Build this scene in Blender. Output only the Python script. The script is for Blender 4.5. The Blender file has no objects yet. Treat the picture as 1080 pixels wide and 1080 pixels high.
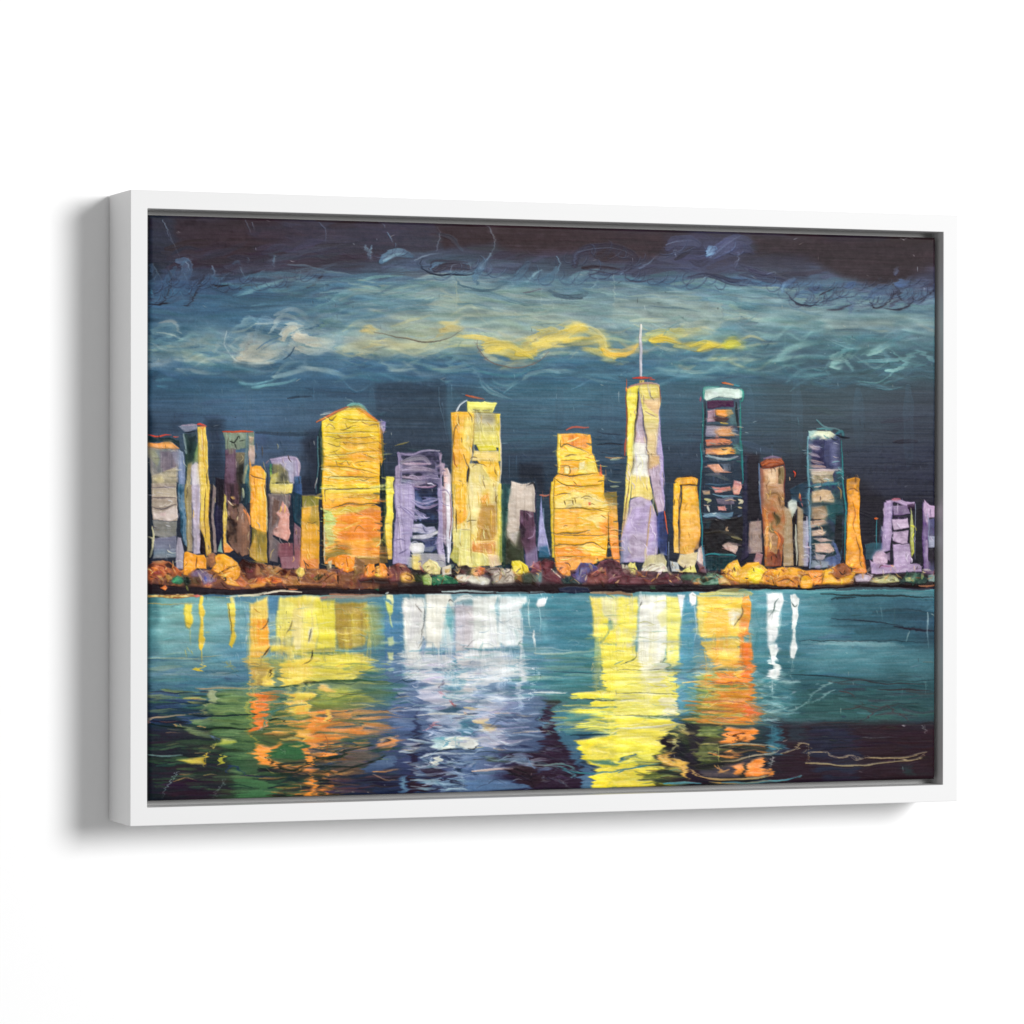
import math
import numpy as np

# ---------------------------------------------------------------- the painting
# A small procedural oil painter. It lays palette-knife patches and bristle
# strokes on a sheet of paint: PIG (pigment, sRGB 0..1) and REL (relief, mm).
PW, PH = 1536, 1024
# design coordinates of the sheet's corners (TL, TR, BR, BL)
CORN = [(157.58, 226.58), (986.98, 250.61), (986.28, 821.69), (157.11, 844.96)]
rng = np.random.default_rng(11)


def _homog(src, dst):
    A, b = [], []
    for (x, y), (u, v) in zip(src, dst):
        A.append([x, y, 1, 0, 0, 0, -u * x, -u * y]); b.append(u)
        A.append([0, 0, 0, x, y, 1, -v * x, -v * y]); b.append(v)
    h = np.linalg.solve(np.array(A, float), np.array(b, float))
    return np.append(h, 1).reshape(3, 3)


TEX = [(0, 0), (PW - 1, 0), (PW - 1, PH - 1), (0, PH - 1)]
HTD = _homog(TEX, CORN)
HDT = _homog(CORN, TEX)
uu, vv = np.meshgrid(np.arange(PW, dtype=np.float32), np.arange(PH, dtype=np.float32))
_w = HTD[2, 0] * uu + HTD[2, 1] * vv + 1
X0 = ((HTD[0, 0] * uu + HTD[0, 1] * vv + HTD[0, 2]) / _w).astype(np.float32)
Y0 = ((HTD[1, 0] * uu + HTD[1, 1] * vv + HTD[1, 2]) / _w).astype(np.float32)


def noise(sx, sy):
    n = rng.standard_normal((PH, PW)).astype(np.float32)
    F = np.fft.rfft2(n)
    fy = np.fft.fftfreq(PH)[:, None]; fx = np.fft.rfftfreq(PW)[None, :]
    F *= np.exp(-2 * (math.pi ** 2) * ((fx * sx) ** 2 + (fy * sy) ** 2))
    n = np.fft.irfft2(F, s=(PH, PW)).astype(np.float32)
    return n / n.std()


NH = 0.6 * noise(38, 1.0) + 0.5 * noise(70, 2.6)      # streaks along x
NV = 0.6 * noise(1.0, 30) + 0.5 * noise(2.6, 55)      # streaks along y
NI = 0.6 * noise(2.2, 2.2) + 0.5 * noise(6, 6)        # mottling
NB = noise(16, 16)
NHR = 0.6 * noise(7, 1.3) + 0.5 * noise(14, 3)        # short ragged streaks
NF = noise(.7, .7)
NS = .7 * noise(26, .7) + .5 * noise(12, 1.0)          # fine hog-hair streaks
WX = (noise(9, 9) * .38 + noise(1.5, 1.5) * .10).astype(np.float32)
WY = (noise(9, 9) * .38 + noise(1.5, 1.5) * .10).astype(np.float32)
X = X0 + WX
Y = Y0 + WY
STR = np.random.default_rng(5).standard_normal((64, 512)).astype(np.float32)
for _i in range(3):
    STR = (STR + np.roll(STR, 1, 0) + np.roll(STR, -1, 0)) / 2.0
STR /= STR.std()

THIN = []
PIG = np.zeros((PH, PW, 3), np.float32)
REL = np.zeros((PH, PW), np.float32)
_T = [0.0, 0.0, 1.0]


def T(x=0.0, y=0.0, s=1.0):
    _T[:] = [x, y, s]


def hexc(c):
    return np.array([int(c[i:i + 2], 16) / 255 for i in (0, 2, 4)], np.float32)


def cols(s):
    return np.array([hexc(c) for c in s.split()], np.float32)


def pts(s):
    a = np.array([[float(v) for v in q.split(',')] for q in s.split()], np.float32)
    return a / _T[2] + np.array(_T[:2], np.float32)


def slc(a, pad):
    x0, y0 = a.min(0) - pad; x1, y1 = a.max(0) + pad
    q = np.array([[x0, y0, 1], [x1, y0, 1], [x1, y1, 1], [x0, y1, 1]]) @ HDT.T
    q = q[:, :2] / q[:, 2:]
    u0, v0 = np.floor(q.min(0)).astype(int); u1, v1 = np.ceil(q.max(0)).astype(int) + 1
    u0, v0 = max(u0, 0), max(v0, 0); u1, v1 = min(u1, PW), min(v1, PH)
    if u1 <= u0 or v1 <= v0:
        return None
    return (slice(v0, v1), slice(u0, u1))


def seg_dist(x, y, a, closed):
    n = len(a)
    best = None; inside = np.zeros(x.shape, bool)
    for i in range(n if closed else n - 1):
        p, q = a[i], a[(i + 1) % n]
        d = q - p; L2 = float(d @ d) + 1e-9
        t = np.clip(((x - p[0]) * d[0] + (y - p[1]) * d[1]) / L2, 0, 1)
        dx = x - p[0] - t * d[0]; dy = y - p[1] - t * d[1]
        r = dx * dx + dy * dy
        if closed:
            best = r if best is None else np.minimum(best, r)
            if abs(d[1]) > 1e-9:
                c = ((p[1] > y) != (q[1] > y)) & (x < d[0] * (y - p[1]) / d[1] + p[0])
                inside ^= c
        else:
            sg = np.sign((y - p[1]) * d[0] - (x - p[0]) * d[1])
            if best is None:
                best = r; s = t.copy(); sgn = sg; idx = np.zeros(x.shape, np.float32)
            else:
                m = r < best
                best = np.where(m, r, best); s = np.where(m, t, s); sgn = np.where(m, sg, sgn); idx = np.where(m, i, idx)
    dist = np.sqrt(best)
    if closed:
        return np.where(inside, -dist, dist)
    return dist, sgn, idx, s


def ramp(c, t):
    t = np.clip(t, 0, 1) * (len(c) - 1)
    i = np.minimum(t.astype(int), len(c) - 2) if len(c) > 1 else np.zeros(t.shape, int)
    f = (t - i)[..., None]
    if len(c) == 1:
        return np.broadcast_to(c[0], t.shape + (3,))
    return c[i] * (1 - f) + c[i + 1] * f


PD = ['v']
RIMW = [0]


def P(c, q, g='v', d='', st=.05, h=.12, soft=1.1, a=1., mot=.03, wob=.10, rag=0., rim=.12):
    """palette-knife patch: polygon q, colours c ramped along g, streaks along d"""
    d = d or PD[0]
    c = cols(c); q = pts(q)
    if RIMW[0] and soft == 1.1 and np.ptp(q[:, 0]) > 11:
        soft = 2.6
    s = slc(q, 3 + rag * 3 + soft)
    if s is None:
        return
    x, y = X[s], Y[s]
    if rag:
        x = x + NHR[s] * rag if d == 'h' else x
        y = y + NV[s] * rag if d == 'v' else y
    sd = seg_dist(x, y, q, True)
    m = np.clip(.5 - sd / soft, 0, 1) * a
    ns = NV[s] if d == 'v' else (NH[s] if d == 'h' else NI[s])
    if RIMW[0]:
        ns = .6 * NV[s] + .35 * NH[s] if d == 'n' else ns
        mot = mot * .3
    lo, hi = q.min(0), q.max(0)
    if g == 'v':
        t = (y - lo[1]) / max(hi[1] - lo[1], 1)
    elif g == 'h':
        t = (x - lo[0]) / max(hi[0] - lo[0], 1)
    else:
        t = .5 + .33 * (ns * .7 + NI[s] * .5)
    if g in 'vh':
        t = t + wob * (NB[s] * .6 + ns * .5 + NI[s] * .3)
    col = ramp(c, t) * (1 + st * ns[..., None]) + mot * NI[s][..., None] * .5
    mm = m[..., None]
    PIG[s] = PIG[s] * (1 - mm) + np.clip(col, 0, 1) * mm
    if h:
        edge = np.exp(-((sd + 1.0) / 1.0) ** 2)
        hh = h * (.6 + .10 * ns + .10 * NI[s]) + rim * edge * (.5 + .6 * NI[s]) * min(h * 4, 1) * a * (.35 if PD[0] == 'n' and RIMW[0] else 1)
        REL[s] = REL[s] * (1 - .75 * m) + np.maximum(hh, 0) * m + REL[s].mean() * .3 * m


def smooth(a, k=5):
    if len(a) < 3:
        return a
    p = np.vstack([2 * a[0] - a[1], a, 2 * a[-1] - a[-2]])
    out = []
    for i in range(1, len(p) - 2):
        for t in np.arange(k) / k:
            out.append(.5 * ((2 * p[i]) + (p[i + 1] - p[i - 1]) * t + (2 * p[i - 1] - 5 * p[i] + 4 * p[i + 1] - p[i + 2]) * t * t
                             + (3 * p[i] - p[i - 1] - 3 * p[i + 1] + p[i + 2]) * t ** 3))
    out.append(p[-2])
    return np.array(out, np.float32)


def S(c, w, q, a=1., tp=.5, br=.45, h=.12, st=.07, raw=False, soft=.6):
    """bristle stroke of width w along q; colours c ramp along the stroke"""
    if not raw and w <= 2.7:
        THIN.append((c, w, q, a, tp, br, h, st, soft, tuple(_T)))
    if not raw:
        c = cols(c); q = smooth(pts(q))
    s = slc(q, w / 2 + 2)
    if s is None:
        return
    x, y = X[s], Y[s]
    d, sg, idx, t = seg_dist(x, y, q, False)
    L = np.concatenate([[0], np.cumsum(np.hypot(*(q[1:] - q[:-1]).T))]); tot = max(L[-1], 1e-3)
    ii = idx.astype(int)
    sl = L[ii] + t * (L[np.minimum(ii + 1, len(L) - 1)] - L[ii])
    u = sl / tot
    prof = 1 - tp * (np.abs(2 * u - 1) ** 2.2)
    lat = d * sg
    row = int(rng.integers(0, 64)); off = int(rng.integers(0, 400))
    r = ((sl / 14).astype(int) + row) % 64
    rf = sl / 14 % 1
    k = ((lat * 1.7) % 1); li = (np.floor(lat * 1.7).astype(int) + off) % 512
    b = (STR[r, li] * (1 - k) + STR[r, (li + 1) % 512] * k) * (1 - rf) + (STR[(r + 1) % 64, li] * (1 - k) + STR[(r + 1) % 64, (li + 1) % 512] * k) * rf
    m = np.clip(.5 - (d - w / 2 * prof) / soft, 0, 1)
    fade = np.clip(1 - br * np.clip(.5 + b * .6 + (u - .6) * 1.2, 0, 1.4), 0, 1)
    m = m * a * fade
    col = ramp(c, u + .06 * b) * (1 + st * b[..., None])
    mm = m[..., None]
    PIG[s] = PIG[s] * (1 - mm) + np.clip(col, 0, 1) * mm
    if h:
        e = np.exp(-((d - w / 2 * prof + .8) / .8) ** 2)
        REL[s] = REL[s] * (1 - .5 * m) + np.maximum(h * (.55 + .35 * b) + h * .6 * e, 0) * m


def L(c, q, w=.9, a=.9, h=.1, tp=.7):
    S(c, w, q, a=a, tp=tp, br=.25, h=h, st=.1)


def R(c, q, w=1.0, h=.14, a=.42):
    """broken ridge of paint: a dotted light thread"""
    S(c, w, q, a=a, tp=.3, br=.9, h=h, st=.2)


def CURLS(q, n, r, dark='2a2c42', light='6c92b0', a=.30):
    """a chain of loops pushed into the wet paint with the brush handle"""
    p = smooth(pts(q), 8)
    for i in range(n):
        c0 = p[int((i + rng.uniform(-.3, .3)) / n * (len(p) - 1)) % len(p)] + rng.normal(0, 1.6, 2)
        rx = r * rng.uniform(.7, 1.5); ry = r * rng.uniform(.45, .9); a0 = rng.uniform(-.6, .8); sp = rng.uniform(2.2, 4.4); tl = rng.uniform(-.7, -.1)
        t = a0 + sp * np.linspace(0, 1, 10)
        ex, ey = rx * np.cos(t) * np.linspace(1, .8, 10), ry * np.sin(t)
        path = np.stack([c0[0] + ex * math.cos(tl) - ey * math.sin(tl), c0[1] + ex * math.sin(tl) + ey * math.cos(tl)], -1).astype(np.float32)
        S(cols('44587a 3c4c6a'), 3.2, path, a=a * .45, tp=.5, br=.5, h=.1, raw=True)
        S(cols(dark), rng.uniform(.9, 1.5), path, a=a, tp=.6, br=.3, h=.05, raw=True)
        k = int(rng.integers(0, 5))
        S(cols(light), rng.uniform(.7, 1.1), path[k:k + 5] + np.array([-.9, -.9], np.float32), a=a * .9, tp=.6, br=.6, h=.28, raw=True)


def AGAIN(k=.8):
    """the thin threads are laid once more over the blended paint"""
    todo = list(THIN); THIN.clear(); t0 = list(_T)
    for c, w, q, a, tp, br, h, st, soft, t in todo:
        _T[:] = t
        S(c, w * .8, q, a=a * (k if max(int(c[0:2], 16), int(c[2:4], 16)) > 110 else k * .5), tp=tp, br=br, h=h, st=st, soft=soft)
    THIN.clear(); _T[:] = t0


def MELT(base, x0, y0, x1, y1, r, mix, thr=.05, keep=.9):
    """blend the wet patches that lie on top of an older layer, leaving their outline crisp"""
    M = (np.abs(PIG - base).max(-1) > thr).astype(np.float32)
    M = box(box(M, 2, 0), 2, 1)
    core = np.clip((M - keep) / (1.001 - keep), 0, 1)
    W = core + .001
    B = PIG * W[..., None]
    for ax in (0, 1, 0, 1):
        B = box(B, r, ax); W = box(W, r, ax)
    B = B / np.maximum(W, 1e-4)[..., None]
    m = core * mix * np.clip(.6 + .4 * NB + .3 * NI, 0, 1) * ((X > x0) & (X < x1) & (Y > y0) & (Y < y1))
    PIG[:] = PIG * (1 - m[..., None]) + B * m[..., None]


def FIELD(q, n, ln, wd, ang=0., aj=.12, cj=.05, a=.55, pal=None, pa=0., h=.06, br=.6, curve=.12, tp=.6, minlum=0.):
    """many strokes that pick up the colour they start on"""
    q = pts(q); lo, hi = q.min(0), q.max(0)
    pc = cols(pal) if pal else None
    k = 0; tries = 0
    while k < n and tries < n * 12:
        tries += 1
        p = lo + rng.random(2) * (hi - lo)
        if float(seg_dist(np.array([[p[0]]]), np.array([[p[1]]]), q, True)[0, 0]) > 0:
            continue
        k += 1
        t = HDT @ np.array([p[0], p[1], 1]); t = t / t[2]
        uI, vI = int(np.clip(t[0], 0, PW - 1)), int(np.clip(t[1], 0, PH - 1))
        c = PIG[vI, uI].copy()
        if c.mean() < minlum:
            continue
        if pc is not None and rng.random() < pa:
            c = pc[rng.integers(len(pc))]
        c = np.clip(c * (1 + cj * rng.standard_normal()) + cj * .25 * rng.standard_normal(3), 0, 1)
        an = ang + aj * rng.standard_normal(); l = ln * (.5 + rng.random()); cu = curve * l * rng.standard_normal() * .5
        dx, dy = math.cos(an), math.sin(an)
        path = np.array([[p[0] - dx * l / 2, p[1] - dy * l / 2], [p[0] - dy * cu, p[1] + dx * cu], [p[0] + dx * l / 2, p[1] + dy * l / 2]], np.float32)
        S(c[None].astype(np.float32), wd * (.5 + rng.random()), smooth(path, 4), a=a * (.6 + .6 * rng.random()), tp=tp, br=br, h=h, raw=True)


def GRID(xs, rows, blur=9, y0=-9, y1=9999, m=None):
    """broad under-painting: colours given on a loose grid"""
    ys = [r[0] for r in rows]
    G = np.array([cols(r[1]) for r in rows])
    xs = np.array(xs, np.float32); ys = np.array(ys, np.float32)
    xx = X0 + WX * 3 + NB * 6; yy = Y0 + NH * 1.4 + NB * 2.0 + WY * 2
    fx = np.interp(xx, xs, np.arange(len(xs))); fy = np.interp(yy, ys, np.arange(len(ys)))
    i = np.minimum(fx.astype(int), len(xs) - 2); j = np.minimum(fy.astype(int), len(ys) - 2)
    a = (fx - i)[..., None]; b = (fy - j)[..., None]
    a = a * a * (3 - 2 * a)
    C = (G[j, i] * (1 - a) + G[j, i + 1] * a) * (1 - b) + (G[j + 1, i] * (1 - a) + G[j + 1, i + 1] * a) * b
    C = C * (1 + .035 * NH[..., None])
    k = (Y >= y0) & (Y <= y1)
    PIG[k] = C[k]
    REL[k] = np.maximum(.05 + .02 * NH[k] + .008 * NI[k], 0)


def box(a, n, ax):
    """running mean over 2n+1 samples"""
    w = [(0, 0)] * a.ndim; w[ax] = (n + 1, n)
    c = np.cumsum(np.pad(a, w, mode='edge'), axis=ax, dtype=np.float64)
    m = c.shape[ax]
    hi = np.take(c, np.arange(2 * n + 1, m), axis=ax); lo = np.take(c, np.arange(0, m - 2 * n - 1), axis=ax)
    return ((hi - lo) / (2 * n + 1)).astype(np.float32)


def SMEAR(x0, y0, x1, y1, ax, blur, amp, mix, feather=8, nz=None, ra=None):
    """drag the wet paint: streaky displacement along one axis, then a short pull of the knife"""
    if blur:
        B = box(box(PIG, blur, ax), max(blur // 2, 1), ax)
    else:
        B = PIG
    nz = (NH if ax == 1 else NV) if nz is None else nz
    sh = nz * amp
    ui = uu + (sh if ax == 1 else 0); vi = vv + (sh if ax == 0 else 0)
    ui = np.clip(ui, 0, PW - 1.01); vi = np.clip(vi, 0, PH - 1.01)
    a = ui.astype(np.int32); b = vi.astype(np.int32); fa = (ui - a)[..., None]; fb = (vi - b)[..., None]

    def samp(I):
        return (I[b, a] * (1 - fa) + I[b, a + 1] * fa) * (1 - fb) + (I[b + 1, a] * (1 - fa) + I[b + 1, a + 1] * fa) * fb
    D = samp(PIG); E = samp(B) if blur else D
    e = np.minimum(np.minimum(X - x0, x1 - X), np.minimum(Y - y0, y1 - Y))
    m = np.clip(e / feather, 0, 1)
    k = mix * np.clip(.55 + .45 * NB + .25 * NI, 0, 1)
    out = D * (1 - k[..., None]) + E * k[..., None]
    PIG[:] = PIG * (1 - m[..., None]) + out * m[..., None]
    rl = .75 if ra is None else ra
    REL[:] = REL * (1 - m * (1 - rl))


def paint_sky():
    GRID([156, 170, 260, 360, 460, 560, 660, 760, 860, 980], [
        (232, '262c3c 36384a 3e3038 3e3c50 42323c 432a31 3f2d34 342c3c 3c2a30 3a2a32'),
        (255, '262e42 363c50 43303a 413c4e 3f394a 432c36 3d2e40 403e55 3b2c36 3a2a34'),
        (276, '283244 363a50 3e3340 3e3a4e 45586f 3b4559 3e3c53 3c4058 3e3b4e 3c2c36'),
        (300, '32485e 43597a 435a76 44627c 708c96 58788a 4c6c80 50708a 526e86 4a526c'),
        (320, '36546e 486a86 42647e 54768a 829a9c 88a09e 7c969c 74929a 708e98 688696'),
        (340, '36546c 48687e 4a6e86 6c8c98 9caea6 9aaea6 869ea0 8aa2a0 7c969a 6e8892'),
        (360, '46667c 6c8c98 7a98a0 a0b2ac aebca6 a8b8a0 6e9098 729698 5a808a 5c7e86'),
        (376, '3c5c74 527892 6e8c96 5e8090 4e7488 50748a 4e7486 5c8290 486874 44626e'),
        (392, '324f68 42647a 44667e 446680 426480 4c7486 46708a 46707c 446472 425c68'),
        (412, '2c4660 3e5e76 42647c 3e5c74 3c5468 3f6678 42687a 425f6e 445862 424e5a'),
        (440, '2a4058 3b536c 446480 425c74 3a4e60 3e6074 3c5e74 3c5668 425460 3c4656'),
        (480, '2a3c50 384c64 3f5874 38485e 343f50 385266 364e62 36485c 3a4652 343a4c'),
        (530, '283648 343e54 343c52 2c3548 2e3848 304a5e 304458 30344a 322f40 322f42'),
        (610, '26303e 2e3448 2e3246 2a303e 2c3442 2e3e4e 2e3848 2e3042 302c3a 302d3e')], y1=626)
    T()
    # long dragged strokes of the sky
    FIELD('157,228 990,250 990,262 157,240', 90, 60, 7, 0, cj=.10, a=.5, pal='432a30 3c3a52 362c3a 4a3440 45445e', pa=.35, h=.07)
    FIELD('157,238 990,262 990,298 157,282', 200, 58, 7, -.05, cj=.08, a=.5, pal='432c34 40405a 3a3044', pa=.12, h=.08)
    FIELD('157,300 990,300 990,345 157,335', 330, 80, 5, .02, cj=.06, a=.5, h=.08)
    FIELD('157,335 990,345 990,400 157,395', 300, 60, 5, .0, cj=.07, a=.5, h=.08, curve=.3)
    FIELD('157,395 990,400 990,560 157,560', 420, 46, 4.5, .0, cj=.05, a=.45, h=.06, curve=.05)
    # broad blocks
    P('3e2a33 43303a 3e2c36', '180,229 262,232 266,262 230,281 196,279', g='n', d='h', a=.75, soft=9, h=.05, rag=2)
    P('3e404f 33364a', '158,230 182,229 190,276 170,282 158,272', g='n', d='h', a=.7, soft=8, h=.05)
    P('3e3e56 43374a', '262,234 458,240 458,262 410,268 330,258 266,250', g='n', d='h', a=.6, soft=9, h=.05, rag=2)
    P('432a31 3c2a34', '461,237 520,239 520,256 468,262', d='h', g='n', a=.85, soft=5, h=.05)
    P('432a30 40282e 43303a', '516,239 612,242 640,252 622,266 560,268 526,262', g='n', d='h', a=.8, soft=8, h=.05)
    P('3c2a33 40282e', '604,244 700,246 702,262 690,272 640,276 610,260', g='n', d='h', a=.8, soft=8, h=.05)
    P('3f4060 44486a 3a3a54', '702,262 720,254 790,250 794,268 770,286 716,288', g='n', d='h', a=.6, soft=9, h=.05)
    P('3b2a30 3e2a32', '794,250 868,252 986,254 986,268 960,292 930,302 890,292 850,270 798,268', g='n', d='h', a=.8, soft=10, h=.05)
    P('3e3e54 3c3848', '780,268 852,274 850,296 830,300 782,284', g='n', d='h', a=.6, soft=8, h=.05)
    P('3a2a31', '862,262 980,262 978,288 930,302 900,292 868,282', d='h', a=.5, soft=8, h=.04)
    # dark upper band overlapping blue below
    T(150, 220, 4.32)
    FIELD('100,170 1050,150 1050,200 760,270 620,330 300,260 120,260', 70, 45, 7, -.14, pal='43303a 3c3042 474a62 383a50 4a3a48', pa=.8, a=.6, h=.1)
    S('48607e 384c68 3a3a50', 8, '40,260 70,340 40,430', a=.7)
    S('3c5874 4c7490', 7, '150,270 110,330 130,400 90,420', a=.6)
    S('506a88 4a6484', 12, '160,240 200,250 190,310 150,300', a=.7)
    L('2a2836', '35,438 90,436 118,380 130,320', 2.0); L('2a2836', '90,436 130,428', 1.8)
    L('2e2834', '195,440 215,436 250,370 285,305', 2.2); L('2f2a36', '315,345 350,353 395,346', 2.0)
    L('2c2632', '440,372 470,350 510,348', 1.8); L('332a34', '595,365 650,368 680,330 715,300', 2.8)
    L('332a36', '750,365 775,352 810,320 838,285', 2.8); L('2c2a38', '510,340 540,376', 1.4)
    R('a8c4d8', '92,52 130,130 170,228', 1.1); R('b8d4e4', '196,242 212,275 205,300'); R('98bcd0', '190,300 205,345', 1)
    R('6c94b0', '130,390 160,350 190,300', 1.3); R('88b0c8', '170,380 190,420', 1.2); R('7ca4c0', '210,380 230,350 260,330', 1.1)
    R('8cb4cc', '315,265 325,295 310,320', 2.0); R('70b4c8', '40,370 48,400 66,424', 1.6); R('8cb8cc', '60,275 72,300')
    R('84aac4', '350,330 385,300 400,290', 1.4); R('80a8c0', '445,270 460,300 485,335', 1.5); R('80a8c0', '520,320 540,290 560,280', 1.4)
    R('8cbcd0', '604,218 600,262', 2.6); R('84a8c0', '485,225 487,250', 2); R('88b0c4', '500,60 512,108'); R('7094b0', '470,52 500,120')
    R('6c8ca8', '805,62 838,110 828,178'); R('94c0d0', '1008,172 1030,200 1028,240', 1.6); R('84b4cc', '1040,170 1044,240', 2)
    R('9cc0d0', '718,285 712,320', 1.4); R('8cb4c4', '830,340 830,400 850,470 900,545', 1.1); R('84a8bc', '560,330 568,350 545,360', 1.3)
    FIELD('40,250 280,240 780,270 700,360 440,370 200,430 40,440', 50, 13, 3.4, -.6, aj=.4, pal='3c4a64 4a6c88 343448', pa=.5, a=.45, h=.16, curve=.4)
    FIELD('440,300 1080,240 1080,420 560,480', 60, 60, 4.5, -.06, pal='587c90 4a7088 6c929e 80a4a8', pa=.5, a=.5)
    FIELD('840,360 1080,330 1080,440 860,470', 16, 60, 5, -.2, pal='6c929c 84a8ac 5c8494', pa=.8, a=.6)
    # left clouds
    FIELD('30,600 400,580 400,700 30,720', 50, 42, 6, .04, pal='5a8092 7c9ca6 98aea8 4c7088 8ca8a6', pa=.8, a=.6, curve=.4)
    S('6a8e9c a0b0a4 aab8a8 7898a0', 8, '80,650 170,660 280,690 400,680', a=.8)
    S('4c6c84 5a7c90', 5, '40,730 150,742 320,722', a=.7); S('90a8a4', 5, '150,660 210,650 330,640', a=.6)
    S('547a90 6c92a0 587e94', 6, '30,620 90,600 150,615 220,600', a=.7); S('3e607a', 4, '40,580 120,600 180,580', a=.6)
    S('5a7e94 84a4b0 6c90a4', 9, '380,620 420,560 480,520 560,520 640,550', a=.8)
    S('44647e 4c7088', 7, '430,560 480,545 560,560 620,570', a=.8); S('3c5a74', 5, '470,590 520,575 580,590', a=.8)
    S('a8b4b0 94a8ac', 14, '450,640 500,590 560,600 570,640', a=.8); S('d8d2bc c8c8b8 90a8b0', 12, '440,680 520,640 600,640 700,600', a=.85)
    S('e4dcc4 d8d4c0 a8b8b4', 13, '430,690 500,700 600,675 680,650', a=.65); S('f0e8d0 e4e0cc', 15, '640,590 660,556 700,556 720,590 680,630', a=.6, h=.2)
    S('f4ead4 dcdcc8 a4bab8', 11, '690,580 760,600 840,620 880,650', a=.85); S('d4d4c4 b8c4bc', 8, '700,630 760,650 830,650', a=.8)
    S('98b0b8 c8ccbe', 4, '640,680 660,660 720,610', a=.8); S('b8c8c8', 2.2, '385,560 372,620 400,668', a=.6, h=.2)
    S('8ca8b0', 2, '400,570 440,530 500,490', a=.5); L('50708a', '520,640 560,610 640,580', 1.6); L('54728a', '530,650 580,620 640,598', 1.4)
    L('3c5c76', '640,690 670,670 700,630', 1.8); L('486a84', '720,560 760,545 830,515', 1.6); S('c8d8d8', 2.2, '640,590 630,560 660,540', h=.3)
    S('80a0ac 9cb4b8 6c90a0', 5, '740,560 830,560 880,600', a=.6); L('3f5f78', '690,565 720,548 745,548', 1.5)
    S('dce4da', 2.5, '400,668 450,705 520,705 620,685', a=.8, h=.3)
    P('4c7088 466a82', '590,680 700,660 840,660 880,780 560,780', d='h', a=.55, soft=8, h=.05)
    S('88a8b0 b0c4c4', 6, '600,770 680,750 740,730 790,730', a=.8); S('b4c8c8 6c90a0', 5, '740,730 840,740 950,770', a=.8); S('54788e', 5, '600,720 700,700 740,690', a=.7)
    S('3c6078 406480', 7, '440,700 520,720 620,710', a=.7); S('70949f', 3, '400,700 460,730 560,745', a=.6); L('38566e', '640,750 690,720 700,690', 1.4)
    # centre light band
    S('7898a4 8cacb0 688c9c', 10, '880,640 920,560 1000,500 1080,485', a=.75); S('b8c4ac ccd0b0', 12, '900,640 1000,630 1080,610', a=.8)
    S('d8cf9c e0d090', 6, '1000,550 1040,545 1080,560', a=.9, h=.3); S('c8ccb0', 9, '920,650 1000,600 1080,560', a=.7)
    P('4e7286 46687e', '950,740 1080,690 1080,780 940,780', d='h', a=.7, soft=5)
    T(380, 220, 4.32)
    S('c8cca8 d4d2ac', 20, '0,620 120,640 260,640 400,610', a=.6); S('b4c0a8 c4c8aa', 22, '160,560 300,560 420,560', a=.55)
    FIELD('100,330 520,340 900,400 900,560 560,560 200,520', 120, 70, 5, .07, pal='8ca4a2 a8b6a8 7c989e b8c0aa 6e8e96 94aaa4', pa=.75, a=.55)
    FIELD('0,340 300,330 280,480 0,500', 50, 60, 4.5, -.12, pal='5a8094 6c909c 4c7288 88a4a6', pa=.75, a=.55)
    S('64868e 5c7c88', 3.5, '440,430 540,440 640,470', a=.85); S('587a88 60828c', 4, '480,375 600,390 720,430 820,440', a=.7); S('5e8090', 3, '470,495 600,500 760,490', a=.6)
    S('e0c87c dac888', 8, '360,580 400,550 470,550', a=.9, h=.3); S('e8d488', 5, '355,520 420,525 440,510', a=.8); S('c4b884', 3.5, '200,590 300,600 370,600', a=.7)
    S('d8c080 e0cc84', 8, '10,555 40,545 70,565', a=.9, h=.25); S('d8cc94', 7, '30,630 90,610 200,630 300,620', a=.6)
    L('6c6458', '65,560 150,580 300,608 400,595 465,552', 1.5, .95); L('6a7470', '60,655 100,632 140,618', 1.2); R('dcd48c', '440,330 440,480', .8)
    S('dcc46c d8c47c', 6, '450,580 560,590 640,610 720,640', a=.9, h=.25); S('e8d47c ecd46c', 10, '560,630 620,620 690,625 730,640', a=.95, h=.3)
    S('f0dc84 e8cc60 e0c050', 13, '570,650 640,640 720,665 780,660 800,640', a=.85, h=.3); S('c8ccaa', 9, '570,660 620,700 700,715 760,690', a=.8)
    S('98aea4 b8c4ac', 6, '600,690 680,720 780,700 860,650', a=.7); L('7a6e68', '530,600 535,640 600,700 690,722 760,718 820,690 860,650', 1.5, .9)
    S('e8d478 dcc870', 13, '740,640 800,600 860,560 900,560', a=.9, h=.3); S('ecd67c e4cf78', 15, '830,610 900,595 960,570 1020,540', a=.95, h=.3); S('f0da80', 10, '940,545 990,535 1030,550', a=.9, h=.3)
    S('ecd478 f0d878', 10, '800,620 900,612 1000,605 1080,600', a=.9, h=.25); L('98906c', '720,635 800,600 860,570', 1.1); L('8a8468', '870,625 960,615 1060,608', 1)
    S('84a49c', 6, '960,590 1010,580 1060,575', a=.6); S('d8cc84', 8, '1020,640 1050,650 1080,655', a=.85)
    P('4a7088 3e627c', '0,680 180,670 420,690 540,680 620,730 740,740 860,700 1080,660 1080,790 0,790', d='h', a=.65, soft=9, h=.05, rag=1)
    FIELD('0,690 540,690 860,710 1080,670 1080,780 0,780', 50, 55, 4, .05, pal='4c7690 3c607a 608898 54808f', pa=.6, a=.6)
    S('8cacb0 a8c0c0 7a9ca6', 4, '130,725 180,740 250,732', a=.8); S('b0c4c4', 2.6, '140,742 200,738 260,728', a=.7)
    S('6c929c 84a4a8', 4, '200,670 260,700 380,740 480,735 520,720', a=.75); S('7498a0', 4, '400,700 440,680 540,680', a=.7); S('7c9ca4 64889a', 4, '510,730 540,760 560,790', a=.7)
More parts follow.
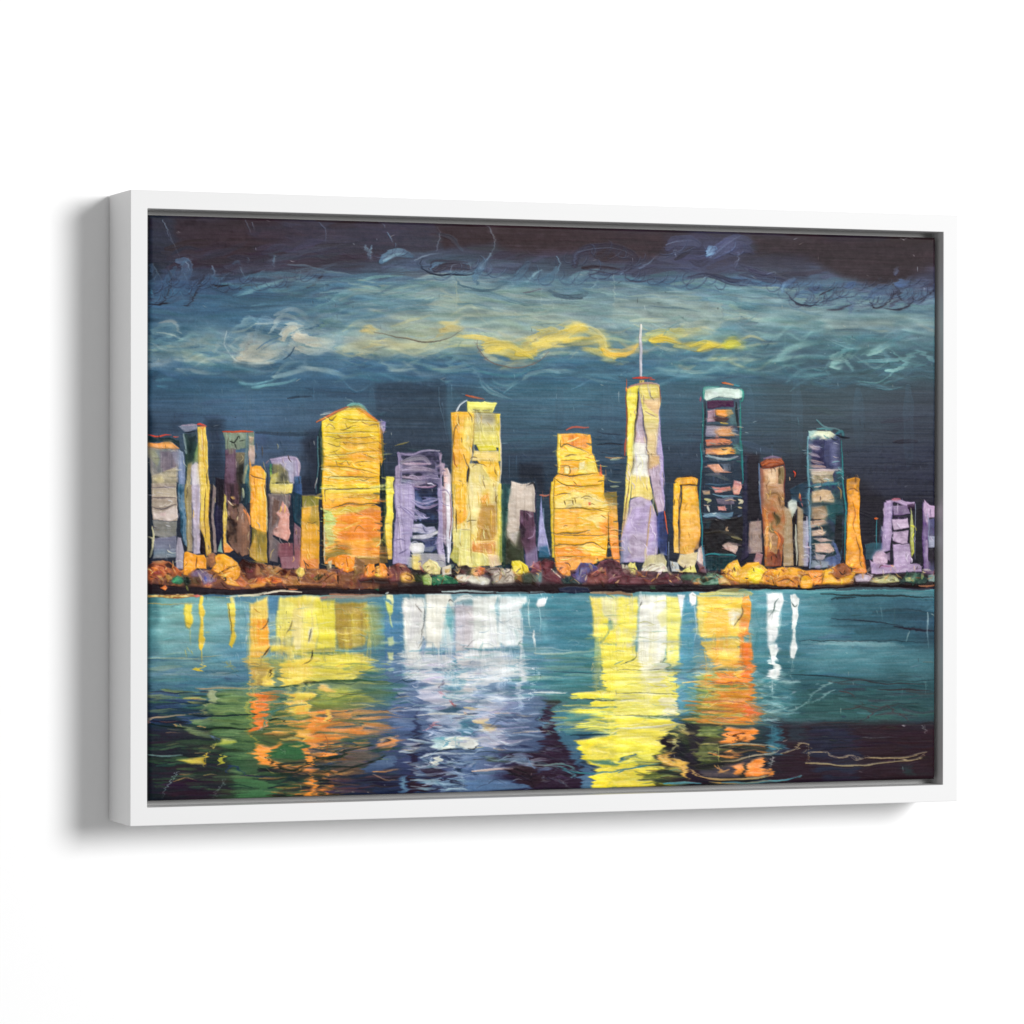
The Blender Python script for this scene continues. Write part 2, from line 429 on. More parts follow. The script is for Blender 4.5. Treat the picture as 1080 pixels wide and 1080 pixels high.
    S('88a8ac 74989f', 5, '740,780 800,750 900,740 1080,760', a=.8); L('33546e', '420,720 450,700 470,690', 1.6); S('6c929c', 5, '400,720 440,700', a=.7)
    # dark swirls over the centre
    S('33384c 4c6c84', 5, '350,110 420,140 460,190', a=.5); S('5a86a4 7ca4b8 4c7490', 9, '90,240 140,205 190,200 240,215', a=.75); S('90b4c4', 3, '100,238 150,212 200,205', a=.8)
    R('94c8dc', '15,165 40,195 40,240', 2); R('a8d0dc', '50,180 45,250', 1.8); R('90bcd0', '125,110 150,160', 1.6); R('88acc4', '110,70 118,90'); R('bcd0dc', '250,235 300,215 380,200', 1.3)
    L('2a3850', '285,225 275,255 310,290 360,302 420,300 500,300 520,290', 2.2, .95); L('38364a', '318,280 330,245 360,235 430,240 500,245', 2.2); S('3a3040 44384c', 9, '340,280 380,265 450,262 500,268', a=.8)
    S('5c7c94', 3, '325,275 345,250 375,245', a=.8); R('98bccc', '412,290 420,260 450,250', 1.2); R('a0c0d0', '500,245 505,290', 1.4); R('9cb8c8', '345,190 360,110 350,80', 1.1)
    S('4a6c88 5c829a 3a4a64', 8, '520,330 535,290 590,220', a=.8); R('a8d4e4', '590,205 570,245 545,275', 2.2); R('a0c8d8', '585,80 600,120 608,170 592,205', 1.6); L('3c4460', '530,250 550,230', 2)
    L('4a6878', '430,310 460,345 530,370 600,370 660,340 705,295', 3.0, .8); S('708e98 5c7e90', 5, '530,340 600,350 680,310', a=.7); L('466478', '525,330 545,350', 2.4)
    S('5a7c90 48667e', 9, '710,340 730,290 760,250', a=.7); S('8cb0bc', 2.4, '760,340 790,300 820,280', a=.8); L('3a4258', '705,295 720,270 780,235', 1.8); R('a4c4cc', '690,340 720,385 740,385', 1.6)
    L('5c5c68', '740,385 790,375 820,362', 1.6); S('4c6a84 5c8094', 8, '820,330 870,310 900,270', a=.7); R('98c0d0', '895,220 912,260 890,300 880,340', 1.8); L('333a50', '890,230 905,270', 1.8)
    S('4c6474 3f5668 48606e', 5.5, '860,370 910,398 970,402 1020,395 1030,380', a=.9); S('6c8c94 58788a', 12, '880,340 960,350 1040,330', a=.6); S('5a7c90 7898a0', 7, '930,340 980,310 1030,290 1080,280', a=.75)
    R('b0ccd0', '1050,360 1070,340 1080,320', 1.8); S('332c3c 3e3a54', 5, '990,255 1000,200 1040,170 1080,160', a=.7); S('2f2a3a', 4, '1010,270 1060,262 1080,265', a=.8); R('5c7088', '980,260 975,220 1010,190', 1.2)
    R('c4d4cc', '440,340 437,430 440,490', 1.2); R('b0c4c0', '820,360 818,480', 1.1); R('b8ccc8', '873,420 872,510', 1.1); R('a4b8b8', '820,450 870,458 ', .9); R('a4b8b8', '826,500 866,500', .9)
    T(600, 220, 4.32)
    FIELD('160,340 700,350 700,560 160,520', 95, 60, 4.5, .04, pal='88a09e a0aea4 76949a 94a8a2 6a8a92', pa=.75, a=.55)
    FIELD('700,340 1080,400 1080,560 760,560', 70, 60, 4.5, .1, pal='6c8e98 84a4a6 587e8c a0b4a8', pa=.65, a=.55)
    P('94a6a0 a0aea4 8ca0a0', '205,405 380,405 700,430 690,570 560,560 200,520', d='h', g='n', a=.5, soft=1.4, h=.1)
    S('647e8c', 3, '210,400 300,410 390,400', a=.8); S('647c88 70888c', 2.4, '370,445 480,450 600,470', a=.8); S('6a8490', 2, '230,445 300,452 370,452', a=.7)
    R('c8d4c4', '205,300 203,470 200,590', 1.0); R('a0b4ac', '375,440 372,550', .8); R('7c9098', '700,440 690,560', 1.1); R('b8c8bc', '785,400 780,480 770,530', 1.1); P('5c7280 6c848c', '782,482 830,500 860,530 774,536', d='h', a=.75, soft=1)
    S('a8bcb0 7c9ca2', 5, '780,480 860,510 960,530', a=.7)
    # dark swirls right
    S('3a3650 34304a', 12, '30,260 50,200 120,180 240,190 300,230 260,280', a=.7); S('3e2c36 3c2a32', 14, '130,215 200,210', a=.8); S('54688a 3e4864', 3, '30,250 40,205 90,170', a=.6); S('3b2a38', 4, '60,268 150,268 230,275', a=.8)
    R('5c7088', '40,200 120,180 230,185 300,220', 1.2); R('8cb0c0', '120,300 132,330 110,360', 1.8); S('608494 78989f', 5, '0,330 40,305 80,290', a=.8); S('4f6470', 4, '0,392 40,404 75,395', a=.9); L('33344a', '70,275 150,290 230,300', 1.6)
    R('98c0d4', '320,275 350,260 410,205', 2.2); L('3a4058', '260,285 265,320 320,335 390,320', 1.8); S('3a3a52 42445e', 12, '300,300 400,270 500,260', a=.6); R('8cb0c4', '240,300 275,270', 1.6)
    S('44486a 4a5274', 12, '450,180 480,150 550,148 590,165', a=.7); R('9cb4c8', '440,165 480,150 560,145', 1.0); R('dce8f0', '480,205 490,225', 1.2); S('2e2a3c', 6, '490,230 530,200 560,180', a=.7)
    S('4a5478 565c84 444868', 15, '640,220 700,180 760,150 820,150', a=.8); S('8cb8d8 6c90b4', 9, '630,210 645,190 665,180', a=.9, h=.3); R('90a8c8', '640,225 700,175 780,130', 1.2); S('383650', 7, '560,240 600,250 640,230', a=.6)
    S('4a4c70 3e4060', 9, '740,200 800,180 830,200', a=.7); R('94a4bc', '765,200 770,240 750,280', 1.3); R('a4b8cc', '770,230 750,260', 1.1)
    S('363a52 3a4260', 7, '620,300 700,320 780,340 860,345', a=.7); L('303450', '540,310 620,295 700,320 760,335 810,325', 2); R('94a8c0', '610,320 650,300', 1.3); FIELD('760,250 1000,300 1000,340 800,320', 24, 22, 4, .2, pal='3c3850 484c68 33304a', pa=.8, a=.6, h=.15)
    R('b0c0d0', '800,320 815,322', 1.4); R('8ca0b8', '900,300 940,290 930,310', 1.0)
    # yellow cloud right
    S('e0c86c e4c860', 9, '0,555 30,545 60,545 90,570', a=.95, h=.3); S('ecd074 e8c864', 10, '0,605 60,605 110,600', a=.95, h=.3)
    S('c8cc9c d0cf98', 8, '90,560 150,565 180,620', a=.9); S('e0d080 e4c050 e8c060', 10, '110,580 150,600 160,650 210,665 260,655 310,620', a=.95, h=.3); S('f0c468 f4cc74', 9, '160,655 210,655 270,655 310,630', a=.95, h=.25)
    S('d8cc78 e4c86c', 8, '80,640 130,655 180,690 230,708', a=.9, h=.25); S('98b4ac 7c9ea2', 5, '240,705 290,680 320,650', a=.8); S('a4b8a4', 5, '300,620 320,590 350,570', a=.8)
    S('c4cc90 d0cc84 d8d07c dcd480', 9, '340,600 380,570 470,565 600,555', a=.9, h=.25); S('e8cc5c e8c458', 9, '370,600 430,592 480,600 510,610', a=.95, h=.3); S('b8c08c c8c884', 6, '440,575 540,570 640,565', a=.7)
    S('d0c878 e4cc64 ecd060 e8c858', 9, '480,625 560,620 620,635 650,615 700,630', a=.9, h=.3); S('f0d868 ecd460', 6, '600,645 640,620 690,625', a=.9, h=.25); L('78846c', '470,635 540,605 640,575', 1.2); L('8c8458', '540,640 590,648 640,640 690,625', 1)
    S('e0d858 d8cf54 c8c868', 13, '700,630 740,612 770,610 800,625', a=.95, h=.3); S('c8c878', 6, '760,640 790,645', a=.7); S('a4b8a0 8cacA4', 6, '600,590 700,600 800,600', a=.4)
    P('4c7488 446a80', '20,640 120,660 230,715 330,670 560,650 700,655 880,680 1080,700 1080,790 0,790', d='h', a=.55, soft=8, h=.05, rag=1)
    FIELD('0,700 330,690 560,660 880,680 1080,700 1080,780 0,780', 60, 55, 4, .04, pal='4a7486 3e6276 5c8894 6c98a0 385a6e', pa=.6, a=.6)
    S('d8cf88 dcd08c', 4, '630,690 700,688 765,682', a=.9, h=.2); S('7ca4a8 94b4b0', 4, '560,700 640,690 760,700', a=.6); S('84acb0 9cbcb8 74a0a8', 4, '410,725 500,742 620,745 760,730', a=.8); S('6c98a4', 4, '420,740 520,765 700,770', a=.7)
    R('a8c8c8', '415,640 418,690 410,715 425,745', 1.3); S('7ca8ac', 4, '640,740 700,710 760,690 830,680', a=.7); R('84a8b0', '240,760 270,730', 1.1)
    S('88aeb0 a0c4c0', 4, '740,750 800,700 850,680', a=.7); S('74a0a6 94bcb8', 4, '870,690 920,710 960,690 1020,650', a=.8); S('8cb0b0 a8c8c4', 4.5, '950,700 1000,660 1080,620', a=.85); L('3e5c6a', '890,645 930,590', 2); S('78a0a8', 4, '960,750 1020,710 1080,680', a=.7)
    T(800, 220, 5.143)
    FIELD('0,430 960,520 960,640 0,600', 120, 60, 4.5, .05, pal='6c8e9a 84a2a6 587c8c 90a8a4', pa=.6, a=.55)
    P('5c7e8c 80989c 96a49c 5e7c88', '350,555 700,560 735,600 730,690 360,690', d='h', a=.6, soft=1.4); S('98a89c a4ac9a', 3, '560,655 650,668 700,660', a=.8); S('4f6a78', 4, '400,660 560,660 700,690', a=.7)
    S('8c9e9e a4a89c', 3.5, '860,620 920,650 960,670', a=.7); R('b4c8c8', '350,560 340,680', 1); R('a4bcc0', '700,560 735,600 730,690', 1.1); S('4c6c80', 6, '760,560 860,550 960,590', a=.4)
    FIELD('140,400 960,380 960,480 820,550 600,530 380,540 200,510', 80, 14, 3.6, -.4, aj=.5, pal='40506c 4c6282 3a3448 54708a 34304a', pa=.6, a=.45, h=.16, curve=.5)
    L('2e3048', '150,450 200,510 260,525 330,520', 2.2); L('302c40', '370,550 440,548 500,520', 2.0); L('2e2c3c', '610,510 640,538 700,510 760,440', 2.0); L('2e2c40', '690,540 760,550 820,520 850,460', 2); L('33344a', '860,500 920,470 960,435', 1.8)
    S('688cac 54789c', 6, '130,450 140,410 190,385', a=.75); R('b0d0e0', '130,440 140,400', 1.5); S('506c8c 607c94', 8, '210,470 260,465 300,500', a=.8); R('98b8c8', '240,465 290,470 320,500', 1.4); S('445a7c', 8, '290,440 350,440', a=.7)
    S('5c8090 44607c', 7, '380,460 410,430 440,400', a=.8); S('54709c 48608a', 8, '480,430 520,400', a=.8); S('4a6284 587494', 12, '610,470 660,440 720,430', a=.7); S('54709a', 9, '750,410 800,400', a=.8); S('5c8094', 9, '780,480 830,440', a=.7); S('586c90', 5, '740,360 750,320', a=.7)
    L('2c2838', '760,440 770,490 780,500', 2); L('2c2838', '330,470 400,440 430,410', 1.5); R('e4ecf0', '900,435 915,445', 2.0); R('7c98b4', '700,450 720,410 760,400', 1.2); R('8c9cb4', '540,450 600,440 610,420', 1.2); R('f0f0f0', '840,252 850,262', 1.1); R('8c9098', '770,160 790,165 830,150', .9)
    # right wave strokes
    P('466370 425c68', '0,730 300,730 360,740 560,800 700,790 860,770 960,800 960,930 0,930', d='h', a=.55, soft=8, h=.05, rag=1)
    FIELD('0,690 960,690 960,920 0,920', 70, 55, 4, .0, pal='4a6a78 3c5662 547c86 608a92', pa=.5, a=.5)
    S('7cacb0 98c4c0 6c9ca4', 7, '130,810 180,760 260,735 320,730', a=.8); S('8cb8b8 a4ccc4', 4, '50,830 100,825 180,810 260,800', a=.85); S('a0c8c4', 3, '100,820 150,770 220,745', a=.8)
    S('8cbcb8 a4ccc8 7cacb0', 9, '395,855 430,810 460,780', a=.95, h=.3); S('7cacb0 6c9ca4', 6, '450,780 500,745 540,760', a=.8); S('94c0bc 7ca8ac', 4, '460,790 480,840 515,880', a=.85); S('88b4b4', 4, '490,790 530,805', a=.8); S('a8d0c8', 3, '385,860 420,868 450,850', a=.9, h=.3)
    S('94c0bc a0c4bc 74a0a6', 8, '605,795 660,760 720,725', a=.9, h=.3); S('5c8a94 70a0a8', 5, '720,740 760,700 820,680', a=.8); S('6c9ca4 8cb8b8', 4, '540,830 640,830 760,820 840,780', a=.75); S('88b8b8 7cacb0', 5, '700,880 760,875 800,830 860,770', a=.85)
    S('84b0b4', 4, '860,770 900,790 960,830', a=.7); L('34566a', '30,770 75,705', 2); S('5c8a94', 4, '180,900 260,910 380,900', a=.7); R('90b4b4', '375,880 385,926', 1.0); S('98c4c0', 3, '700,884 740,880', a=.9)
    # mid sky threads and swirls above the skyline
    T(400, 400, 7.2)
    for q in ('760,0 790,60 880,120 1000,155', '860,0 900,40 980,50 1060,0', '450,0 500,20 560,10', '940,110 1000,60 1070,20', '780,10 860,90 960,140'):
        S('5c8494 78a0a8 588090', 2.6, q, a=.65)
    R('88a8b0', '455,60 460,200 495,330 520,520', .9); R('a0bcc0', '550,40 552,170', .9); R('5c7c90', '480,180 490,330', .9); P('44687a 3e6072', '470,60 560,60 650,160 560,240 540,520 500,330', g='n', d='h', a=.5, soft=3, h=.05)
    L('b89c3c', '120,503 170,490 225,475', 1.6); R('5c8094', '985,620 990,760', .9); R('5c8094', '1040,580 1042,660', .9)
    T(150, 400, 8.3077)
    S('6c9cb0', 3, '110,8 200,8 290,15', a=.6); S('5c8ca0', 2.5, '130,60 220,68', a=.6); S('7cb0b8 94c0c4', 3, '840,25 900,40 980,40 1080,20', a=.8); S('7cb0b8 90bcc0', 3.4, '960,72 1020,66 1080,56', a=.8)
    P('33445e 3a4a64', '260,360 350,330 360,420 300,500 250,490', d='h', a=.5, soft=8, h=.04); P('2a3448 303a50', '560,340 640,330 710,360 700,450 720,880 590,900 575,420', d='h', a=.6, soft=9, h=.05)
    P('4a5c80 445478', '960,470 1090,470 1090,730 1010,740 985,560', d='h', a=.55, soft=6, h=.05)
    T(270, 400, 7.2)
    S('7cb0b8 8cb8bc', 3, '0,55 120,45 220,25 310,0', a=.8); S('7cacb4', 2.2, '0,35 80,20 150,0', a=.6); S('2c3c50', 4, '0,405 120,410 300,420 470,400', a=.6); S('2a3a50', 3, '240,150 330,130 420,125', a=.5); S('5c7c90', 2, '440,10 470,35', a=.6)
    P('28283c 2c2e44', '350,470 470,420 480,600 470,864 330,864 340,600', d='h', a=.65, soft=8, h=.05); R('5c8098', '468,430 462,600 460,860', 1.2); R('5c7c90', '435,60 440,300', .9); P('46587a 3c4c68', '0,420 240,430 330,470 330,580 60,640 10,600', d='h', a=.35, soft=9, h=.04)
    R('a8c8d0', '690,155 730,160 735,175 715,180', 1.3); R('5c7890', '990,520 992,720', .9); P('2c3444 323c50', '985,540 1080,540 1080,730 990,730', d='h', a=.6, soft=6)
    T(520, 440, 5.4)
    P('1e2434 2a2c3c', '150,262 280,260 290,430 240,440 235,360 150,362', g='n', d='h', a=.75, soft=5); P('2a3c54 33506a', '590,80 750,80 750,280 700,420 640,420 600,260', d='h', g='n', a=.4, soft=8); L('1f2c40', '590,155 660,150 740,160', 2); L('263850', '600,85 740,100', 1.4)
    R('58809c', '90,220 92,380', .9); R('58809c', '132,230 134,320', .9); L('243448', '610,200 740,215', 1.4); P('284050 2c485c', '40,380 90,400 75,680 40,840', a=.5, soft=4)
    T(780, 440, 4.909)
    S('5c8c90 6c9898', 2.2, '400,10 440,50 520,70', a=.7); P('322e3e 2c2838', '20,180 100,190 110,520 50,560 40,780 0,780', d='h', a=.8, soft=5); P('282433 2c2835', '560,300 760,420 730,600 720,560 650,660 630,500', d='h', g='n', a=.55, soft=8)
    P('343850 3c4460 343a52', '540,160 1020,140 1020,430 760,430 640,330 540,300', g='n', d='h', a=.45, soft=12); S('2e2838', 5, '800,130 860,125 920,125', a=.7); S('2c2838', 5, '560,480 660,500 740,560', a=.5)
    P('28303e 332e40', '905,440 960,440 960,780 905,760', a=.6, soft=3); P('2c2c3a', '650,500 740,520 730,660 660,660', a=.5, soft=5)
    R('6c9ca0', '300,0 310,60', .8)
    # blend the sky wet in wet
    T()
    FIELD('200,340 330,338 340,385 200,390', 40, 16, 3, 0, aj=.5, cj=.05, a=.45, h=.14, curve=.5)
    FIELD('330,345 800,338 800,385 340,385', 130, 22, 2.6, 0, aj=.3, cj=.06, a=.45, h=.14, curve=.3)
    SMEAR(150, 226, 1000, 300, 1, 4, 1.5, .45, ra=.85)
    SMEAR(150, 290, 1000, 402, 1, 7, 2.5, .55, ra=.6)
    FIELD('170,345 330,335 330,392 170,396', 60, 30, 3.4, 0, aj=.3, pal='c8d0c8 8cacb8 e8e8d8 54788e 6c90a4', pa=.7, a=.45, h=.1, curve=.45)
    FIELD('330,338 800,330 800,385 340,388', 150, 34, 3.2, 0, aj=.2, pal='c8ccb0 8ca8a8 e8dca0 a4b8b0 5c8090 e8d890', pa=.6, a=.45, h=.1, curve=.3)
    FIELD('700,345 985,345 985,400 700,395', 90, 30, 3.2, 0, aj=.35, pal='8cb8b8 6c9ca4 a4ccc8 4c7484', pa=.7, a=.4, h=.1, curve=.45)
    FIELD('170,390 985,395 985,412 170,408', 40, 36, 2.6, 0, aj=.12, pal='6c9cac 5c8898 7ca8b0', pa=.8, a=.3, h=.1, curve=.3)
    SMEAR(150, 322, 1000, 412, 0, 2, 0, .7, ra=.8)
    SMEAR(150, 322, 1000, 412, 1, 4, 1.5, .5, ra=.9)
    S('ecd67c f0dc88', 6, '545,372 575,366 600,352 612,346', a=.6, h=.25); S('f0dc84 ecd464', 5, '516,370 535,365 552,372 562,378', a=.7, h=.28); S('f0e4a0', 3, '612,344 625,346 636,355 640,368 650,372', a=.6, h=.25); S('f0c868', 4, '636,368 648,374 664,372 672,364', a=.7, h=.25); S('e8cc60', 5, '686,358 705,357 718,361', a=.65, h=.25); S('ecd460', 4, '728,364 745,361 758,366 774,362', a=.65, h=.25)
    P('34465c 2f4258 36485e', '396,405 470,398 472,440 478,600 405,600 398,470', g='n', d='h', a=.5, soft=4, h=.05); P('4c6078 445a74', '258,470 322,468 330,505 262,510', g='n', d='h', a=.5, soft=6, h=.05); P('2c3a50 2a364a', '322,455 340,452 340,600 322,600', g='n', a=.5, soft=5, h=.05); P('2c3c50 303c54', '700,470 742,466 742,560 705,560', g='n', d='h', a=.45, soft=6, h=.05); P('2a3040 2c2c3c', '785,490 852,480 852,560 785,590', g='n', d='h', a=.45, soft=7, h=.05); P('2c3850', '530,480 585,470 590,520 532,530', g='n', d='h', a=.4, soft=6)
    for xx in (208, 262, 318, 392, 474, 530, 590, 640, 706, 790, 840, 905, 958):
        S('4c6c80 3c5468', rng.uniform(7, 13), '%d,%d %d,%d' % (xx, rng.uniform(400, 415), xx + 1, rng.uniform(450, 500)), a=.25, h=.08, br=.5)
    AGAIN(.3)
    T()
    CURLS('160,305 180,295 200,300 215,295 240,300 262,292 285,298 312,290 330,288', 22, 9)
    CURLS('160,312 185,306 210,308', 6, 8); CURLS('385,268 410,264 440,268', 6, 8, light='7cb0c4')
    CURLS('450,276 475,284 500,280 520,284 560,290 600,292 620,290', 24, 10, dark='30405a', light='7ca4b4')
    CURLS('605,272 630,264 660,268 672,276 640,284 610,280', 16, 10, dark='2a2a40', light='5c7898')
    CURLS('665,290 700,292 740,296 790,296 825,300', 16, 9, dark='2c2c46', light='6c88a4'); CURLS('700,264 740,262 790,262', 8, 12, dark='303452', light='7c9cc0')
    CURLS('828,308 850,316 870,312 895,310 920,316 945,308 965,312 985,306', 34, 9, dark='2a2a40', light='6c8cac')
    CURLS('830,298 870,300 930,300 985,296', 16, 7, dark='2a2a3c', light='5c7090')
    T(150, 220, 4.32)
    S('f0e8d0 e4e0cc', 7, '645,600 655,565 690,550 715,570', a=.55, h=.25); S('e8e4d0', 4, '440,695 520,690 620,665', a=.5, h=.2); L('50708a', '520,640 560,610 640,580', 1.3); R('c4d4d4', '385,560 372,620 400,668', 1.4); L('3c5c76', '640,690 670,670 700,630', 1.4)
    T(380, 220, 4.32)
    L('6c6458', '65,560 150,580 300,608 400,595 465,552', 1.3, .9); L('7a6e68', '530,600 535,640 600,700 690,722 760,718 820,690 860,650', 1.2, .8); S('f0dc84 ecd060', 6, '570,650 600,640 640,638', a=.7, h=.3); S('ecd060 e0c050', 6, '710,665 770,660 800,640', a=.7, h=.3); S('ecd67c', 7, '850,600 920,590 1000,600', a=.6, h=.25)
    T(600, 220, 4.32)
    S('e8c050 f0c468', 5, '150,640 180,665 250,660', a=.7, h=.28); S('ecd060', 5, '370,600 430,592 490,603', a=.7, h=.25); S('ecd460', 5, '590,645 640,625 690,628', a=.7, h=.25); S('e0d858', 8, '715,625 745,615 775,618', a=.7, h=.25); L('8c8458', '540,640 590,648 640,640 690,625', 1)


def paint_water():
    PD[0] = 'n'; RIMW[0] = 1; THIN.clear()
    GRID([156, 172, 210, 250, 300, 355, 410, 440, 500, 550, 590, 640, 690, 718, 735, 775, 805, 832, 870, 930, 986], [
        (622, '2f5e66 609a98 6ca0a0 6c9ea4 6a96a4 6c8c88 4f8494 5c90a0 7ca4ac 5c94a0 4e8a98 5c949c 6c9ca0 5490a0 5c94a0 6c9ca0 5a96a0 5690a0 4f868e 487c86 487a84'),
        (650, '4c7c80 74a8a8 7cb0ae 80b0b4 78a0a8 789088 4a8098 6a94a8 94b0b8 6498a4 427e8e 4a8290 6c9ca0 5492a4 5a92a0 6c9ca0 5694a0 4a8694 467c88 38606e 35546a'),
        (675, '487c84 70a4a6 74a6a8 689ca6 6c9aa0 788c80 4a7e98 6488a8 90a8bc 6494a8 427888 447c84 6c9ca0 5890a2 608ea0 6c9894 4e8894 447886 3e6e7c 365e6c 34505e'),
        (692, '486c78 648e94 649098 548aa4 628c90 7c906c 4c7c94 5c84ac 84a0bc 5c8ca4 447a88 447c80 64948c 5c94a6 6c9684 7c947c 4a808c 40707e 588c96 507e88 40646e'),
        (712, '3c6670 5a8288 4a7c90 4c7c94 648c80 7c9468 4c7890 5478a8 7898b8 5c88a0 447a80 447874 6c947c 588ca0 648c80 7c8c6c 447480 38646e 3e6e7a 426e78 3c6068'),
        (728, '2c485c 4a7488 3c6c84 54846c 648060 7c9048 4a7468 5070a4 6c8cb4 5078a0 48787c 467870 648c6c 508498 5c8858 7c8450 4a7c84 44747c 345a66 305460 345660'),
        (742, '283c58 33506c 34585c 5c8448 5c7448 74843c 3f6480 4868a0 6484b0 4c5c7c 40706e 4a7868 60844c 4a7490 64843c 7c7438 487c80 3c6c74 3a625e 3a605e 385458'),
        (758, '24384c 2a3e50 2c4650 587c44 5c7048 7c7044 466088 4a6498 5c80b0 4a4460 2f5c70 3c7070 5c7c48 3c6c88 587048 886c38 48747c 40686e 3c5c5c 3a5856 344a50'),
        (772, '242f40 2c3648 33483a 4c7040 5c6040 846040 40587c 44608c 5c7cac 3e3448 304f68 38687c 5c7440 2c3440 445838 74603c 30444c 38303a 302a3a 3a2a32 3a2a30'),
        (790, '242e3c 283440 2c4436 3f6840 54603c 84603c 40506c 3c4c74 5878ac 34283a 362a38 2f5c80 5c6438 282834 3c4a34 4a4438 2c363e 32303c 30293c 38272e 3a272c'),
        (812, '242e38 2e3038 303c38 3c6840 485840 74543c 384864 36406c 5070a4 38263a 38263a 34587c 545c38 2e2634 30342c 3c3834 2c3a44 32283a 33293c 362a32 36262c'),
        (836, '1f2834 2a2a36 382836 3e7844 34402f 5c4a34 2c3450 343454 486ca4 33344c 2e2c40 306088 504c2c 2c2834 2c2c30 2f3438 30485a 30283a 32283a 34262e 34262c'),
        (855, '1f2834 2a2a36 382836 3e7844 34402f 5c4a34 2c3450 343454 486ca4 33344c 2e2c40 306088 504c2c 2c2834 2c2c30 2f3438 30485a 30283a 32283a 34262e 34262c')], y0=622)
    T()
    FIELD('157,640 987,630 987,845 157,845', 520, 40, 4.0, 0, aj=.03, cj=.08, a=.5, h=.07, curve=.03)
    FIELD('157,725 987,725 987,845 157,845', 420, 38, 3.0, 0, aj=.05, cj=.12, a=.55, h=.10, curve=.05)
    # ---- left third
    T(150, 610, 4.5)
    FIELD('30,370 500,370 500,520 30,520', 60, 34, 3, 0, aj=.03, pal='4a7890 5c8a98 3c6880 84a09c', pa=.6, a=.6, curve=.03)
    FIELD('24,520 330,520 330,700 24,720', 90, 34, 3, 0, aj=.05, pal='263c54 2c2c44 4a7458 88a060 1f3448 34508a', pa=.6, a=.7, curve=.05)
    S('8ca48c 9ca880', 5, '40,430 110,425 170,420', a=.5); S('9cac90', 1.6, '30,378 200,380 330,382', a=.6); S('a8904c', 1.2, '24,120 130,122 250,120', a=.75)
    P('6f8c48 84a050 6c9048 4c7c44 3c6c40', '350,540 480,530 520,580 525,760 500,860 430,870 340,800 330,620', d='h', rag=2, a=.75, soft=4)
    FIELD('330,530 530,530 530,1040 440,1040 300,800', 110, 26, 3, 0, aj=.04, pal='3e6c40 5c8848 2c4c34 78a054 34603c', pa=.6, a=.65, curve=.04)
    P('448048 3c7844 40854a', '440,950 620,960 780,950 780,1040 440,1042', d='h', rag=1.5, a=.85, soft=2)
    P('2c3434 33383c 382834 3c2434', '30,720 330,720 430,900 440,1046 30,1050', g='n', d='h', a=.55, soft=8)
    FIELD('30,740 430,760 450,1000 30,1000', 90, 30, 3, 0, aj=.05, pal='2c5040 28303a 3c6c44 2c2c3c 486c48', pa=.6, a=.6, curve=.05)
    FIELD('30,960 440,950 440,1046 30,1046', 26, 36, 3, 0, aj=.03, pal='3c2434 33263a 3a2836', pa=.8, a=.7, curve=.03)
    P('a4ac84 94a074 8c9868', '312,532 350,530 352,590 318,612', d='h', h=.25); S('8c8c64', 3, '290,640 310,628 320,615', a=.8); S('b8b060', 2.4, '200,570 260,565 300,572', a=.8); S('a0a458 2c3c40', 2.4, '220,585 290,592 310,600', a=.7)
    L('20303c', '210,645 330,655 520,645 620,640', 1.7); S('c8a880', 2, '24,682 60,662 200,650', a=.8); L('20302c', '40,690 240,715 400,712 620,716', 1.8); L('c88c74', '24,670 30,690', 2.6)
    P('7c8c5c 6c7c54 405044', '178,695 340,735 335,765 260,745', d='h', h=.25); S('d0a060', 2, '175,695 185,705', a=.9); S('d8a868', 3, '278,700 292,700', a=.9); S('5c74a0', 2, '325,745 345,768', a=.8)
    P('c8c458 a8b448', '352,758 385,760 422,770 425,785 350,790', d='h', h=.2, a=.9, rag=.5); S('b8a850', 2.4, '335,805 350,780', a=.8)
    P('6c9450 d0c050 d8bc50 c0a848', '185,862 230,856 296,848 310,825 312,850 302,892 290,884 240,880', g='h', d='h', h=.3, a=.95); L('c8a840', '308,826 300,895', 1.4); P('b8b448 c0b844', '385,832 396,850 392,880 372,886 370,866', h=.25, a=.95)
    S('7ca89c', 2.2, '24,836 100,842 180,840', a=.6); L('3c4c60', '340,745 345,775', 1.2)
    R('b4e0dc', '165,918 145,960 110,1000 92,1042', 1.3, h=.25); R('a0b4b0', '395,955 370,990 330,1045', 1.2, h=.2); L('2c3c64', '395,925 430,890 470,910 490,940', 2.2); L('2c3050', '480,935 600,940 700,935', 1.8)
    # gold drips
    P('e4d058 dcc850 e0bc40', '205,122 242,125 235,165 240,200 225,240 205,232 198,160', h=.35, rim=.25); P('f0d860 ecc84c e4c044 e8c448', '272,85 290,85 286,120 300,165 288,185 290,270 300,290 290,330 282,345 270,335 266,290 276,200 268,160', h=.38, rim=.28)
    P('ecdc6c e0bc44 e4c440', '402,118 440,118 444,200 440,250 448,270 430,328 415,310 420,280 425,250 408,170', h=.36, rim=.25); P('f0e488', '415,90 440,92 440,116 425,122 418,110', h=.3)
    L('2c2c28', '408,120 412,160 426,230 424,260', .9); P('dcc448', '240,420 260,425 275,415 275,440 258,440', h=.25); P('e0c44c', '278,400 290,415 282,440 272,440', h=.25); S('c8b44c', 1.8, '282,345 285,400', a=.6)
    for q in ('215,330 225,350', '205,340 212,372', '232,345 240,360', '390,420 450,405', '400,395 440,440', '420,390 430,430', '300,255 322,258', '228,245 232,320'):
        R('c8b850', q, 1.6)
    P('5c94a0 7cb4c0', '450,120 500,120 500,210 470,270', soft=4, a=.5); S('7cacb8', 3, '480,130 500,200 488,250', a=.6); S('c8dcdc', 1.8, '498,270 492,300', a=.8); P('4c7c9c 548498', '430,90 550,92 550,115 440,118', d='h', a=.8)
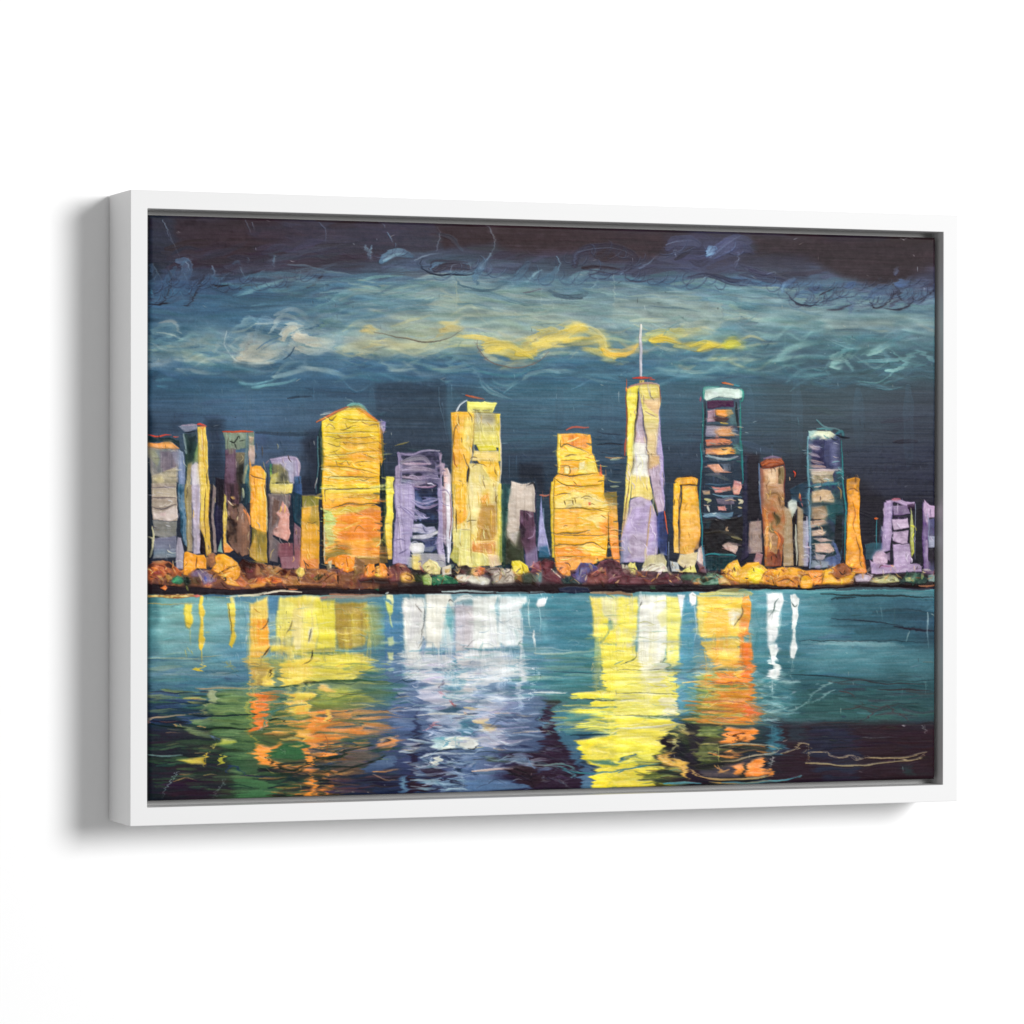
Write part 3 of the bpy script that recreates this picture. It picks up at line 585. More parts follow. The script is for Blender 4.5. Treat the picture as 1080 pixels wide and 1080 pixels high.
    S('e0e4cc f4f0d4 dcdcb8', 2.8, '400,90 520,82 600,70 760,68 810,70', a=.9, h=.3); L('b4a450', '240,85 300,82 390,90', 1.2)
    # orange column
    P('ecc860 f0b840 eca038 e89c38', '515,125 600,95 600,130 590,190 596,240 605,330 585,370 560,372 516,372', h=.25, rim=.2)
    P('f4d878 f0cc64', '512,122 600,84 600,190 516,188', h=.25, rim=.2); L('a87430', '530,140 560,165', 1); P('e89c3c ec9434 f0a844', '516,188 592,192 600,260 516,262', d='h', h=.22); P('f0c468 e8b04c', '516,322 600,318 572,372 516,372', d='h', h=.22)
    P('4c7ca0 5088a0', '598,84 660,84 640,190 600,230', a=.9); P('8cb0b8 64909c', '600,170 630,170 632,270 605,280', a=.7)
    L('2a2418', '566,375 590,345 604,328', 1.6); L('6c4c28', '560,245 585,222 600,190', 1.3)
    P('e8c050 e0b048 c89c4c', '510,375 600,378 610,430 600,510 510,510', d='h', rag=2, a=.8, soft=1.5); P('8c9858 6c9070', '600,385 660,385 665,520 610,520', d='h', a=.8, rag=2, soft=1.5)
    P('f0d468 ecc858', '600,420 625,422 610,455 620,480 612,512 562,512 568,470', h=.28, rim=.2); L('241f18', '592,468 600,440 620,424', 1.6)
    # big yellow reflection
    T(150, 610, 4.5)
    P('f8f0a0 f4e478 f0d860 f4dc74 f0cc58', '655,88 810,84 830,280 815,360 720,360 705,300 640,290 640,180', g='n', h=.28, rim=.2)
    P('f4e880 f0e06c', '650,92 720,120 706,210 680,260 638,290 635,190', h=.25); P('f4dc80 f4e4a0', '715,150 800,110 810,240 800,300 770,340 722,340 705,280', h=.25, rim=.2); P('8c9c84 a8a888', '600,284 715,278 712,318 620,320', d='h', a=.85)
    P('e4cc60 d8c458', '610,320 720,322 722,350 605,352', d='h'); L('3a3018', '682,265 700,238 712,200', 1.5); L('2a2418', '756,408 800,390 812,372', 1.7); L('2a2418', '786,300 792,265 810,240', 1.4)
    P('f0e07c f4e890', '700,345 720,350 720,385 700,382', h=.2)
    T(320, 610, 4.5)
    P('f4ea9c f4e070 ecd85c', '0,84 80,84 84,110 55,170 75,240 45,320 0,335', g='n', h=.28, rim=.2); P('ecdc58 e8d850 e4d45c', '60,105 150,105 152,330 60,335 70,230 55,160', g='n', h=.22)
    P('b89c3c a8903c b8a450 c8b458', '152,120 300,108 320,200 290,310 220,330 165,330 150,230', g='h', h=.2, wob=.3); P('a8883c b09440 a88c40', '152,125 235,120 232,240 225,330 175,330 150,240', g='n', h=.22, a=.9); P('c8a44c d0b04c', '240,130 290,130 280,260 240,250', a=.6, soft=5)
    P('b0b864 90a070 5c98a0', '290,120 390,130 385,320 300,320', g='h', a=.8, soft=4, rag=2, d='h'); S('b8684c a86850', 4, '80,90 200,84 370,84', a=.8); S('6ca0a0', 4, '70,78 180,76 380,78', a=.8)
    P('d0bc54 e0c850 e8d050 c8b850 a8ac58', '0,335 150,340 290,350 350,420 260,480 150,490 0,488', g='n', d='h', rag=4, soft=3, a=.85); P('ecd85c e8d458', '0,360 240,370 260,420 200,470 0,485', d='h', a=.75, rag=3, soft=3)
    FIELD('0,340 380,350 380,600 0,600', 100, 26, 2.8, 0, aj=.05, pal='c8bc54 8ca058 5c8458 e0cc58 3c6c5c', pa=.45, a=.6, curve=.05)
    S('4a8ca0 7ca8a0', 2.4, '150,345 250,342 330,330 450,335', a=.85); L('5c7c60', '0,354 140,352', 1.2); L('201c14', '0,402 25,395 40,372 44,340', 1.8)
    P('f4f0d0 f0e8b8', '20,250 42,225 35,290 20,320', h=.3); L('2a2418', '22,300 36,235', 1.2)
    L('2c5838', '0,500 90,488 250,484 390,490', 3); S('6c9858 486c44', 4, '140,570 240,550 330,545 430,535', a=.7); L('385c34', '115,578 180,562 260,548 300,550', 3)
    P('c8b84c a8a848 788c44', '60,530 200,510 300,560 350,590 60,600', d='h', g='n', a=.55, rag=4, soft=3); P('f0c87c f0bc68', '70,500 95,505 150,535 110,540 70,525', h=.25, rim=.2); S('c8c078', 2, '230,570 225,600 290,600 330,610', a=.6)
    P('e8dc78 f0d070', '0,560 30,560 25,640 0,660', h=.25, rim=.2); L('242820', '25,590 34,562', 1.2)
    P('e89c4c e8904c ec9444 e8843c e49048', '20,640 140,615 230,620 260,700 330,735 290,760 200,790 160,830 80,870 20,830 10,760', g='n', d='h', rag=5, soft=1.5, h=.22)
    FIELD('130,610 420,620 380,760 200,840 140,800', 110, 30, 2.8, -.02, aj=.05, pal='e09850 c88c54 3c5c54 6c7450 34507c 2c4c58 a87c50', pa=.75, a=.75, curve=.04)
    P('f0b454 f0c468', '108,622 128,620 130,655 142,658 122,682 110,672', h=.3, rim=.25); L('4c3c20', '125,680 142,660', 1.2); L('a85c28', '75,850 105,820 112,770 100,740', 1.3); P('f0cc70', '0,720 38,722 25,765 0,770', h=.2)
    P('f0b070 e8985c d4885c', '340,792 400,765 430,745 438,780 420,815 380,812', h=.28); L('2c3038', '365,790 400,765 430,746', 1.6); S('ecbc88', 2.4, '350,775 400,755 440,760', a=.8); S('a87c64', 2.5, '440,745 450,770', a=.6)
    FIELD('0,780 200,800 450,760 450,860 250,900 0,900', 60, 34, 2.8, -.15, aj=.08, pal='2c4c40 34543c 44444c 5c5458 38506c', pa=.8, a=.7, curve=.1)
    P('5c5450 6c5c54 4c4448', '200,840 330,815 380,840 330,850 240,890 150,930', d='h', a=.8, rag=2, soft=2); L('1f302c', '0,830 60,850 160,850 200,830 260,808 320,790', 3.2); L('24302c', '10,880 80,890 180,895 260,895', 2.6)
    P('44608c 4a6894 3c5480', '280,905 370,850 440,840 440,890 370,915 300,918', h=.15, soft=1.4); S('e09850 a87c5c', 1.8, '330,915 380,920 450,905', a=.8); L('24302c', '80,965 170,925 260,890 400,840', 2); S('c89458', 1.5, '110,940 200,925 240,915', a=.8)
    P('e08c48 d87c40 e08840', '30,1000 70,960 110,930 150,920 130,960 110,1000 160,1030 20,1032', d='h', h=.2, rag=2); FIELD('0,880 160,890 160,1030 0,1030', 70, 22, 2.8, 0, aj=.15, pal='2c3c34 e08c48 34443c 242c34 d87c40 3c4c64', pa=.85, a=.75, curve=.2)
    FIELD('160,930 470,930 470,1026 160,1030', 60, 34, 3, 0, aj=.03, pal='28304a 3a3038 24243c 5c4444 2c385c', pa=.8, a=.7, curve=.03); S('6c5048', 2, '120,960 200,975 260,980', a=.7)
    # bar of blue and first white spot
    P('4a84a0 4c80a4 487498 4c6ca0', '388,90 470,84 468,480 440,480 388,460', a=.85, soft=1.4)
    P('f4f4c4 f0f0a0', '395,72 425,78 430,110 425,130 412,105 392,100', h=.4, rim=.3); P('e4e47c dce070 dce070', '388,110 425,130 420,165 405,180 395,160', h=.3, rim=.2); S('d8e084', 2, '408,180 420,230', a=.8); P('c8d89c e0e8a8', '398,285 425,278 430,315 405,322', a=.85, soft=1.5, d='h'); P('e0e8a0 e8ecb0', '400,350 428,350 425,400 405,400', a=.85, soft=1.5, d='h'); S('c8dcac', 4, '395,435 425,430', a=.6)
    # ---- white reflection
    P('eef0e8 f4f4ec f0f0e4 e4e8e0', '478,96 560,90 576,100 570,180 580,280 560,330 500,420 480,330 468,140', g='n', h=.3, rim=.2); P('f4f2e4 f0eee0 f4f2e8', '580,76 700,76 716,130 690,220 650,330 580,335 576,240', g='n', h=.3, rim=.22)
    P('d4d0d0 c8c4cc', '500,110 560,130 552,250 500,300', a=.5, soft=5); P('c0d4d0 5ca0ac 6cacb0 a8c8cc', '690,110 712,150 712,330 650,330 655,260', a=.85, soft=1.6)
    P('c8bcc4 ccc4cc d4ccc8', '722,130 810,130 810,330 722,350', a=.9, soft=1.5, h=.22); S('f0f0e8', 5, '720,110 780,90 810,100', a=.9, h=.3); L('3c3c3c', '570,140 574,200 565,240 555,290', 1.2); L('5c5c54', '545,330 565,295 578,285', 1.3); L('4c4c4c', '690,110 700,100 712,115', 1.2); L('605850', '530,120 548,150 560,160', 1.1); L('88888c', '755,325 772,318', 1.2)
    S('5c9cb0 78a8b0', 2, '500,340 620,345 800,350', a=.7); P('c8d0d0 e0e0dc e8e4dc dcd4d0', '480,350 640,350 700,400 720,480 640,520 500,470', g='n', d='h', rag=4, soft=3, a=.75)
    P('e0dcd8 e8e4dc e4dcd4', '722,350 810,350 810,560 760,560 735,480', d='h', a=.85, soft=2, rag=1.5); P('5c9ca8 5494a4 7cacb0', '685,400 720,380 760,480 770,560 720,590 680,560', d='h', a=.65, rag=3, soft=2)
    FIELD('480,350 810,350 810,640 520,640', 150, 22, 2.6, 0, aj=.07, pal='e8e4e0 c0bcd0 6ca0b0 f0ece4 9ca4c0 4a6c94', pa=.7, a=.65, curve=.08)
    FIELD('440,470 560,480 560,760 440,760', 50, 24, 3, 0, aj=.03, pal='4a6ca4 5474ac 3c5c94 6c8cbc', pa=.8, a=.7, curve=.03)
    P('e0d8dc ccc8d4 e4dce0', '540,530 640,500 690,560 710,600 640,605 560,580', d='h', a=.75, rag=2, soft=1.5); L('3c2c48', '640,520 660,490 662,475', 1.4); S('ccb8dc', 2, '580,480 640,470 680,470', a=.7); L('c84c54', '690,575 720,612', 1.6); S('a84c6c e06c80', 1.6, '640,535 680,560', a=.8)
    S('3c5c7c 2c4464', 2, '470,610 620,600 740,580', a=.7); S('e0e0d8 f0e8c8', 2, '560,650 680,640 810,655', a=.8); P('2c4c54 34546c', '700,600 760,625 740,640 620,640', d='h', a=.8, rag=1); S('ecb490', 3, '765,640 775,650', a=.8)
    P('4c88a0 3c7c8c 3c8094 5c94a4', '740,660 810,655 810,740 740,750', d='h', a=.8, rag=2, soft=1.5); FIELD('560,640 810,640 810,760 560,760', 30, 14.4, 2.97, 0, aj=0.30, pal='e0e4e8 3c5c7c c8ccd8 5c84ac 2c4460', pa=.55, a=.55, curve=.22, h=.18)
    S('d8809c e8a0b0', 1.6, '580,720 620,690 650,680', a=.8); S('c84c64', 1.3, '600,695 640,700', a=.8); S('e0e4f0', 3, '590,745 600,730', a=.9)
    P('2c3050 343858 2c2438 30243a', '550,620 556,760 545,860 550,930 515,930 510,840 520,740', a=.8, soft=1.5, rag=1); FIELD('500,740 600,740 600,930 500,930', 36, 16, 2.6, 0, aj=.05, pal='3c5c7c a8b8c0 2c3c5c d0d8dc', pa=.7, a=.65)
    P('e8f0e8 f0f4ec e4ecd8', '670,755 720,748 790,760 808,775 800,800 740,810 650,812 600,800 640,770', d='h', h=.3, rim=.2); P('a4c8cc c4dcdc', '600,765 650,750 650,810 610,800', h=.2, a=.9); P('6ca8b8 5c98ac', '655,750 672,750 672,795 655,800', a=.9); S('6ca8b8', 2, '720,752 725,800', a=.6); S('c8dce0', 2.4, '490,765 560,775 610,780', a=.7)
    L('2c3848', '620,820 700,812 800,815', 1.8); FIELD('560,820 810,820 810,930 560,930', 35, 17.6, 3.24, .1, aj=0.30, pal='c0ccd4 3c5c84 2c3c5c 6c94b4 242c44 a0b4c8', pa=.85, a=.55, curve=.22, h=.2)
    S('c0ccd0 dce4e4', 2, '560,850 640,828 720,835 810,830', a=.85); S('b0bcc8', 2, '610,850 605,870 625,900 680,895', a=.8); P('d8dcd0 ece8d8', '615,852 640,842 658,865 650,890 625,888', h=.35, rim=.25); S('8ca4b8', 1.8, '700,870 760,880 800,870', a=.7)
    P('3a2834 342430 382a3a', '490,940 560,940 640,955 600,965 620,985 560,1000 590,1018 495,1020', d='h', rag=2, a=.95, h=.15); P('3a2838 40303e', '550,900 640,900 740,935 700,950 600,945', d='h', rag=2, a=.75, soft=1.5); FIELD('560,930 760,930 760,1016 560,1016', 60, 20, 2.4, 0, aj=.05, pal='7ca8c0 2c2838 34507c a4c4d0 382838', pa=.85, a=.75)
    P('3c6c9c 447cb0', '462,940 490,940 492,1020 462,1020', a=.7, soft=1.5); S('7cb0cc 5c94b4', 2.5, '480,950 475,990 490,1010', a=.7); P('3c5c94 4464a0', '765,900 810,890 810,1012 765,1014', a=.7, soft=2); R('b0c8d8', '740,930 760,960 750,990 700,1000', 1.4)
    T(490, 610, 4.5)
    P('d4ccd0 ccc4c8 e0d8d8', '0,140 38,140 40,330 0,330', a=.9, soft=1); P('f2f2e8 ecefe8 e8ece4 f0f0ec', '38,90 165,80 150,170 155,260 170,330 40,335', g='n', h=.28, rim=.2); P('eef0ec e4ebe8 e0e8e8', '165,85 290,88 300,110 260,150 275,200 265,260 275,320 200,325 150,300 160,160', g='n', h=.28, rim=.22)
    FIELD('20,90 270,90 270,330 20,330', 20, 11.2, 2.97, 1.5, aj=0.30, pal='ffffff d0dcdc e8e4dc a8c4c8', pa=.5, a=.6, h=.25, curve=.22)
    L('4c4c4c', '10,325 40,295 60,290', 1.0); S('5c98a8', 3, '155,90 150,150 165,180', a=.6); L('3c4c54', '250,320 268,295 280,300', 1.2); S('8cb8bc', 1.6, '300,80 305,150 310,235', a=.8); S('c8dcdc', 1.4, '308,100 303,180 312,240', a=.8)
    P('5c96a4 649cac 8cb8b8', '275,285 330,280 320,318 275,322', d='h', a=.5, soft=3); P('ecece8 e4e4e0 dce0e0 e4e0e0', '0,340 300,360 270,420 250,455 140,500 60,530 0,520', g='n', d='h', rag=5, a=.85, soft=2); S('54909c 9cb8b8', 2, '0,332 150,340 330,330 500,345', a=.7)
    FIELD('0,360 320,350 320,580 0,580', 110, 24, 2.6, -.05, aj=.06, pal='ece8e4 a8c0c8 6c9cac e0dcdc 8ca0bc', pa=.6, a=.6, curve=.05)
    P('f8fcfc ffffff', '348,98 378,92 388,100 382,130 352,136 342,118', h=.5, rim=.4); S('e8f4f4', 1.5, '390,90 385,105', a=.8); R('d8ecec', '360,70 372,92', 1.6); R('b0d4d8', '355,130 360,180 358,300', 1.2, a=.6); P('7cb0b8 5c9cac', '365,210 385,215 395,300 375,320', a=.5, soft=3)
    S('f0f4f0', 3, '330,250 327,280 334,330', a=.95, h=.35); S('ffffff f0f4f4', 3.4, '336,425 338,490 325,540 312,578', a=.95, h=.4, tp=.7); R('c8dcdc', '320,460 350,455', 1.4); R('c8dcdc', '335,330 336,370', 1.2); R('a0c8cc', '490,300 520,290 540,310 510,320', 1.2)
    P('458290 3f7c8c 407c8a', '400,110 595,80 610,150 610,300 560,320 330,330 400,200', g='n', d='h', a=.4, soft=8); FIELD('290,340 640,350 640,560 290,560', 90, 40, 3, 0, aj=.02, pal='3c7884 5c98a0 346c7c 4c8890 84ac98', pa=.7, a=.55, curve=.02)
    S('a8bcac 8cac94', 2.5, '330,355 450,358 640,345', a=.7); L('2c5c6c', '420,440 540,448 650,450', 1.6); S('e0e8e4', 2, '330,540 400,542 480,548', a=.85, h=.25); L('2c4c5c', '500,578 640,580 810,572', 1.3)
    P('344038 4a3838 34343c', '370,580 450,578 440,600 400,630', d='h', a=.9, h=.15); P('50686c 64787c', '455,590 480,585 485,605 460,610', a=.6); P('3c2c3c 38263a 3c2c40', '400,600 440,640 440,760 500,800 555,900 552,996 330,998 340,960 370,900 360,760', g='n', d='h', rag=2, h=.12, a=.95, soft=2)
    P('44788c 3f7890 3c7090', '445,620 540,620 520,740 555,800 545,900 480,800 440,740', d='h', rag=2, a=.7, soft=2); FIELD('400,590 480,590 480,760 380,760', 25, 10.4, 2.16, 0, aj=0.48, pal='6c9ca0 84a8a8 4c6878 3c4458', pa=.9, a=.5, h=.25, curve=.22)
    S('4c5c94', 6, '200,590 280,600 360,590', a=.4); P('8c98bc b0a8d0 7c90c0', '100,590 230,580 300,600 250,640 110,640', d='h', g='n', a=.6, rag=4, soft=4); P('5c88bc 5484bc 5078b0', '180,600 370,590 365,750 350,820 180,820', g='n', d='h', rag=4, a=.5, soft=4)
    P('ccc0cc e0c89c e8c478 c8b8b0', '50,650 130,640 140,710 120,740 60,720', d='h', rag=3, a=.85, soft=2); P('ccc8d0 c0bccc e0d4d4', '60,730 180,700 200,760 120,810 70,790', g='n', d='h', rag=3, a=.7, soft=2)
    FIELD('0,590 360,590 360,820 0,820', 130, 26, 2.4, 0, aj=.05, pal='5c84b8 a8a8cc 3c5c8c dcd0d4 e8c884 7ca0c8', pa=.5, a=.6, curve=.05); L('3c4c70', '150,650 230,662 370,655', 1.6); L('2c4464', '0,650 60,640', 2); L('384858', '0,820 200,825 360,822', 1.6)
    P('f0f0e8 e8ece4', '0,755 40,760 65,785 60,800 0,812', h=.3, rim=.2); L('2c3038', '20,805 45,805 65,785', 1.6); L('3c4854', '30,860 130,855 220,865 330,870 420,890 560,925', 2.4); P('44544c 4a5854', '80,845 130,845 220,862 225,872 130,868', h=.15); S('8c98a0', 1.4, '220,870 340,885 470,892', a=.8)
    P('7c9cc0 88a0c0', '230,870 240,840 280,835 320,860 340,910 300,900', a=.5, soft=2); FIELD('60,830 400,830 400,940 60,940', 35, 16.0, 2.7, .1, aj=0.30, pal='8cb0d0 3c5c88 c0c8d8 34304a 6c94bc', pa=.55, a=.5, curve=.22, h=.2); S('e8c8b0 e0c0b8', 2.4, '50,915 130,905 230,905', a=.85, h=.2)
    P('38282f 3c2a38', '200,905 280,885 340,900 350,930 380,960 330,996 290,980 230,960 250,930', h=.2, rag=1.5, a=.95); L('241c24', '240,900 300,930 330,990', 2); S('2c2430', 3, '205,905 260,935 330,940', a=.9)
    P('4470a4 4a7cb4 4878b0', '60,950 230,960 320,996 0,1010 0,960', g='n', d='h', a=.75, rag=3, soft=2); L('3c6ca8', '40,900 60,870', 2); L('6c94c0', '300,850 310,880 330,905', 1.5)
    FIELD('370,800 520,800 540,980 380,980', 30, 14.4, 1.76, .3, aj=0.30, pal='4c5c6c 5c6470 30384a 6c747c', pa=.9, a=.5, h=.2, curve=.22); S('7c8c84 4c9494', 2, '380,890 470,880 560,930', a=.8)
    P('3c70a0 4884ac', '560,880 610,900 605,996 556,998', a=.7, soft=2); L('4c8490', '480,910 540,945', 1.8)
    # ---- yellow reflection (the tall tower)
    P('ecd050 f0dc7c e8d44c e8d850', '596,86 680,90 685,250 640,310 610,270 608,150', g='h', h=.3, rim=.25); P('f0e49c f0e8b0 ece090', '650,90 810,90 810,300 720,310 700,200 652,180', g='n', h=.28); P('f0d448 ecd040', '690,250 730,230 750,280 720,310 650,312', h=.32, rim=.2); P('dcd468 e8dc80', '740,120 810,110 810,250 745,230', a=.6, soft=3)
    P('ece080 e8d860 ecd854 e8d850', '640,315 810,320 810,560 700,560 655,500 650,400', g='n', h=.28, rim=.18); P('e8d454 e8d850 ecd848', '540,545 660,530 810,540 810,740 690,740 530,700 600,660 510,630 620,600', d='h', g='n', rag=6, soft=1.5, h=.22)
    P('e8d850 e0d048 ecd440 e8d040', '555,765 680,745 810,720 810,990 605,996 610,930 640,900 570,860 525,770', g='n', h=.28, rim=.2); P('d0c870 e0d060', '620,780 700,770 720,850 640,870 580,840', g='n', a=.6, soft=4)
    FIELD('520,560 810,560 810,740 520,740', 70, 40, 2.4, 0, aj=.03, pal='5c9488 e8d850 3c7c80 b8c068 f0e070', pa=.6, a=.6, curve=.03)
    P('4a8484 5c9484', '510,630 600,640 650,650 600,662 500,670', d='h', a=.85, rag=2); L('3c4c40', '570,575 700,580 810,575', 1.6); P('3c7c80 448488', '570,655 680,660 560,672 500,668', d='h', a=.8); S('f0e890 e8e090', 2, '660,665 740,665 810,658', a=.9)
    L('24404c', '500,742 600,745 680,740', 2.4); S('f0e49c e8dc80', 2.2, '690,740 760,720 810,715', a=.9, h=.25); L('e0d488', '610,400 605,440', 1.2); P('3c7c5c 44805c 3c7464', '590,860 640,865 700,862 730,878 715,890 660,885', d='h', h=.15, rag=.5); L('2c8088', '440,890 560,925 680,920 780,905 810,898', 1.6, .7)
    L('6c6c48', '750,410 790,395 810,375', 1.2); R('f8f8d8', '655,575 665,580', 2); FIELD('640,90 810,90 810,560 650,560', 18, 9.6, 2.7, .9, aj=0.30, pal='f8f0b0 d8c850 ece070', pa=.55, a=.6, h=.3, curve=.22)
    T(650, 610, 4.5)
    P('f4ecb8 f0e488 ecdc60 e8d858', '0,86 105,90 100,280 60,340 0,330', g='n', h=.28, rim=.15); P('f4f2dc f6f4e4 f4f4e8 f4f0d8', '108,84 240,80 240,330 215,400 120,440 104,330', g='n', h=.3, rim=.22); P('f2ecb4 ece480 e8dc70 f0e48c', '240,84 300,84 312,160 300,250 300,400 240,420', g='n', h=.28); P('f8fafa f0f4f0', '290,75 322,80 325,130 310,200 300,140', h=.35, rim=.25)
    P('ece490 e8e07c', '190,180 240,130 250,220 215,240', a=.6, soft=2); S('c8d4cc', 2, '84,300 150,298 240,305 330,300', a=.7); P('ecdc68 e8d860 f0e480', '0,345 110,350 125,440 0,440', g='n', h=.25); P('f4f0d8 f8f4e4', '104,330 215,330 230,440 110,440', g='n', h=.25, a=.85)
    P('ecdc60 e8dc64 ece078 e8dc68', '0,440 290,440 300,520 290,650 0,655', g='n', d='h', h=.25, rag=1.5); P('f6f2e0 f0ecc8', '110,445 250,450 240,500 200,525 150,490', d='h', rag=3, a=.85, soft=2); P('f0e8c4 f4eed8', '205,560 285,570 290,640 230,650', a=.8, soft=2, h=.3); FIELD('0,440 290,440 290,650 0,650', 60, 26, 2.2, 0, aj=.03, pal='f0e890 d8cc5c e8dc70 f4f0d0', pa=.8, a=.6, curve=.03)
    L('8c8c58', '0,548 150,545 290,550', 1.3); L('50503c', '0,434 200,432 460,434 620,432', 1.2, .8); L('808050', '200,655 0,652', 1.4); L('50583c', '280,655 450,655 560,655', 1.5); L('3c3424', '215,405 235,375', 1.3); L('3c4c30', '25,412 90,380 96,345', 1.2); L('2c2818', '108,132 122,112', 1.6)
    P('ecdc64 e8d85c e8d450', '0,660 280,668 270,700 230,760 200,830 0,860', g='n', d='h', h=.25, rag=1); P('e8d848 e8dc54 ece060', '0,760 90,770 180,800 200,860 0,880', g='n', a=.8, h=.25); P('e4d450 d8cc4c e0c848 ccc04c', '0,900 180,880 220,900 200,985 0,992', g='n', d='h', rag=3, h=.22); FIELD('100,860 330,880 330,980 180,985', 50, 26, 2.4, 0, aj=.04, pal='a8a848 4a5c38 2c3c34 c8b850', pa=.8, a=.7)
    S('dce0c0 e8e8d0', 2, '0,716 150,705 290,690', a=.8, h=.25); L('2c7084', '0,915 100,895 200,875', 1.6); S('245c78', 2.6, '20,870 60,850 90,842', a=.9); L('1c4c6c', '80,835 90,850', 2.4); L('3c8090', '40,910 10,925', 2)
    # blue gap
    P('58a0b0 549cb0 4c94b0 508cac', '318,90 372,90 376,240 366,330 370,500 380,640 300,640 290,520 305,400 310,200', g='n', h=.1, a=.8, soft=1.5); P('fafafa f4f8f4', '342,80 360,66 380,80 378,125 360,132 345,112', h=.45, rim=.35); S('b0ccd4', 1.6, '372,130 380,240 368,300', a=.8)
    FIELD('290,430 400,430 400,650 290,650', 30, 17.6, 2.7, .1, aj=0.18, pal='4c88a0 b8b878 6ca0ac 3c7494 d0c878', pa=.55, a=.5)
    # ---- orange reflection right
    P('e8c050 f0cc5c ecc850 e4b848', '385,84 600,84 610,120 590,280 400,285 385,200', g='n', d='h', h=.25, rag=1); P('f0dc7c ece088', '385,100 420,90 415,250 390,270', a=.7, soft=2); S('e8d060 f0dc80', 5, '400,75 520,66 640,76', a=.85); S('a8bc84', 3, '490,62 560,58 640,66', a=.8)
    P('f0ac48 ec9838 e88c34', '600,90 630,80 640,120 636,190 625,240 600,250 595,180', h=.32, rim=.25); P('e89434 e47c30', '590,180 620,195 630,270 580,280', h=.25); P('fcf4dc faf0d4 f6ecd0', '525,160 560,142 596,150 600,180 560,228 535,215', h=.35, rim=.25); L('3c2818', '562,225 598,170 595,130', 1.6); P('f4d078 f0c868', '560,265 600,232 618,240 600,270', h=.3); P('f4c464 ecb454', '430,150 520,160 530,260 430,270', g='n', d='h', a=.6, soft=3); FIELD('400,100 600,100 600,280 400,280', 23, 17.6, 3.24, .15, aj=0.18, pal='f0d06c e0a840 f4dc88 e8b84c', pa=.55, a=.5, h=.2)
    P('d0b860 e8c058 f0c05c ecb050', '400,300 560,285 600,290 590,340 590,420 480,430 440,380', d='h', rag=2, h=.25); P('8cacA0 7ca4ac 84a8a0', '372,380 420,355 460,390 455,450 400,480 370,470', g='n', a=.75, soft=4); P('b8c468 a8b85c b8b850', '390,470 480,430 500,520 480,600 400,620', d='h', rag=3, a=.8, soft=3)
    P('ec9c38 e88430 e07028 e47c30 dc6c28', '600,300 640,310 650,400 645,470 660,540 620,580 580,560 590,470 610,400 595,350', g='n', h=.3, rim=.2); P('e8a450 f0b858', '530,420 560,390 600,400 590,430', h=.3); L('3c2c1c', '560,460 575,475 590,480', 1.3); P('f0c058 e8b048', '560,440 600,435 600,480 575,470', h=.28)
    P('e8b048 e8a440 e08c38 d88038 e08440', '470,440 600,440 640,500 650,600 680,640 640,690 440,690 420,660 530,630 420,600 490,560', g='n', d='h', rag=6, soft=1.5, h=.2); FIELD('390,480 660,480 670,690 390,690', 150, 30, 2.3, .05, aj=.07, pal='e8b850 d87c30 a8b058 5c8c60 e49c40 c86028 8c4c30', pa=.75, a=.65, curve=.06, h=.15)
    P('e4703c e07030', '600,600 640,615 680,645 640,660 590,650', d='h', h=.25, rag=1); L('c89c50', '400,680 500,690 640,690', 1.8)
    P('3c8090 3c7c88 44848c', '650,230 720,300 700,690 670,690 650,560', g='n', a=.35, soft=5); FIELD('650,440 830,440 830,690 650,690', 55, 16.0, 2.97, .3, aj=0.18, pal='5c9ca4 2f6874 7cb0b4 3c7884 98c0c0', pa=.5, a=.6, curve=.2)
    # white drips on the right
    P('f4f8f8 fafcfa f4f8f4 f0f4f4', '712,76 780,70 788,110 770,150 775,240 750,300 725,320 712,240 718,150', h=.42, rim=.35); L('50605c', '735,210 745,160 748,120 755,105', 1.2); L('8cb0b4', '770,250 780,210 782,160', 1.5)
    P('f0f4f0 e8f0ec', '740,320 765,310 772,340 755,370 770,390 765,430 740,440 745,380', h=.35, rim=.3, rag=1); P('fafcf8 f0f4f0', '722,440 745,430 770,430 775,460 755,485 730,478', h=.4, rim=.3)
    for q in ('640,460 660,440 680,460', '650,480 690,490', '645,575 700,560', '640,590 730,600', '700,640 760,610 790,620', '690,620 740,640 820,640', '700,560 760,545', '720,500 770,490'):
        R('a8ccc8', q, 2)
    # lower right third
    P('2c2c34 38303c 302838', '290,690 480,690 390,800 360,880 340,880 340,760', a=.8, soft=2, h=.1); P('6c8048 5c6c40 84904c 5c6838', '390,700 480,700 510,730 490,755 390,750', g='n', d='h', h=.2); P('4c5434 5c6440 6c7044 4c5438', '395,790 480,785 482,870 390,880 385,830', g='n', h=.25, rim=.25, d='h'); L('b8b460', '480,790 484,870', 1.6); L('b8ac68', '400,790 478,786', 1.2)
    P('3c5454 2c4048', '490,690 680,700 730,780 500,790', d='h', a=.6, rag=2, soft=2); P('f09448 ec8838 f0984c e88840', '512,705 600,715 650,710 668,740 620,780 590,765 550,785 485,780 520,755', h=.32, rim=.25); L('5c2c14', '555,775 600,725', 1.5); L('4c2814', '535,740 560,750 590,735 612,740', 1.5); L('8c4418', '580,780 612,750', 1.2); P('f0a45c e88c40', '525,810 560,800 620,820 590,850 540,840', d='h', h=.25, rag=2, a=.9); FIELD('480,790 720,790 720,860 480,870', 50, 26, 2.2, .02, aj=.06, pal='2c2c34 34383c e09448 4c4c3c 242830', pa=.8, a=.65)
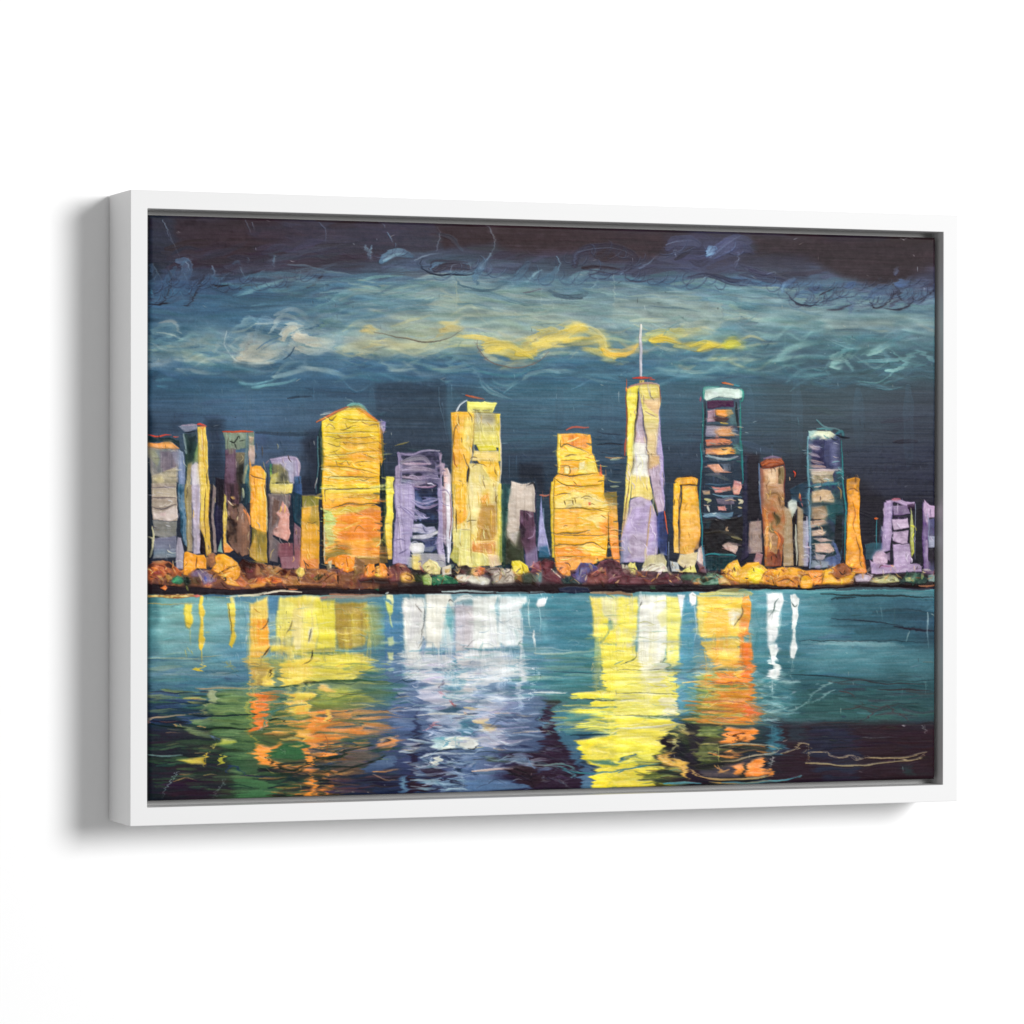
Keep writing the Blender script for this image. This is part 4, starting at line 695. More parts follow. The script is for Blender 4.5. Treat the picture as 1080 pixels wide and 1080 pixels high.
    S('b8b498 a89c7c', 1.3, '490,795 600,785 700,790 740,795 772,815', a=.85, h=.25); S('c8b494 a89870', 1.4, '772,815 740,830 600,855 480,872', a=.85, h=.25); R('a8d0d0', '742,700 740,750 770,790', 1.6); S('5c9ca8 3c7c8c', 4, '750,730 770,780 820,790', a=.8); S('3c8090', 3, '770,700 790,770 820,800', a=.7)
    P('c8a04c e8bc5c e0a850 5c4830', '205,875 225,820 270,830 260,870 300,860 350,905 345,960 320,930 300,900 240,885', g='n', h=.3, rim=.25); P('241f28 2c2430', '220,750 262,735 275,770 250,800 218,800', h=.2); S('d8c868 ece090', 3, '262,735 290,745 270,790 255,820', a=.9, h=.3); S('e0d478', 4, '270,690 300,700 350,745', a=.8); S('4c5c44', 4, '290,700 330,720', a=.7); FIELD('220,700 400,700 400,900 260,880', 33, 14.4, 2.97, .4, aj=0.30, pal='242830 c8b458 2c3438 3c3c30 8c8448 2c2430', pa=.85, a=.5, h=.2, curve=.22)
    P('3c2834 2c2434 382430', '342,905 370,900 420,920 460,965 370,985 340,980', h=.15); L('201f28', '380,890 440,885 640,870', 2.6); P('4c4858 4a4450 5c5050', '380,905 450,910 560,880 600,860 640,860 560,950 440,945', d='h', g='n', h=.15, rag=1.5, a=.9)
    P('f09048 ec8438 f09c54 e88c44', '640,870 700,850 712,870 700,900 735,920 730,935 610,942 625,910', h=.35, rim=.25, g='n'); P('e89048 e08c48', '560,890 600,875 620,885 600,930 570,930', h=.3, a=.95); S('d89858', 2, '480,890 500,920 530,905', a=.9); S('b8945c c8a468', 2.2, '350,905 440,950 560,955 740,940', a=.9); L('241f28', '700,850 725,920 740,920', 1.8)
    S('3c94a8 6cacb4 4c9cb0', 2, '230,975 300,968 400,975', a=.8); S('c8a464 c0985c', 2.2, '440,965 560,975 700,965 800,958', a=.85); S('3c7c98 5c9cac', 2.4, '500,970 640,972 760,960 828,950', a=.75); L('1f2430', '380,965 560,962 720,950', 2)
    R('d8dcd4', '742,850 735,890 728,910', 1.8)
    # ---- far right
    T(810, 610, 4.5)
    P('f4f8f6 fafcfa f4f6f2 f2f6f4', '0,90 20,70 66,72 70,110 55,180 40,290 20,310 0,300', h=.42, rim=.3); L('48605c', '5,180 25,160 30,120 45,95', 1.3); P('f0f4ee e8efe8', '5,320 30,310 48,320 30,370 48,385 50,430 20,440 10,380', h=.35, rim=.3); P('fafcf6 f2f6f0', '5,440 30,430 55,430 48,470 25,488', h=.4, rim=.3)
    P('f4f8f4 fafcf8 f4f8f4 e8f0ec', '106,80 130,75 150,100 140,150 145,180 128,240 112,240 115,160', h=.42, rim=.35); L('3c504c', '112,110 128,135 140,125', 1.3); P('e8f0ec f4f8f4 f0f4f0', '118,240 130,240 128,300 140,330 125,380 108,375 105,330', h=.4, rim=.35); R('b4d0cc', '120,385 110,440 125,430', 1.6); R('a8c8c8', '105,455 125,500 132,480', 1.4); R('a8c8c8', '130,540 105,555', 1.8); R('98bcbc', '105,570 118,592', 1.4)
    P('32505f 2e4a58 38586a 2f4a5a', '300,95 420,80 600,82 796,92 796,290 640,262 500,250 300,235', g='n', d='h', a=.4, rag=5, soft=4); L('1f3038', '250,75 400,78 600,82 796,92', 2.2); L('22343c', '300,100 330,92 420,90', 2.6); L('2c2838', '600,232 700,240 796,248', 2.4); L('2c3844', '300,190 500,205 640,230', 1.6); S('2c4450', 3, '500,160 640,150 796,165', a=.7); S('6c9ca4 8cb0b4 6c9ca4', 6, '160,305 360,308 500,315 640,318', a=.55); S('80acb0', 3, '240,308 420,310 600,312', a=.6)
    P('4c848e 427680 3c6c78', '300,320 796,320 796,440 300,470 130,420', d='h', g='n', a=.35, soft=8, rag=2); L('28404a', '100,455 250,462 420,480 640,490 796,480', 2.0); L('203038', '140,294 300,298 500,296 760,302', 1.2)
    R('5c8488', '600,150 598,235', 1.2); R('7ca0a4', '535,140 540,210', 1.1); R('6c9498', '515,150 520,170', 1.1); R('c4dcdc', '758,160 756,260 764,330', 1.4); R('b0ccc8', '670,250 655,300', 1.3); R('a4c4c0', '750,490 748,550', 1.4); R('8cacac', '640,520 630,590', .9)
    P('34585c 32565a 3a6060', '130,470 440,470 796,490 796,690 640,680 100,685', d='h', g='n', a=.45, soft=6, rag=2); FIELD('300,480 796,480 796,690 300,690', 60, 40, 3, .03, aj=.08, pal='345658 3e6666 2c444c 446c70 4a3c44', pa=.7, a=.5); L('3c3438', '340,490 440,482 560,500 760,500', 1.6, .7); L('443438', '520,530 640,530 780,530', 1.6, .7)
    L('5c3c3c', '340,530 390,545 405,570', 1.4, .7); L('504444', '350,625 430,610 440,585', 1.2, .7); L('484048', '440,680 500,640 560,600', 1.5, .8); L('4c3c40', '560,600 640,650 690,690', 1.3, .7); L('4c4044', '470,600 540,610 580,600', 1.2, .6)
    R('b0d4d0', '310,495 240,530 205,560 185,590', 1.8); R('a8ccc8', '315,530 240,575 180,595', 1.6); R('98c0bc', '185,590 140,620 100,630 95,655 60,650', 1.8); S('7cacb0', 3, '60,540 90,560 60,575', a=.5); FIELD('0,480 110,480 110,680 0,690', 50, 20, 2.2, .15, aj=.2, pal='7cb0b4 3c7884 a0c8c4 2f6470', pa=.8, a=.65)
    P('3a2830 3a2832 382a34 3c272d', '60,690 220,695 440,685 796,695 796,948 480,958 170,965 0,970 20,850 80,760', g='n', d='h', a=.85, rag=3, h=.09, soft=9); P('2c384c 303850 2c3448', '190,700 360,700 420,760 440,870 420,955 250,955 190,860', g='n', d='h', a=.7, rag=2, soft=6); L('43302f', '250,685 350,682 440,686', 1.4, .6); P('2e4450 34505c', '80,710 150,700 200,740 180,770 100,770', a=.55, soft=5); P('2c6074 3c8498', '0,690 40,700 60,760 90,800 30,830 0,800', a=.7, soft=4); FIELD('0,780 100,780 90,830 0,850', 12, 11.2, 2.7, -.3, aj=0.18, pal='3c7ca0 5c94ac 30304a', pa=.9, a=.7)
    FIELD('200,700 790,700 790,940 200,950', 70, 36, 4, 0, aj=.03, pal='3c262c 342a3c 42282e 38303a', pa=.7, a=.5, h=.05); P('2c4048 34504c', '640,880 690,890 690,930 650,930', a=.6, soft=5); R('4c8494', '25,700 22,770 60,790', 1.6)
    S('847a60 a89c78', 1.12, '0,795 40,805 48,815 20,835 0,835', a=.9, h=.25, tp=.2); S('8c7e5c c0ac84', 1.36, '75,830 130,810 160,780 195,790', a=.9, h=.25, tp=.3); S('94845c', 0.99, '195,790 190,840 180,880', a=.85, tp=.2); L('9c8c70', '200,835 230,825 280,825 290,845 340,850 390,840 430,855 465,840', 1.2); L('8c8068', '390,845 415,862 440,850', 1.1)
    S('9c8c68 948868 8c7e5c', 1.61, '178,876 260,880 340,888 440,888 530,880 640,865 690,862 730,850', a=.92, h=.28, tp=.4); S('a8946c 988a68', 1.36, '460,850 560,855 640,850 690,840 750,822', a=.9, h=.25, tp=.3); S('a08c68', 1.12, '620,855 690,865 745,830', a=.8, tp=.3); S('988868', 0.87, '200,880 330,886', a=.7)
    S('5ca4b4 4c94a4 6cb0bc', 1.36, '0,962 60,958 120,945 162,935', a=.9, h=.25); R('c8c4b8', '20,850 8,900', 1.8); P('e09044 d88440', '0,905 15,905 20,935 0,940', h=.25); R('f0f4f0', '645,700 660,700', 2.2); R('c0c8c4', '745,700 742,735', 1.4); R('7c9494', '440,760 600,755', .8)
    T()
    T(150, 610, 4.5)
    P('ecd45c e8c858 ecd060 e4c858', '650,385 810,375 810,500 700,515 640,512', d='h', rag=3, h=.22); FIELD('600,355 700,355 690,400 600,400', 14, 16, 2, 0, aj=.3, pal='a8b08c e4cc60 7c9c84', pa=.8, a=.6)
    P('e87c38 ec8840 e87434 ec8c40', '505,548 600,540 645,560 610,590 628,640 600,680 570,720 535,735 528,600', g='n', d='h', rag=2.5, h=.28, rim=.2); P('e8cc58 ecd468 e4b850 e8b450', '680,545 805,540 795,640 760,670 700,650 688,600', g='n', d='h', rag=2, h=.25); FIELD('600,530 700,530 690,700 600,700', 44, 20, 2.2, 0, aj=.06, pal='3c7c50 5c9068 2c6c5c e89048 4c8880', pa=.8, a=.65, curve=.05)
    FIELD('640,640 810,640 810,780 640,780', 60, 24, 2.4, 0, aj=.06, pal='e8b050 5c7c44 7c8c48 ecb858 3c6440 e89448', pa=.75, a=.65, curve=.05)
    P('f0a04c ec9440 e88c3c f0a050', '520,785 600,800 655,770 610,830 640,865 700,885 640,900 570,880 545,830', g='n', h=.3, rim=.2, rag=1, d='h'); P('e89040 ec9848 e88838', '775,700 815,670 815,880 790,900 770,800 780,750', g='n', h=.25, rag=1.5, d='h'); P('f0b454 ecb050', '715,720 790,716 812,760 750,755', h=.25, d='h', rag=1)
    P('2c6838 3c7c44 30703c 2c6c3c', '605,835 655,775 700,785 740,775 775,790 780,850 740,862 620,850', g='n', h=.28, rim=.2); P('e89048 e08840', '620,880 720,895 800,880 780,905 700,930 640,915', d='h', rag=2, h=.22, a=.85)
    FIELD('600,900 815,880 815,1036 620,1040', 80, 24, 2.4, 0, aj=.07, pal='2c3438 34303c 2c5038 e08c48 24343c 4c3c38', pa=.85, a=.7, curve=.06); P('e88838 e49040', '765,965 815,930 815,1036 780,1032 800,1000', g='n', d='h', rag=1.5, h=.25)
    L('2c3830', '600,840 640,880 720,912 815,862', 2.6); L('28342c', '560,900 700,932 800,890', 2.2); L('2c3834', '600,908 680,880 810,872', 2.2); S('4c9878 3c6c70 34605c', 2.6, '575,700 592,660 660,620 780,600', a=.9, h=.3); R('f4e8e8', '568,722 580,700 588,685', 2); L('24342c', '590,675 640,668 680,685', 1.6); S('c8a858', 1.6, '690,795 720,800 750,790', a=.8); R('e8dcc8', '672,810 675,835', 1.2)
    L('28342c', '740,500 815,490', 1.8); L('2c4c38', '600,518 700,512 810,498', 2.4); S('c09060 a8a060', 1.8, '250,520 400,522 600,520', a=.75)
    T(320, 610, 4.5)
    P('f0ece8 e8e4e4 ece8e4', '600,620 700,640 760,660 740,740 660,700 610,680', g='n', d='h', rag=3, a=.45, soft=3); S('e4e8ec', 3, '570,610 640,600 700,590', a=.7); S('dce4ec', 3, '610,700 680,720 740,710', a=.6); S('e8ecec', 3.5, '700,560 780,580 810,575', a=.7)
    T(490, 610, 4.5)
    P('e0e4e8 d4dce4 c8d4e0', '80,560 170,540 200,590 120,640 60,620', g='n', d='h', rag=3, a=.5, soft=3); S('d0dce8 b8c8dc', 4, '60,700 140,760 200,790', a=.5); S('e8ecf0', 3, '120,560 200,575 260,560', a=.6)
    T()
    for c, w, x0, x1, y0, y1, n in (('f4dc70 f0c458 ec9c3c', 4, 262, 276, 640, 790, 10), ('f8ec90 f4dc68 f0b04c', 5, 292, 330, 640, 780, 16), ('e8d058 dcc050', 4, 335, 392, 645, 712, 10),
                                    ('f8f8f0 ecece8 c8d4e0', 5, 428, 478, 640, 760, 16), ('f8f8f4 e8ecf0 b8c8dc', 5, 490, 552, 640, 775, 18), ('f4e870 ecdc58 e8d850', 5, 628, 668, 640, 830, 14),
                                    ('fcf8e4 f8f0b4 ece070', 5, 674, 706, 640, 800, 14), ('f4cc58 f0a840 e08038', 4, 742, 776, 640, 760, 12), ('f09838 e87c30 d86828', 4, 780, 794, 640, 765, 8), ('f4f8f4 88b8b8', 3, 812, 820, 690, 750, 3)):
        for k in range(n):
            xx = rng.uniform(x0, x1); ya = rng.uniform(y0, y0 + (y1 - y0) * .5); yb = ya + rng.uniform(.25, .55) * (y1 - y0)
            S(c, w * rng.uniform(.5, 1.3), '%.1f,%.1f %.1f,%.1f %.1f,%.1f' % (xx, ya, xx + rng.normal(0, 1.2), (ya + yb) / 2, xx + rng.normal(0, 2), min(yb, y1)), a=.42, tp=.7, br=.7, h=.2)
    # drag the wet reflections sideways, more and more towards the bottom
    FIELD('250,640 415,640 415,700 250,700', 60, 16, 2.2, 0, aj=.03, cj=.03, a=.5, h=.08, curve=.03)
    FIELD('425,640 560,640 560,700 425,700', 70, 16, 2.4, 0, aj=.03, cj=.03, a=.5, h=.08, curve=.03)
    FIELD('620,640 830,640 830,700 620,700', 90, 16, 2.2, 0, aj=.03, cj=.03, a=.5, h=.08, curve=.03)
    FIELD('200,690 840,690 840,838 200,840', 420, 22, 2.2, 0, aj=.04, cj=.05, a=.5, h=.08, curve=.05)
    SMEAR(150, 627, 1000, 690, 0, 3, .5, .5, feather=3, ra=.8)
    SMEAR(150, 632, 1000, 690, 1, 2, .5, .5, feather=6, ra=.9)
    SMEAR(150, 690, 1000, 850, 1, 3, 5, .5, feather=10, ra=.85)
    FIELD('250,632 410,632 400,700 250,700', 60, 14, 3, 1.5, aj=.12, cj=.06, a=.45, h=.2, curve=.1)
    FIELD('425,632 560,632 560,700 425,700', 60, 14, 3, 1.5, aj=.12, cj=.05, a=.45, h=.2, curve=.1)
    FIELD('624,632 835,632 830,700 624,700', 80, 14, 3, 1.5, aj=.12, cj=.06, a=.45, h=.2, curve=.1)
    FIELD('262,635 400,635 400,705 262,705', 60, 13, 1.1, 0, aj=.15, pal='fcf4b0 f8e880 a89840 f4d470 7ca090', pa=1, a=.5, h=.3, curve=.15)
    FIELD('425,632 560,632 560,760 425,760', 130, 13, 1.2, 0, aj=.2, pal='ffffff f0f4f0 a4b8c4 7c9cb0 e8e4f0', pa=1, a=.5, h=.3, curve=.2)
    FIELD('628,635 722,635 722,820 628,820', 110, 14, 1.2, 0, aj=.15, pal='fcf8c8 f8f090 a8a850 c8c060 5c9488', pa=1, a=.45, h=.3, curve=.15)
    FIELD('736,632 792,632 795,760 736,760', 70, 11, 1.1, 0, aj=.2, pal='fcdc80 f4a848 b06428 f8ecb0 6ca0a0', pa=1, a=.5, h=.3, curve=.2)
    FIELD('440,750 560,750 560,835 440,835', 60, 16, 1.6, 0, aj=.25, pal='e0e8ec b8ccd8 2c3454 7ca4c4', pa=1, a=.45, h=.25, curve=.3)
    FIELD('170,690 440,690 440,835 170,835', 110, 20, 1.3, 0, aj=.12, pal='24383c e8b060 2c5040 a8b060 1f3040 e09048', pa=1, a=.4, h=.22, curve=.15)
    AGAIN(.55)
    FIELD('175,627 1000,627 985,838 157,840', 500, 9, 1.5, 0, aj=.12, cj=.14, a=.45, h=.14, curve=.1)
    RIMW[0] = 0


def CRACKS(q, n, ln, ang, pal, aj=.22):
    """hairline ridges and cuts left by the knife"""
    FIELD(q, n, ln, 1.05, ang, aj=aj, cj=.04, pal=pal, pa=1., a=.75, h=.35, br=.35, curve=.25, minlum=.33)


def paint_city():
    PD[0] = 'v'; THIN.clear()
    under = PIG.copy()
    # ---- far left blocks
    T(150, 400, 8.3077)
    P('44586a 3a4c5c 2c3444', '45,500 330,480 380,620 370,1080 45,1080', a=.5, soft=3)
    P('14343e 1c3c46 34404e', '50,500 130,512 250,515 320,545 330,610 260,555 130,545 50,560', d='h', h=.2); S('c84838 e05840 c84440', 1.8, '62,485 130,500 200,488 250,492', a=.95, h=.3); S('d85c48', 1.3, '270,505 320,508', a=.9)
    P('e89048 f0a050 f4ac5c f0a058', '48,560 130,562 240,552 285,585 320,612 270,618 150,608 48,592', g='h', d='h', h=.3, rim=.2)
    P('7c8888 787a7c 86807c 908c80', '50,600 160,615 300,625 320,640 318,900 90,900 70,760', h=.2, wob=.3); P('8c8c64 989878', '55,615 110,625 150,700 130,760 80,700', a=.7, soft=2); P('706074 7c6878 8c7c88', '150,630 290,640 300,780 200,830 160,760', g='n', a=.75, soft=3); P('8c8ca8 9498b0', '240,620 320,622 325,760 280,720', a=.6, soft=2)
    P('98907c b0a488 a89c84', '85,850 300,760 305,945 200,955 85,950', g='n', d='h', h=.28); P('d8c890 dccc9c', '100,870 180,850 200,900 150,930', a=.7, soft=2, h=.3); P('a89c8c c0ac94 b0a08c', '80,955 300,945 310,1040 85,1035', g='n', d='h', h=.25); L('4c4450', '80,948 150,955 300,946', 1.4)
    P('a4b4c4 7888a8 6c84a4 5c7c98', '316,620 355,640 375,760 372,1080 330,1080 320,800', h=.2); S('8494b8', 3, '335,650 350,850 350,1070', a=.7)
    P('7c8498 888aa0', '318,410 350,400 480,398 480,440 400,462 370,460', g='h', d='h', h=.3, rim=.3); S('a490a8', 2, '350,402 420,398 480,402', a=.8); L('1f2834', '370,470 480,458', 1.4)
    P('384c58 2a4848 2c4c44 34503c', '360,480 480,470 482,720 400,760 385,860 375,640', h=.2, wob=.3); S('88989c', 2.4, '362,480 385,640 370,620', a=.8); P('6c9450 84a464 90a068', '484,560 484,720 455,720 460,640', a=.9); P('1c3034 24403c', '400,520 470,495 420,640 395,680', a=.7)
    P('ecd470 e8cc5c e4bc4c ecd070 dcb454', '484,420 560,420 575,640 585,1080 500,1080 488,700', g='n', h=.32, rim=.22); S('d84838 e85840', 2.6, '485,400 510,395 565,415', a=.95, h=.35); P('dc8048 d8a048', '500,412 560,415 530,460', a=.7, soft=1); L('6c5424', '575,790 560,900 570,1000', 1.2); L('c08c34', '530,440 535,700 560,780', 1)
    P('a89864 b0a474 988c60', '400,740 440,720 420,900 415,1080 375,1080 380,940', h=.2); P('d8d0dc d4c8d0 ccb8bc', '430,760 465,720 490,740 495,1080 420,1080', g='h', h=.28); S('ecece8', 3, '470,740 475,900 470,1060', a=.8)
    # second left block
    P('7c907c 84907c 6c8470', '708,470 980,465 975,580 905,600 850,610 730,610', g='n', h=.3, rim=.25); S('b84830 d05c34 c05038', 2.4, '705,462 780,465 870,455 970,458', a=.95, h=.35); L('28302c', '760,545 805,550 840,500 850,520', 1.6); L('28302c', '810,560 830,600', 1.6); L('2c3430', '850,540 900,530', 1.4)
    P('5c4454 6c4c60 70506a 604454', '728,615 820,605 830,860 850,1080 725,1080 720,850', h=.25, g='n', rim=.1); P('3c3440 8c8474', '750,600 805,595 800,650 760,660', g='n', a=.8); P('7c7058 4c4840 5c503c 38302c', '820,640 910,640 880,820 860,1080 845,1080 830,860', h=.22); P('2c2c2c 34302c', '850,760 890,740 885,860 860,1000 840,820', a=.9)
    P('c8b49c d0b0a0 b8a098 b0a08c', '930,570 980,580 990,700 985,745 945,745 925,640', h=.3, rim=.2); P('c4a888 9c907c', '930,500 975,510 960,560 935,565', h=.25); S('4c6c78 88988c', 4, '918,470 915,640 905,800 890,950', a=.8); P('2c7080 3c6c78 5c7c80', '915,740 945,760 945,1080 895,1080 905,850', h=.15); P('b8b080 a8a07c', '885,850 905,760 930,740 900,900 890,1080 870,1060', a=.9)
    P('2c2434 302838 282030', '640,860 720,880 720,1080 630,1080', g='n', a=.9, h=.12); P('a08c74 988474', '615,920 640,950 640,1080 605,1080', h=.2)
    T(150, 510, 8.3077)
    P('9c9484 b4a490 a89888 a09080 b8a898', '80,0 300,0 310,180 300,330 90,320', g='n', d='h', h=.25); P('c8b8a8 d8c8c0 ccb8ac', '90,230 180,240 305,200 308,300 250,330 95,310', g='n', d='h', h=.35, rim=.3); P('e4c8c4', '150,255 210,250 200,280 160,280', a=.8, h=.3); P('c4b498 bcae98 c8b8a0', '90,45 300,35 305,120 240,130 85,110', g='n', d='h', h=.3, a=.85)
    L('504850', '80,40 140,42 300,22', 1.5); L('584c50', '80,125 150,130 300,128', 1.5); L('544a50', '85,205 200,218 300,185', 1.5)
    P('847c70 7c7c78 8c8478', '85,325 300,335 300,460 200,480 100,460', g='n', d='h', h=.15); P('74748a 6c7084 787c90 6c8090 7c7c80', '95,480 300,460 300,650 100,655', d='h', h=.15); S('98a0b0', 3, '255,580 300,578', a=.7)
    P('a49cac a8a0b0 9c94a8', '310,470 340,480 365,600 360,750 300,740 300,560', h=.25, wob=.2); P('2c5870 34607c 6c8494 2c506c', '318,0 370,0 378,200 392,560 370,540 335,420 320,180', g='n', h=.2); S('5c84a0', 2.5, '350,100 360,300 380,480', a=.7); S('c0b890 b0ac88', 2.4, '60,470 90,500 75,640', a=.85); S('d8d0a4', 2, '80,380 95,470 85,560', a=.85); S('4c5058', 4, '60,100 60,400 50,640', a=.6)
    P('9c8c58 a4946c 98886c 8c8074', '380,0 430,0 430,300 440,600 395,600 380,260', g='h', h=.2); P('ccb8c4 c4b0c8 b8acc4 b4a8b4', '430,0 500,0 500,300 505,610 450,620 435,300', g='n', h=.3, rim=.2); P('9890a0 a098a8', '440,400 470,380 470,600 440,600', a=.6, soft=2)
    P('e8c860 e0bc50 d8b050 c8a04c b88838', '500,0 590,0 590,300 610,600 560,630 540,480 505,400', g='v', h=.3, wob=.2); L('6c4c20', '548,40 545,250 555,480', 1.3); L('8c6428', '582,60 590,300', 1.4); P('38282c 2c2028', '505,400 545,520 555,600 540,620 510,600', h=.15); S('e8cc5c', 3, '520,100 530,380', a=.7)
    P('2c2430 282434 2f3058 2c2844 34304c', '640,60 720,0 720,180 700,450 660,580 640,420 650,220', g='v', h=.2, wob=.2); P('383050 302c54 28264a', '650,230 700,230 705,400 655,560 645,380', a=.8); P('8c8078 94807c 9c908c', '612,30 640,60 635,250 650,600 620,600 612,350', g='n', h=.25); P('2c2c3c 302c3c', '585,0 612,0 620,600 600,560 590,300', h=.1); P('3c3434 30282c', '590,420 612,420 612,600 600,600', a=.7)
    P('ecd468 e8c860 e8b050', '715,90 735,110 730,180 745,260 735,450 745,520 715,520 705,300', h=.3, rim=.2); P('7ca090 8cb0a0', '695,480 705,600 660,590', h=.2); P('f0b060 f09c50 e89454', '715,520 750,515 800,580 770,600 720,600', h=.28); P('5c3c44 6c4854 3c2c38 5c4038', '740,0 840,0 850,180 830,300 760,240 745,120', g='n', h=.2)
    P('4c3434 5c4438 7c5c4c 70504c 80604c', '745,160 850,180 830,420 850,640 790,560 745,470', g='n', h=.22, wob=.3, d='n'); P('8c6454 7c5c4c a07054 845c4c', '850,190 900,200 940,290 935,620 870,640 830,560 830,340', g='n', h=.25); P('8c6c60 a07c68', '850,175 890,170 890,330 860,360', a=.8); S('e0b868 c89c54', 3, '780,120 810,130', a=.95, h=.4); S('f0d8b0', 1.3, '750,150 780,180 800,190', a=.9); S('e89058', 2.4, '890,230 930,290 940,360', a=.9)
    P('28303c 2c4454 2c6074', '845,0 940,0 925,160 905,215 870,170 880,60', g='h', h=.12); S('c8cca0', 2, '880,40 885,120', a=.8)
    # yellow block near 265
    T(150, 400, 8.3077)
    P('f4b03c f4a830 f0a434 f4b448 f0a838', '950,765 1000,755 1040,760 1070,800 1080,870 1085,1080 945,1080', g='n', h=.3, rim=.2); P('f4c048 f4b83c', '1040,800 1080,830 1080,1080 1060,1080', a=.8); P('ecd458', '1065,800 1085,820 1085,860', a=.9); L('8c5818', '945,830 975,850 1010,860 1080,875', 1.6); L('b86c20', '985,870 985,1080', 1.1)
    P('e89c44 f0ac48', '940,700 960,760 955,1080 942,1080', a=.9)
    T(150, 510, 8.3077)
    P('f4b040 f0a83c f4b448 ecac40 f0b854', '950,0 1085,0 1085,430 1040,430 950,380 945,260 975,120', g='n', h=.3, rim=.15); P('e89838 f0a840', '945,60 975,60 965,280 945,290', a=.8); S('f8d888 f4c460', 2.6, '1035,0 1050,120 1075,260', a=.8)
    P('7c7034 6c6430 847838', '950,390 1040,430 1000,570 950,530', g='n', h=.2); P('c0943c c89c44 b08838 c8a048 a88038', '1000,430 1090,430 1085,690 1000,680 940,640 945,540', g='n', h=.22)
    T(270, 510, 7.2)
    P('f0b040 ecac3c f4b440', '0,0 70,0 80,180 80,375 0,350', g='n', h=.28, rim=.15); P('b89440 7c7038 a88c3c c0a048 a88438', '0,350 80,375 85,600 0,575', h=.2, wob=.2); L('e8d890', '60,0 82,180 84,370', 1.3); L('503c20', '70,0 88,220', 1)
    # purple block 285-315
    T(270, 400, 7.2)
    P('a08cb0 9c8cb4 9088a8', '110,610 170,595 290,590 320,610 330,864 280,864 290,720 120,640', g='n', h=.25); S('a898b8 b49cb8', 3, '110,608 200,595 290,592 305,600', a=.95, h=.35); P('a89cb8 a4a0b8 9c9cb4', '170,630 300,620 300,800 250,790 240,700', g='n', h=.2); S('b89cb4 c0a0b8', 2.8, '310,600 325,640 318,730', a=.9, h=.3)
    P('706c64 7c7858 8c8450 989058', '130,640 180,640 240,700 250,790 120,780', g='n', h=.25); P('5c5c50 4c4c40', '180,710 230,695 245,760 190,770', a=.9); P('2c7060 6c9c4c b8c848', '108,640 125,640 125,720 108,740', h=.25); P('c0b45c b8ac64', '120,720 170,700 150,790 105,850 105,780', h=.25); P('ecd878 e8d46c', '120,790 275,795 270,864 110,864', h=.3, rim=.25); L('4c4c2c', '120,785 200,780 275,788', 1.4); L('343c4c', '85,700 95,864', 1.4); S('7c6c80', 1.6, '80,640 100,620', a=.9); L('2c3c54', '305,800 330,780', 2)
    P('3c5c84 345478 44648c', '285,740 340,740 340,864 285,864', h=.15)
    T(270, 510, 7.2)
    P('ecd878 e0cc74 c8b070', '115,0 270,0 265,50 240,80 120,75', h=.28); P('b09890 8c7c78 6c5c5c 7c5c60', '90,80 265,85 260,160 130,380 100,600 95,300', g='n', h=.2, a=.9); P('7c6458 6c5048 7c5c50', '130,110 180,130 160,280 120,340', g='n', h=.22)
    P('dca090 e0a89c d89888 d8a094 c89080', '200,130 240,190 255,230 250,340 265,380 240,440 180,410 130,390 130,350 160,330 180,270 150,230 180,200', g='n', d='n', h=.35, rim=.25); P('6c4c44', '135,350 155,345 160,370 140,370', a=.8)
    P('8c4c50 7c4450 885058', '160,450 280,450 280,560 170,560', h=.2, g='n'); P('9c5c64 a06470 8c5460', '180,560 280,560 330,440 330,660 190,660', g='n', h=.2, a=.95); P('8c5c68 8c6070 985c60 a06870', '290,300 335,340 335,600 285,580', h=.2, a=.9); P('2c4c68 24485c 1f5068 345870', '275,50 340,90 345,330 290,290 275,200', g='n', h=.2); P('3c5884 3c5c8c', '280,0 345,0 345,90 275,60', h=.15); P('8c7478 807068', '95,380 180,440 160,600 100,580', g='n', a=.7, h=.2); L('3c343c', '95,100 100,300', 1.6)
    # orange slab 320-337
    P('7c7c3c 8c8438 8c8040', '345,95 480,95 478,170 440,200 350,180', g='n', h=.2); P('e0a840 e4ac3c dca038 e0a438 e09c3c e09440', '345,180 475,160 480,320 485,600 470,640 335,640 340,400', g='v', wob=.3, h=.28, rim=.15); P('a89040 a4883c', '420,170 475,170 475,330 440,300 400,280', g='n', a=.8, h=.2); L('6c5c2c', '390,290 430,300 460,290', 1); P('e88c4c e09050 dc8448', '335,580 480,570 480,660 340,660', g='n', a=.8, d='n')
    L('6c6050', '340,95 480,92', 1.2)
    # ---- gabled tower
    T(270, 400, 7.2)
    P('2c4c4c 244840 2c5450', '475,420 500,340 505,864 480,864', h=.2)
    P('f4d23a f0cc34 f4c838 f0bc30 f0b42c f0b838 f0b434', '500,325 560,290 700,215 790,210 860,260 940,320 945,420 965,600 940,700 940,864 503,864', g='v', d='h', wob=.2, h=.3, rim=.2)
    S('c07048 c86c44 cc6838', 2.6, '462,332 520,300 600,255 700,205', a=.95, h=.35); S('7cc0b4 84c8b8 6cb0a8', 3.4, '690,200 740,186 790,195 840,235', a=.95, h=.35); S('e08038 d86838 c85c34', 3, '760,215 810,240 880,285 940,325', a=.95, h=.3); L('6c5828', '700,210 760,200 790,208', 1.4); P('7c70a8 8c80b0 a48cb0', '945,300 985,320 985,360 965,415 945,370', h=.35, rim=.3); R('60a0a8', '840,235 885,275', 1.4)
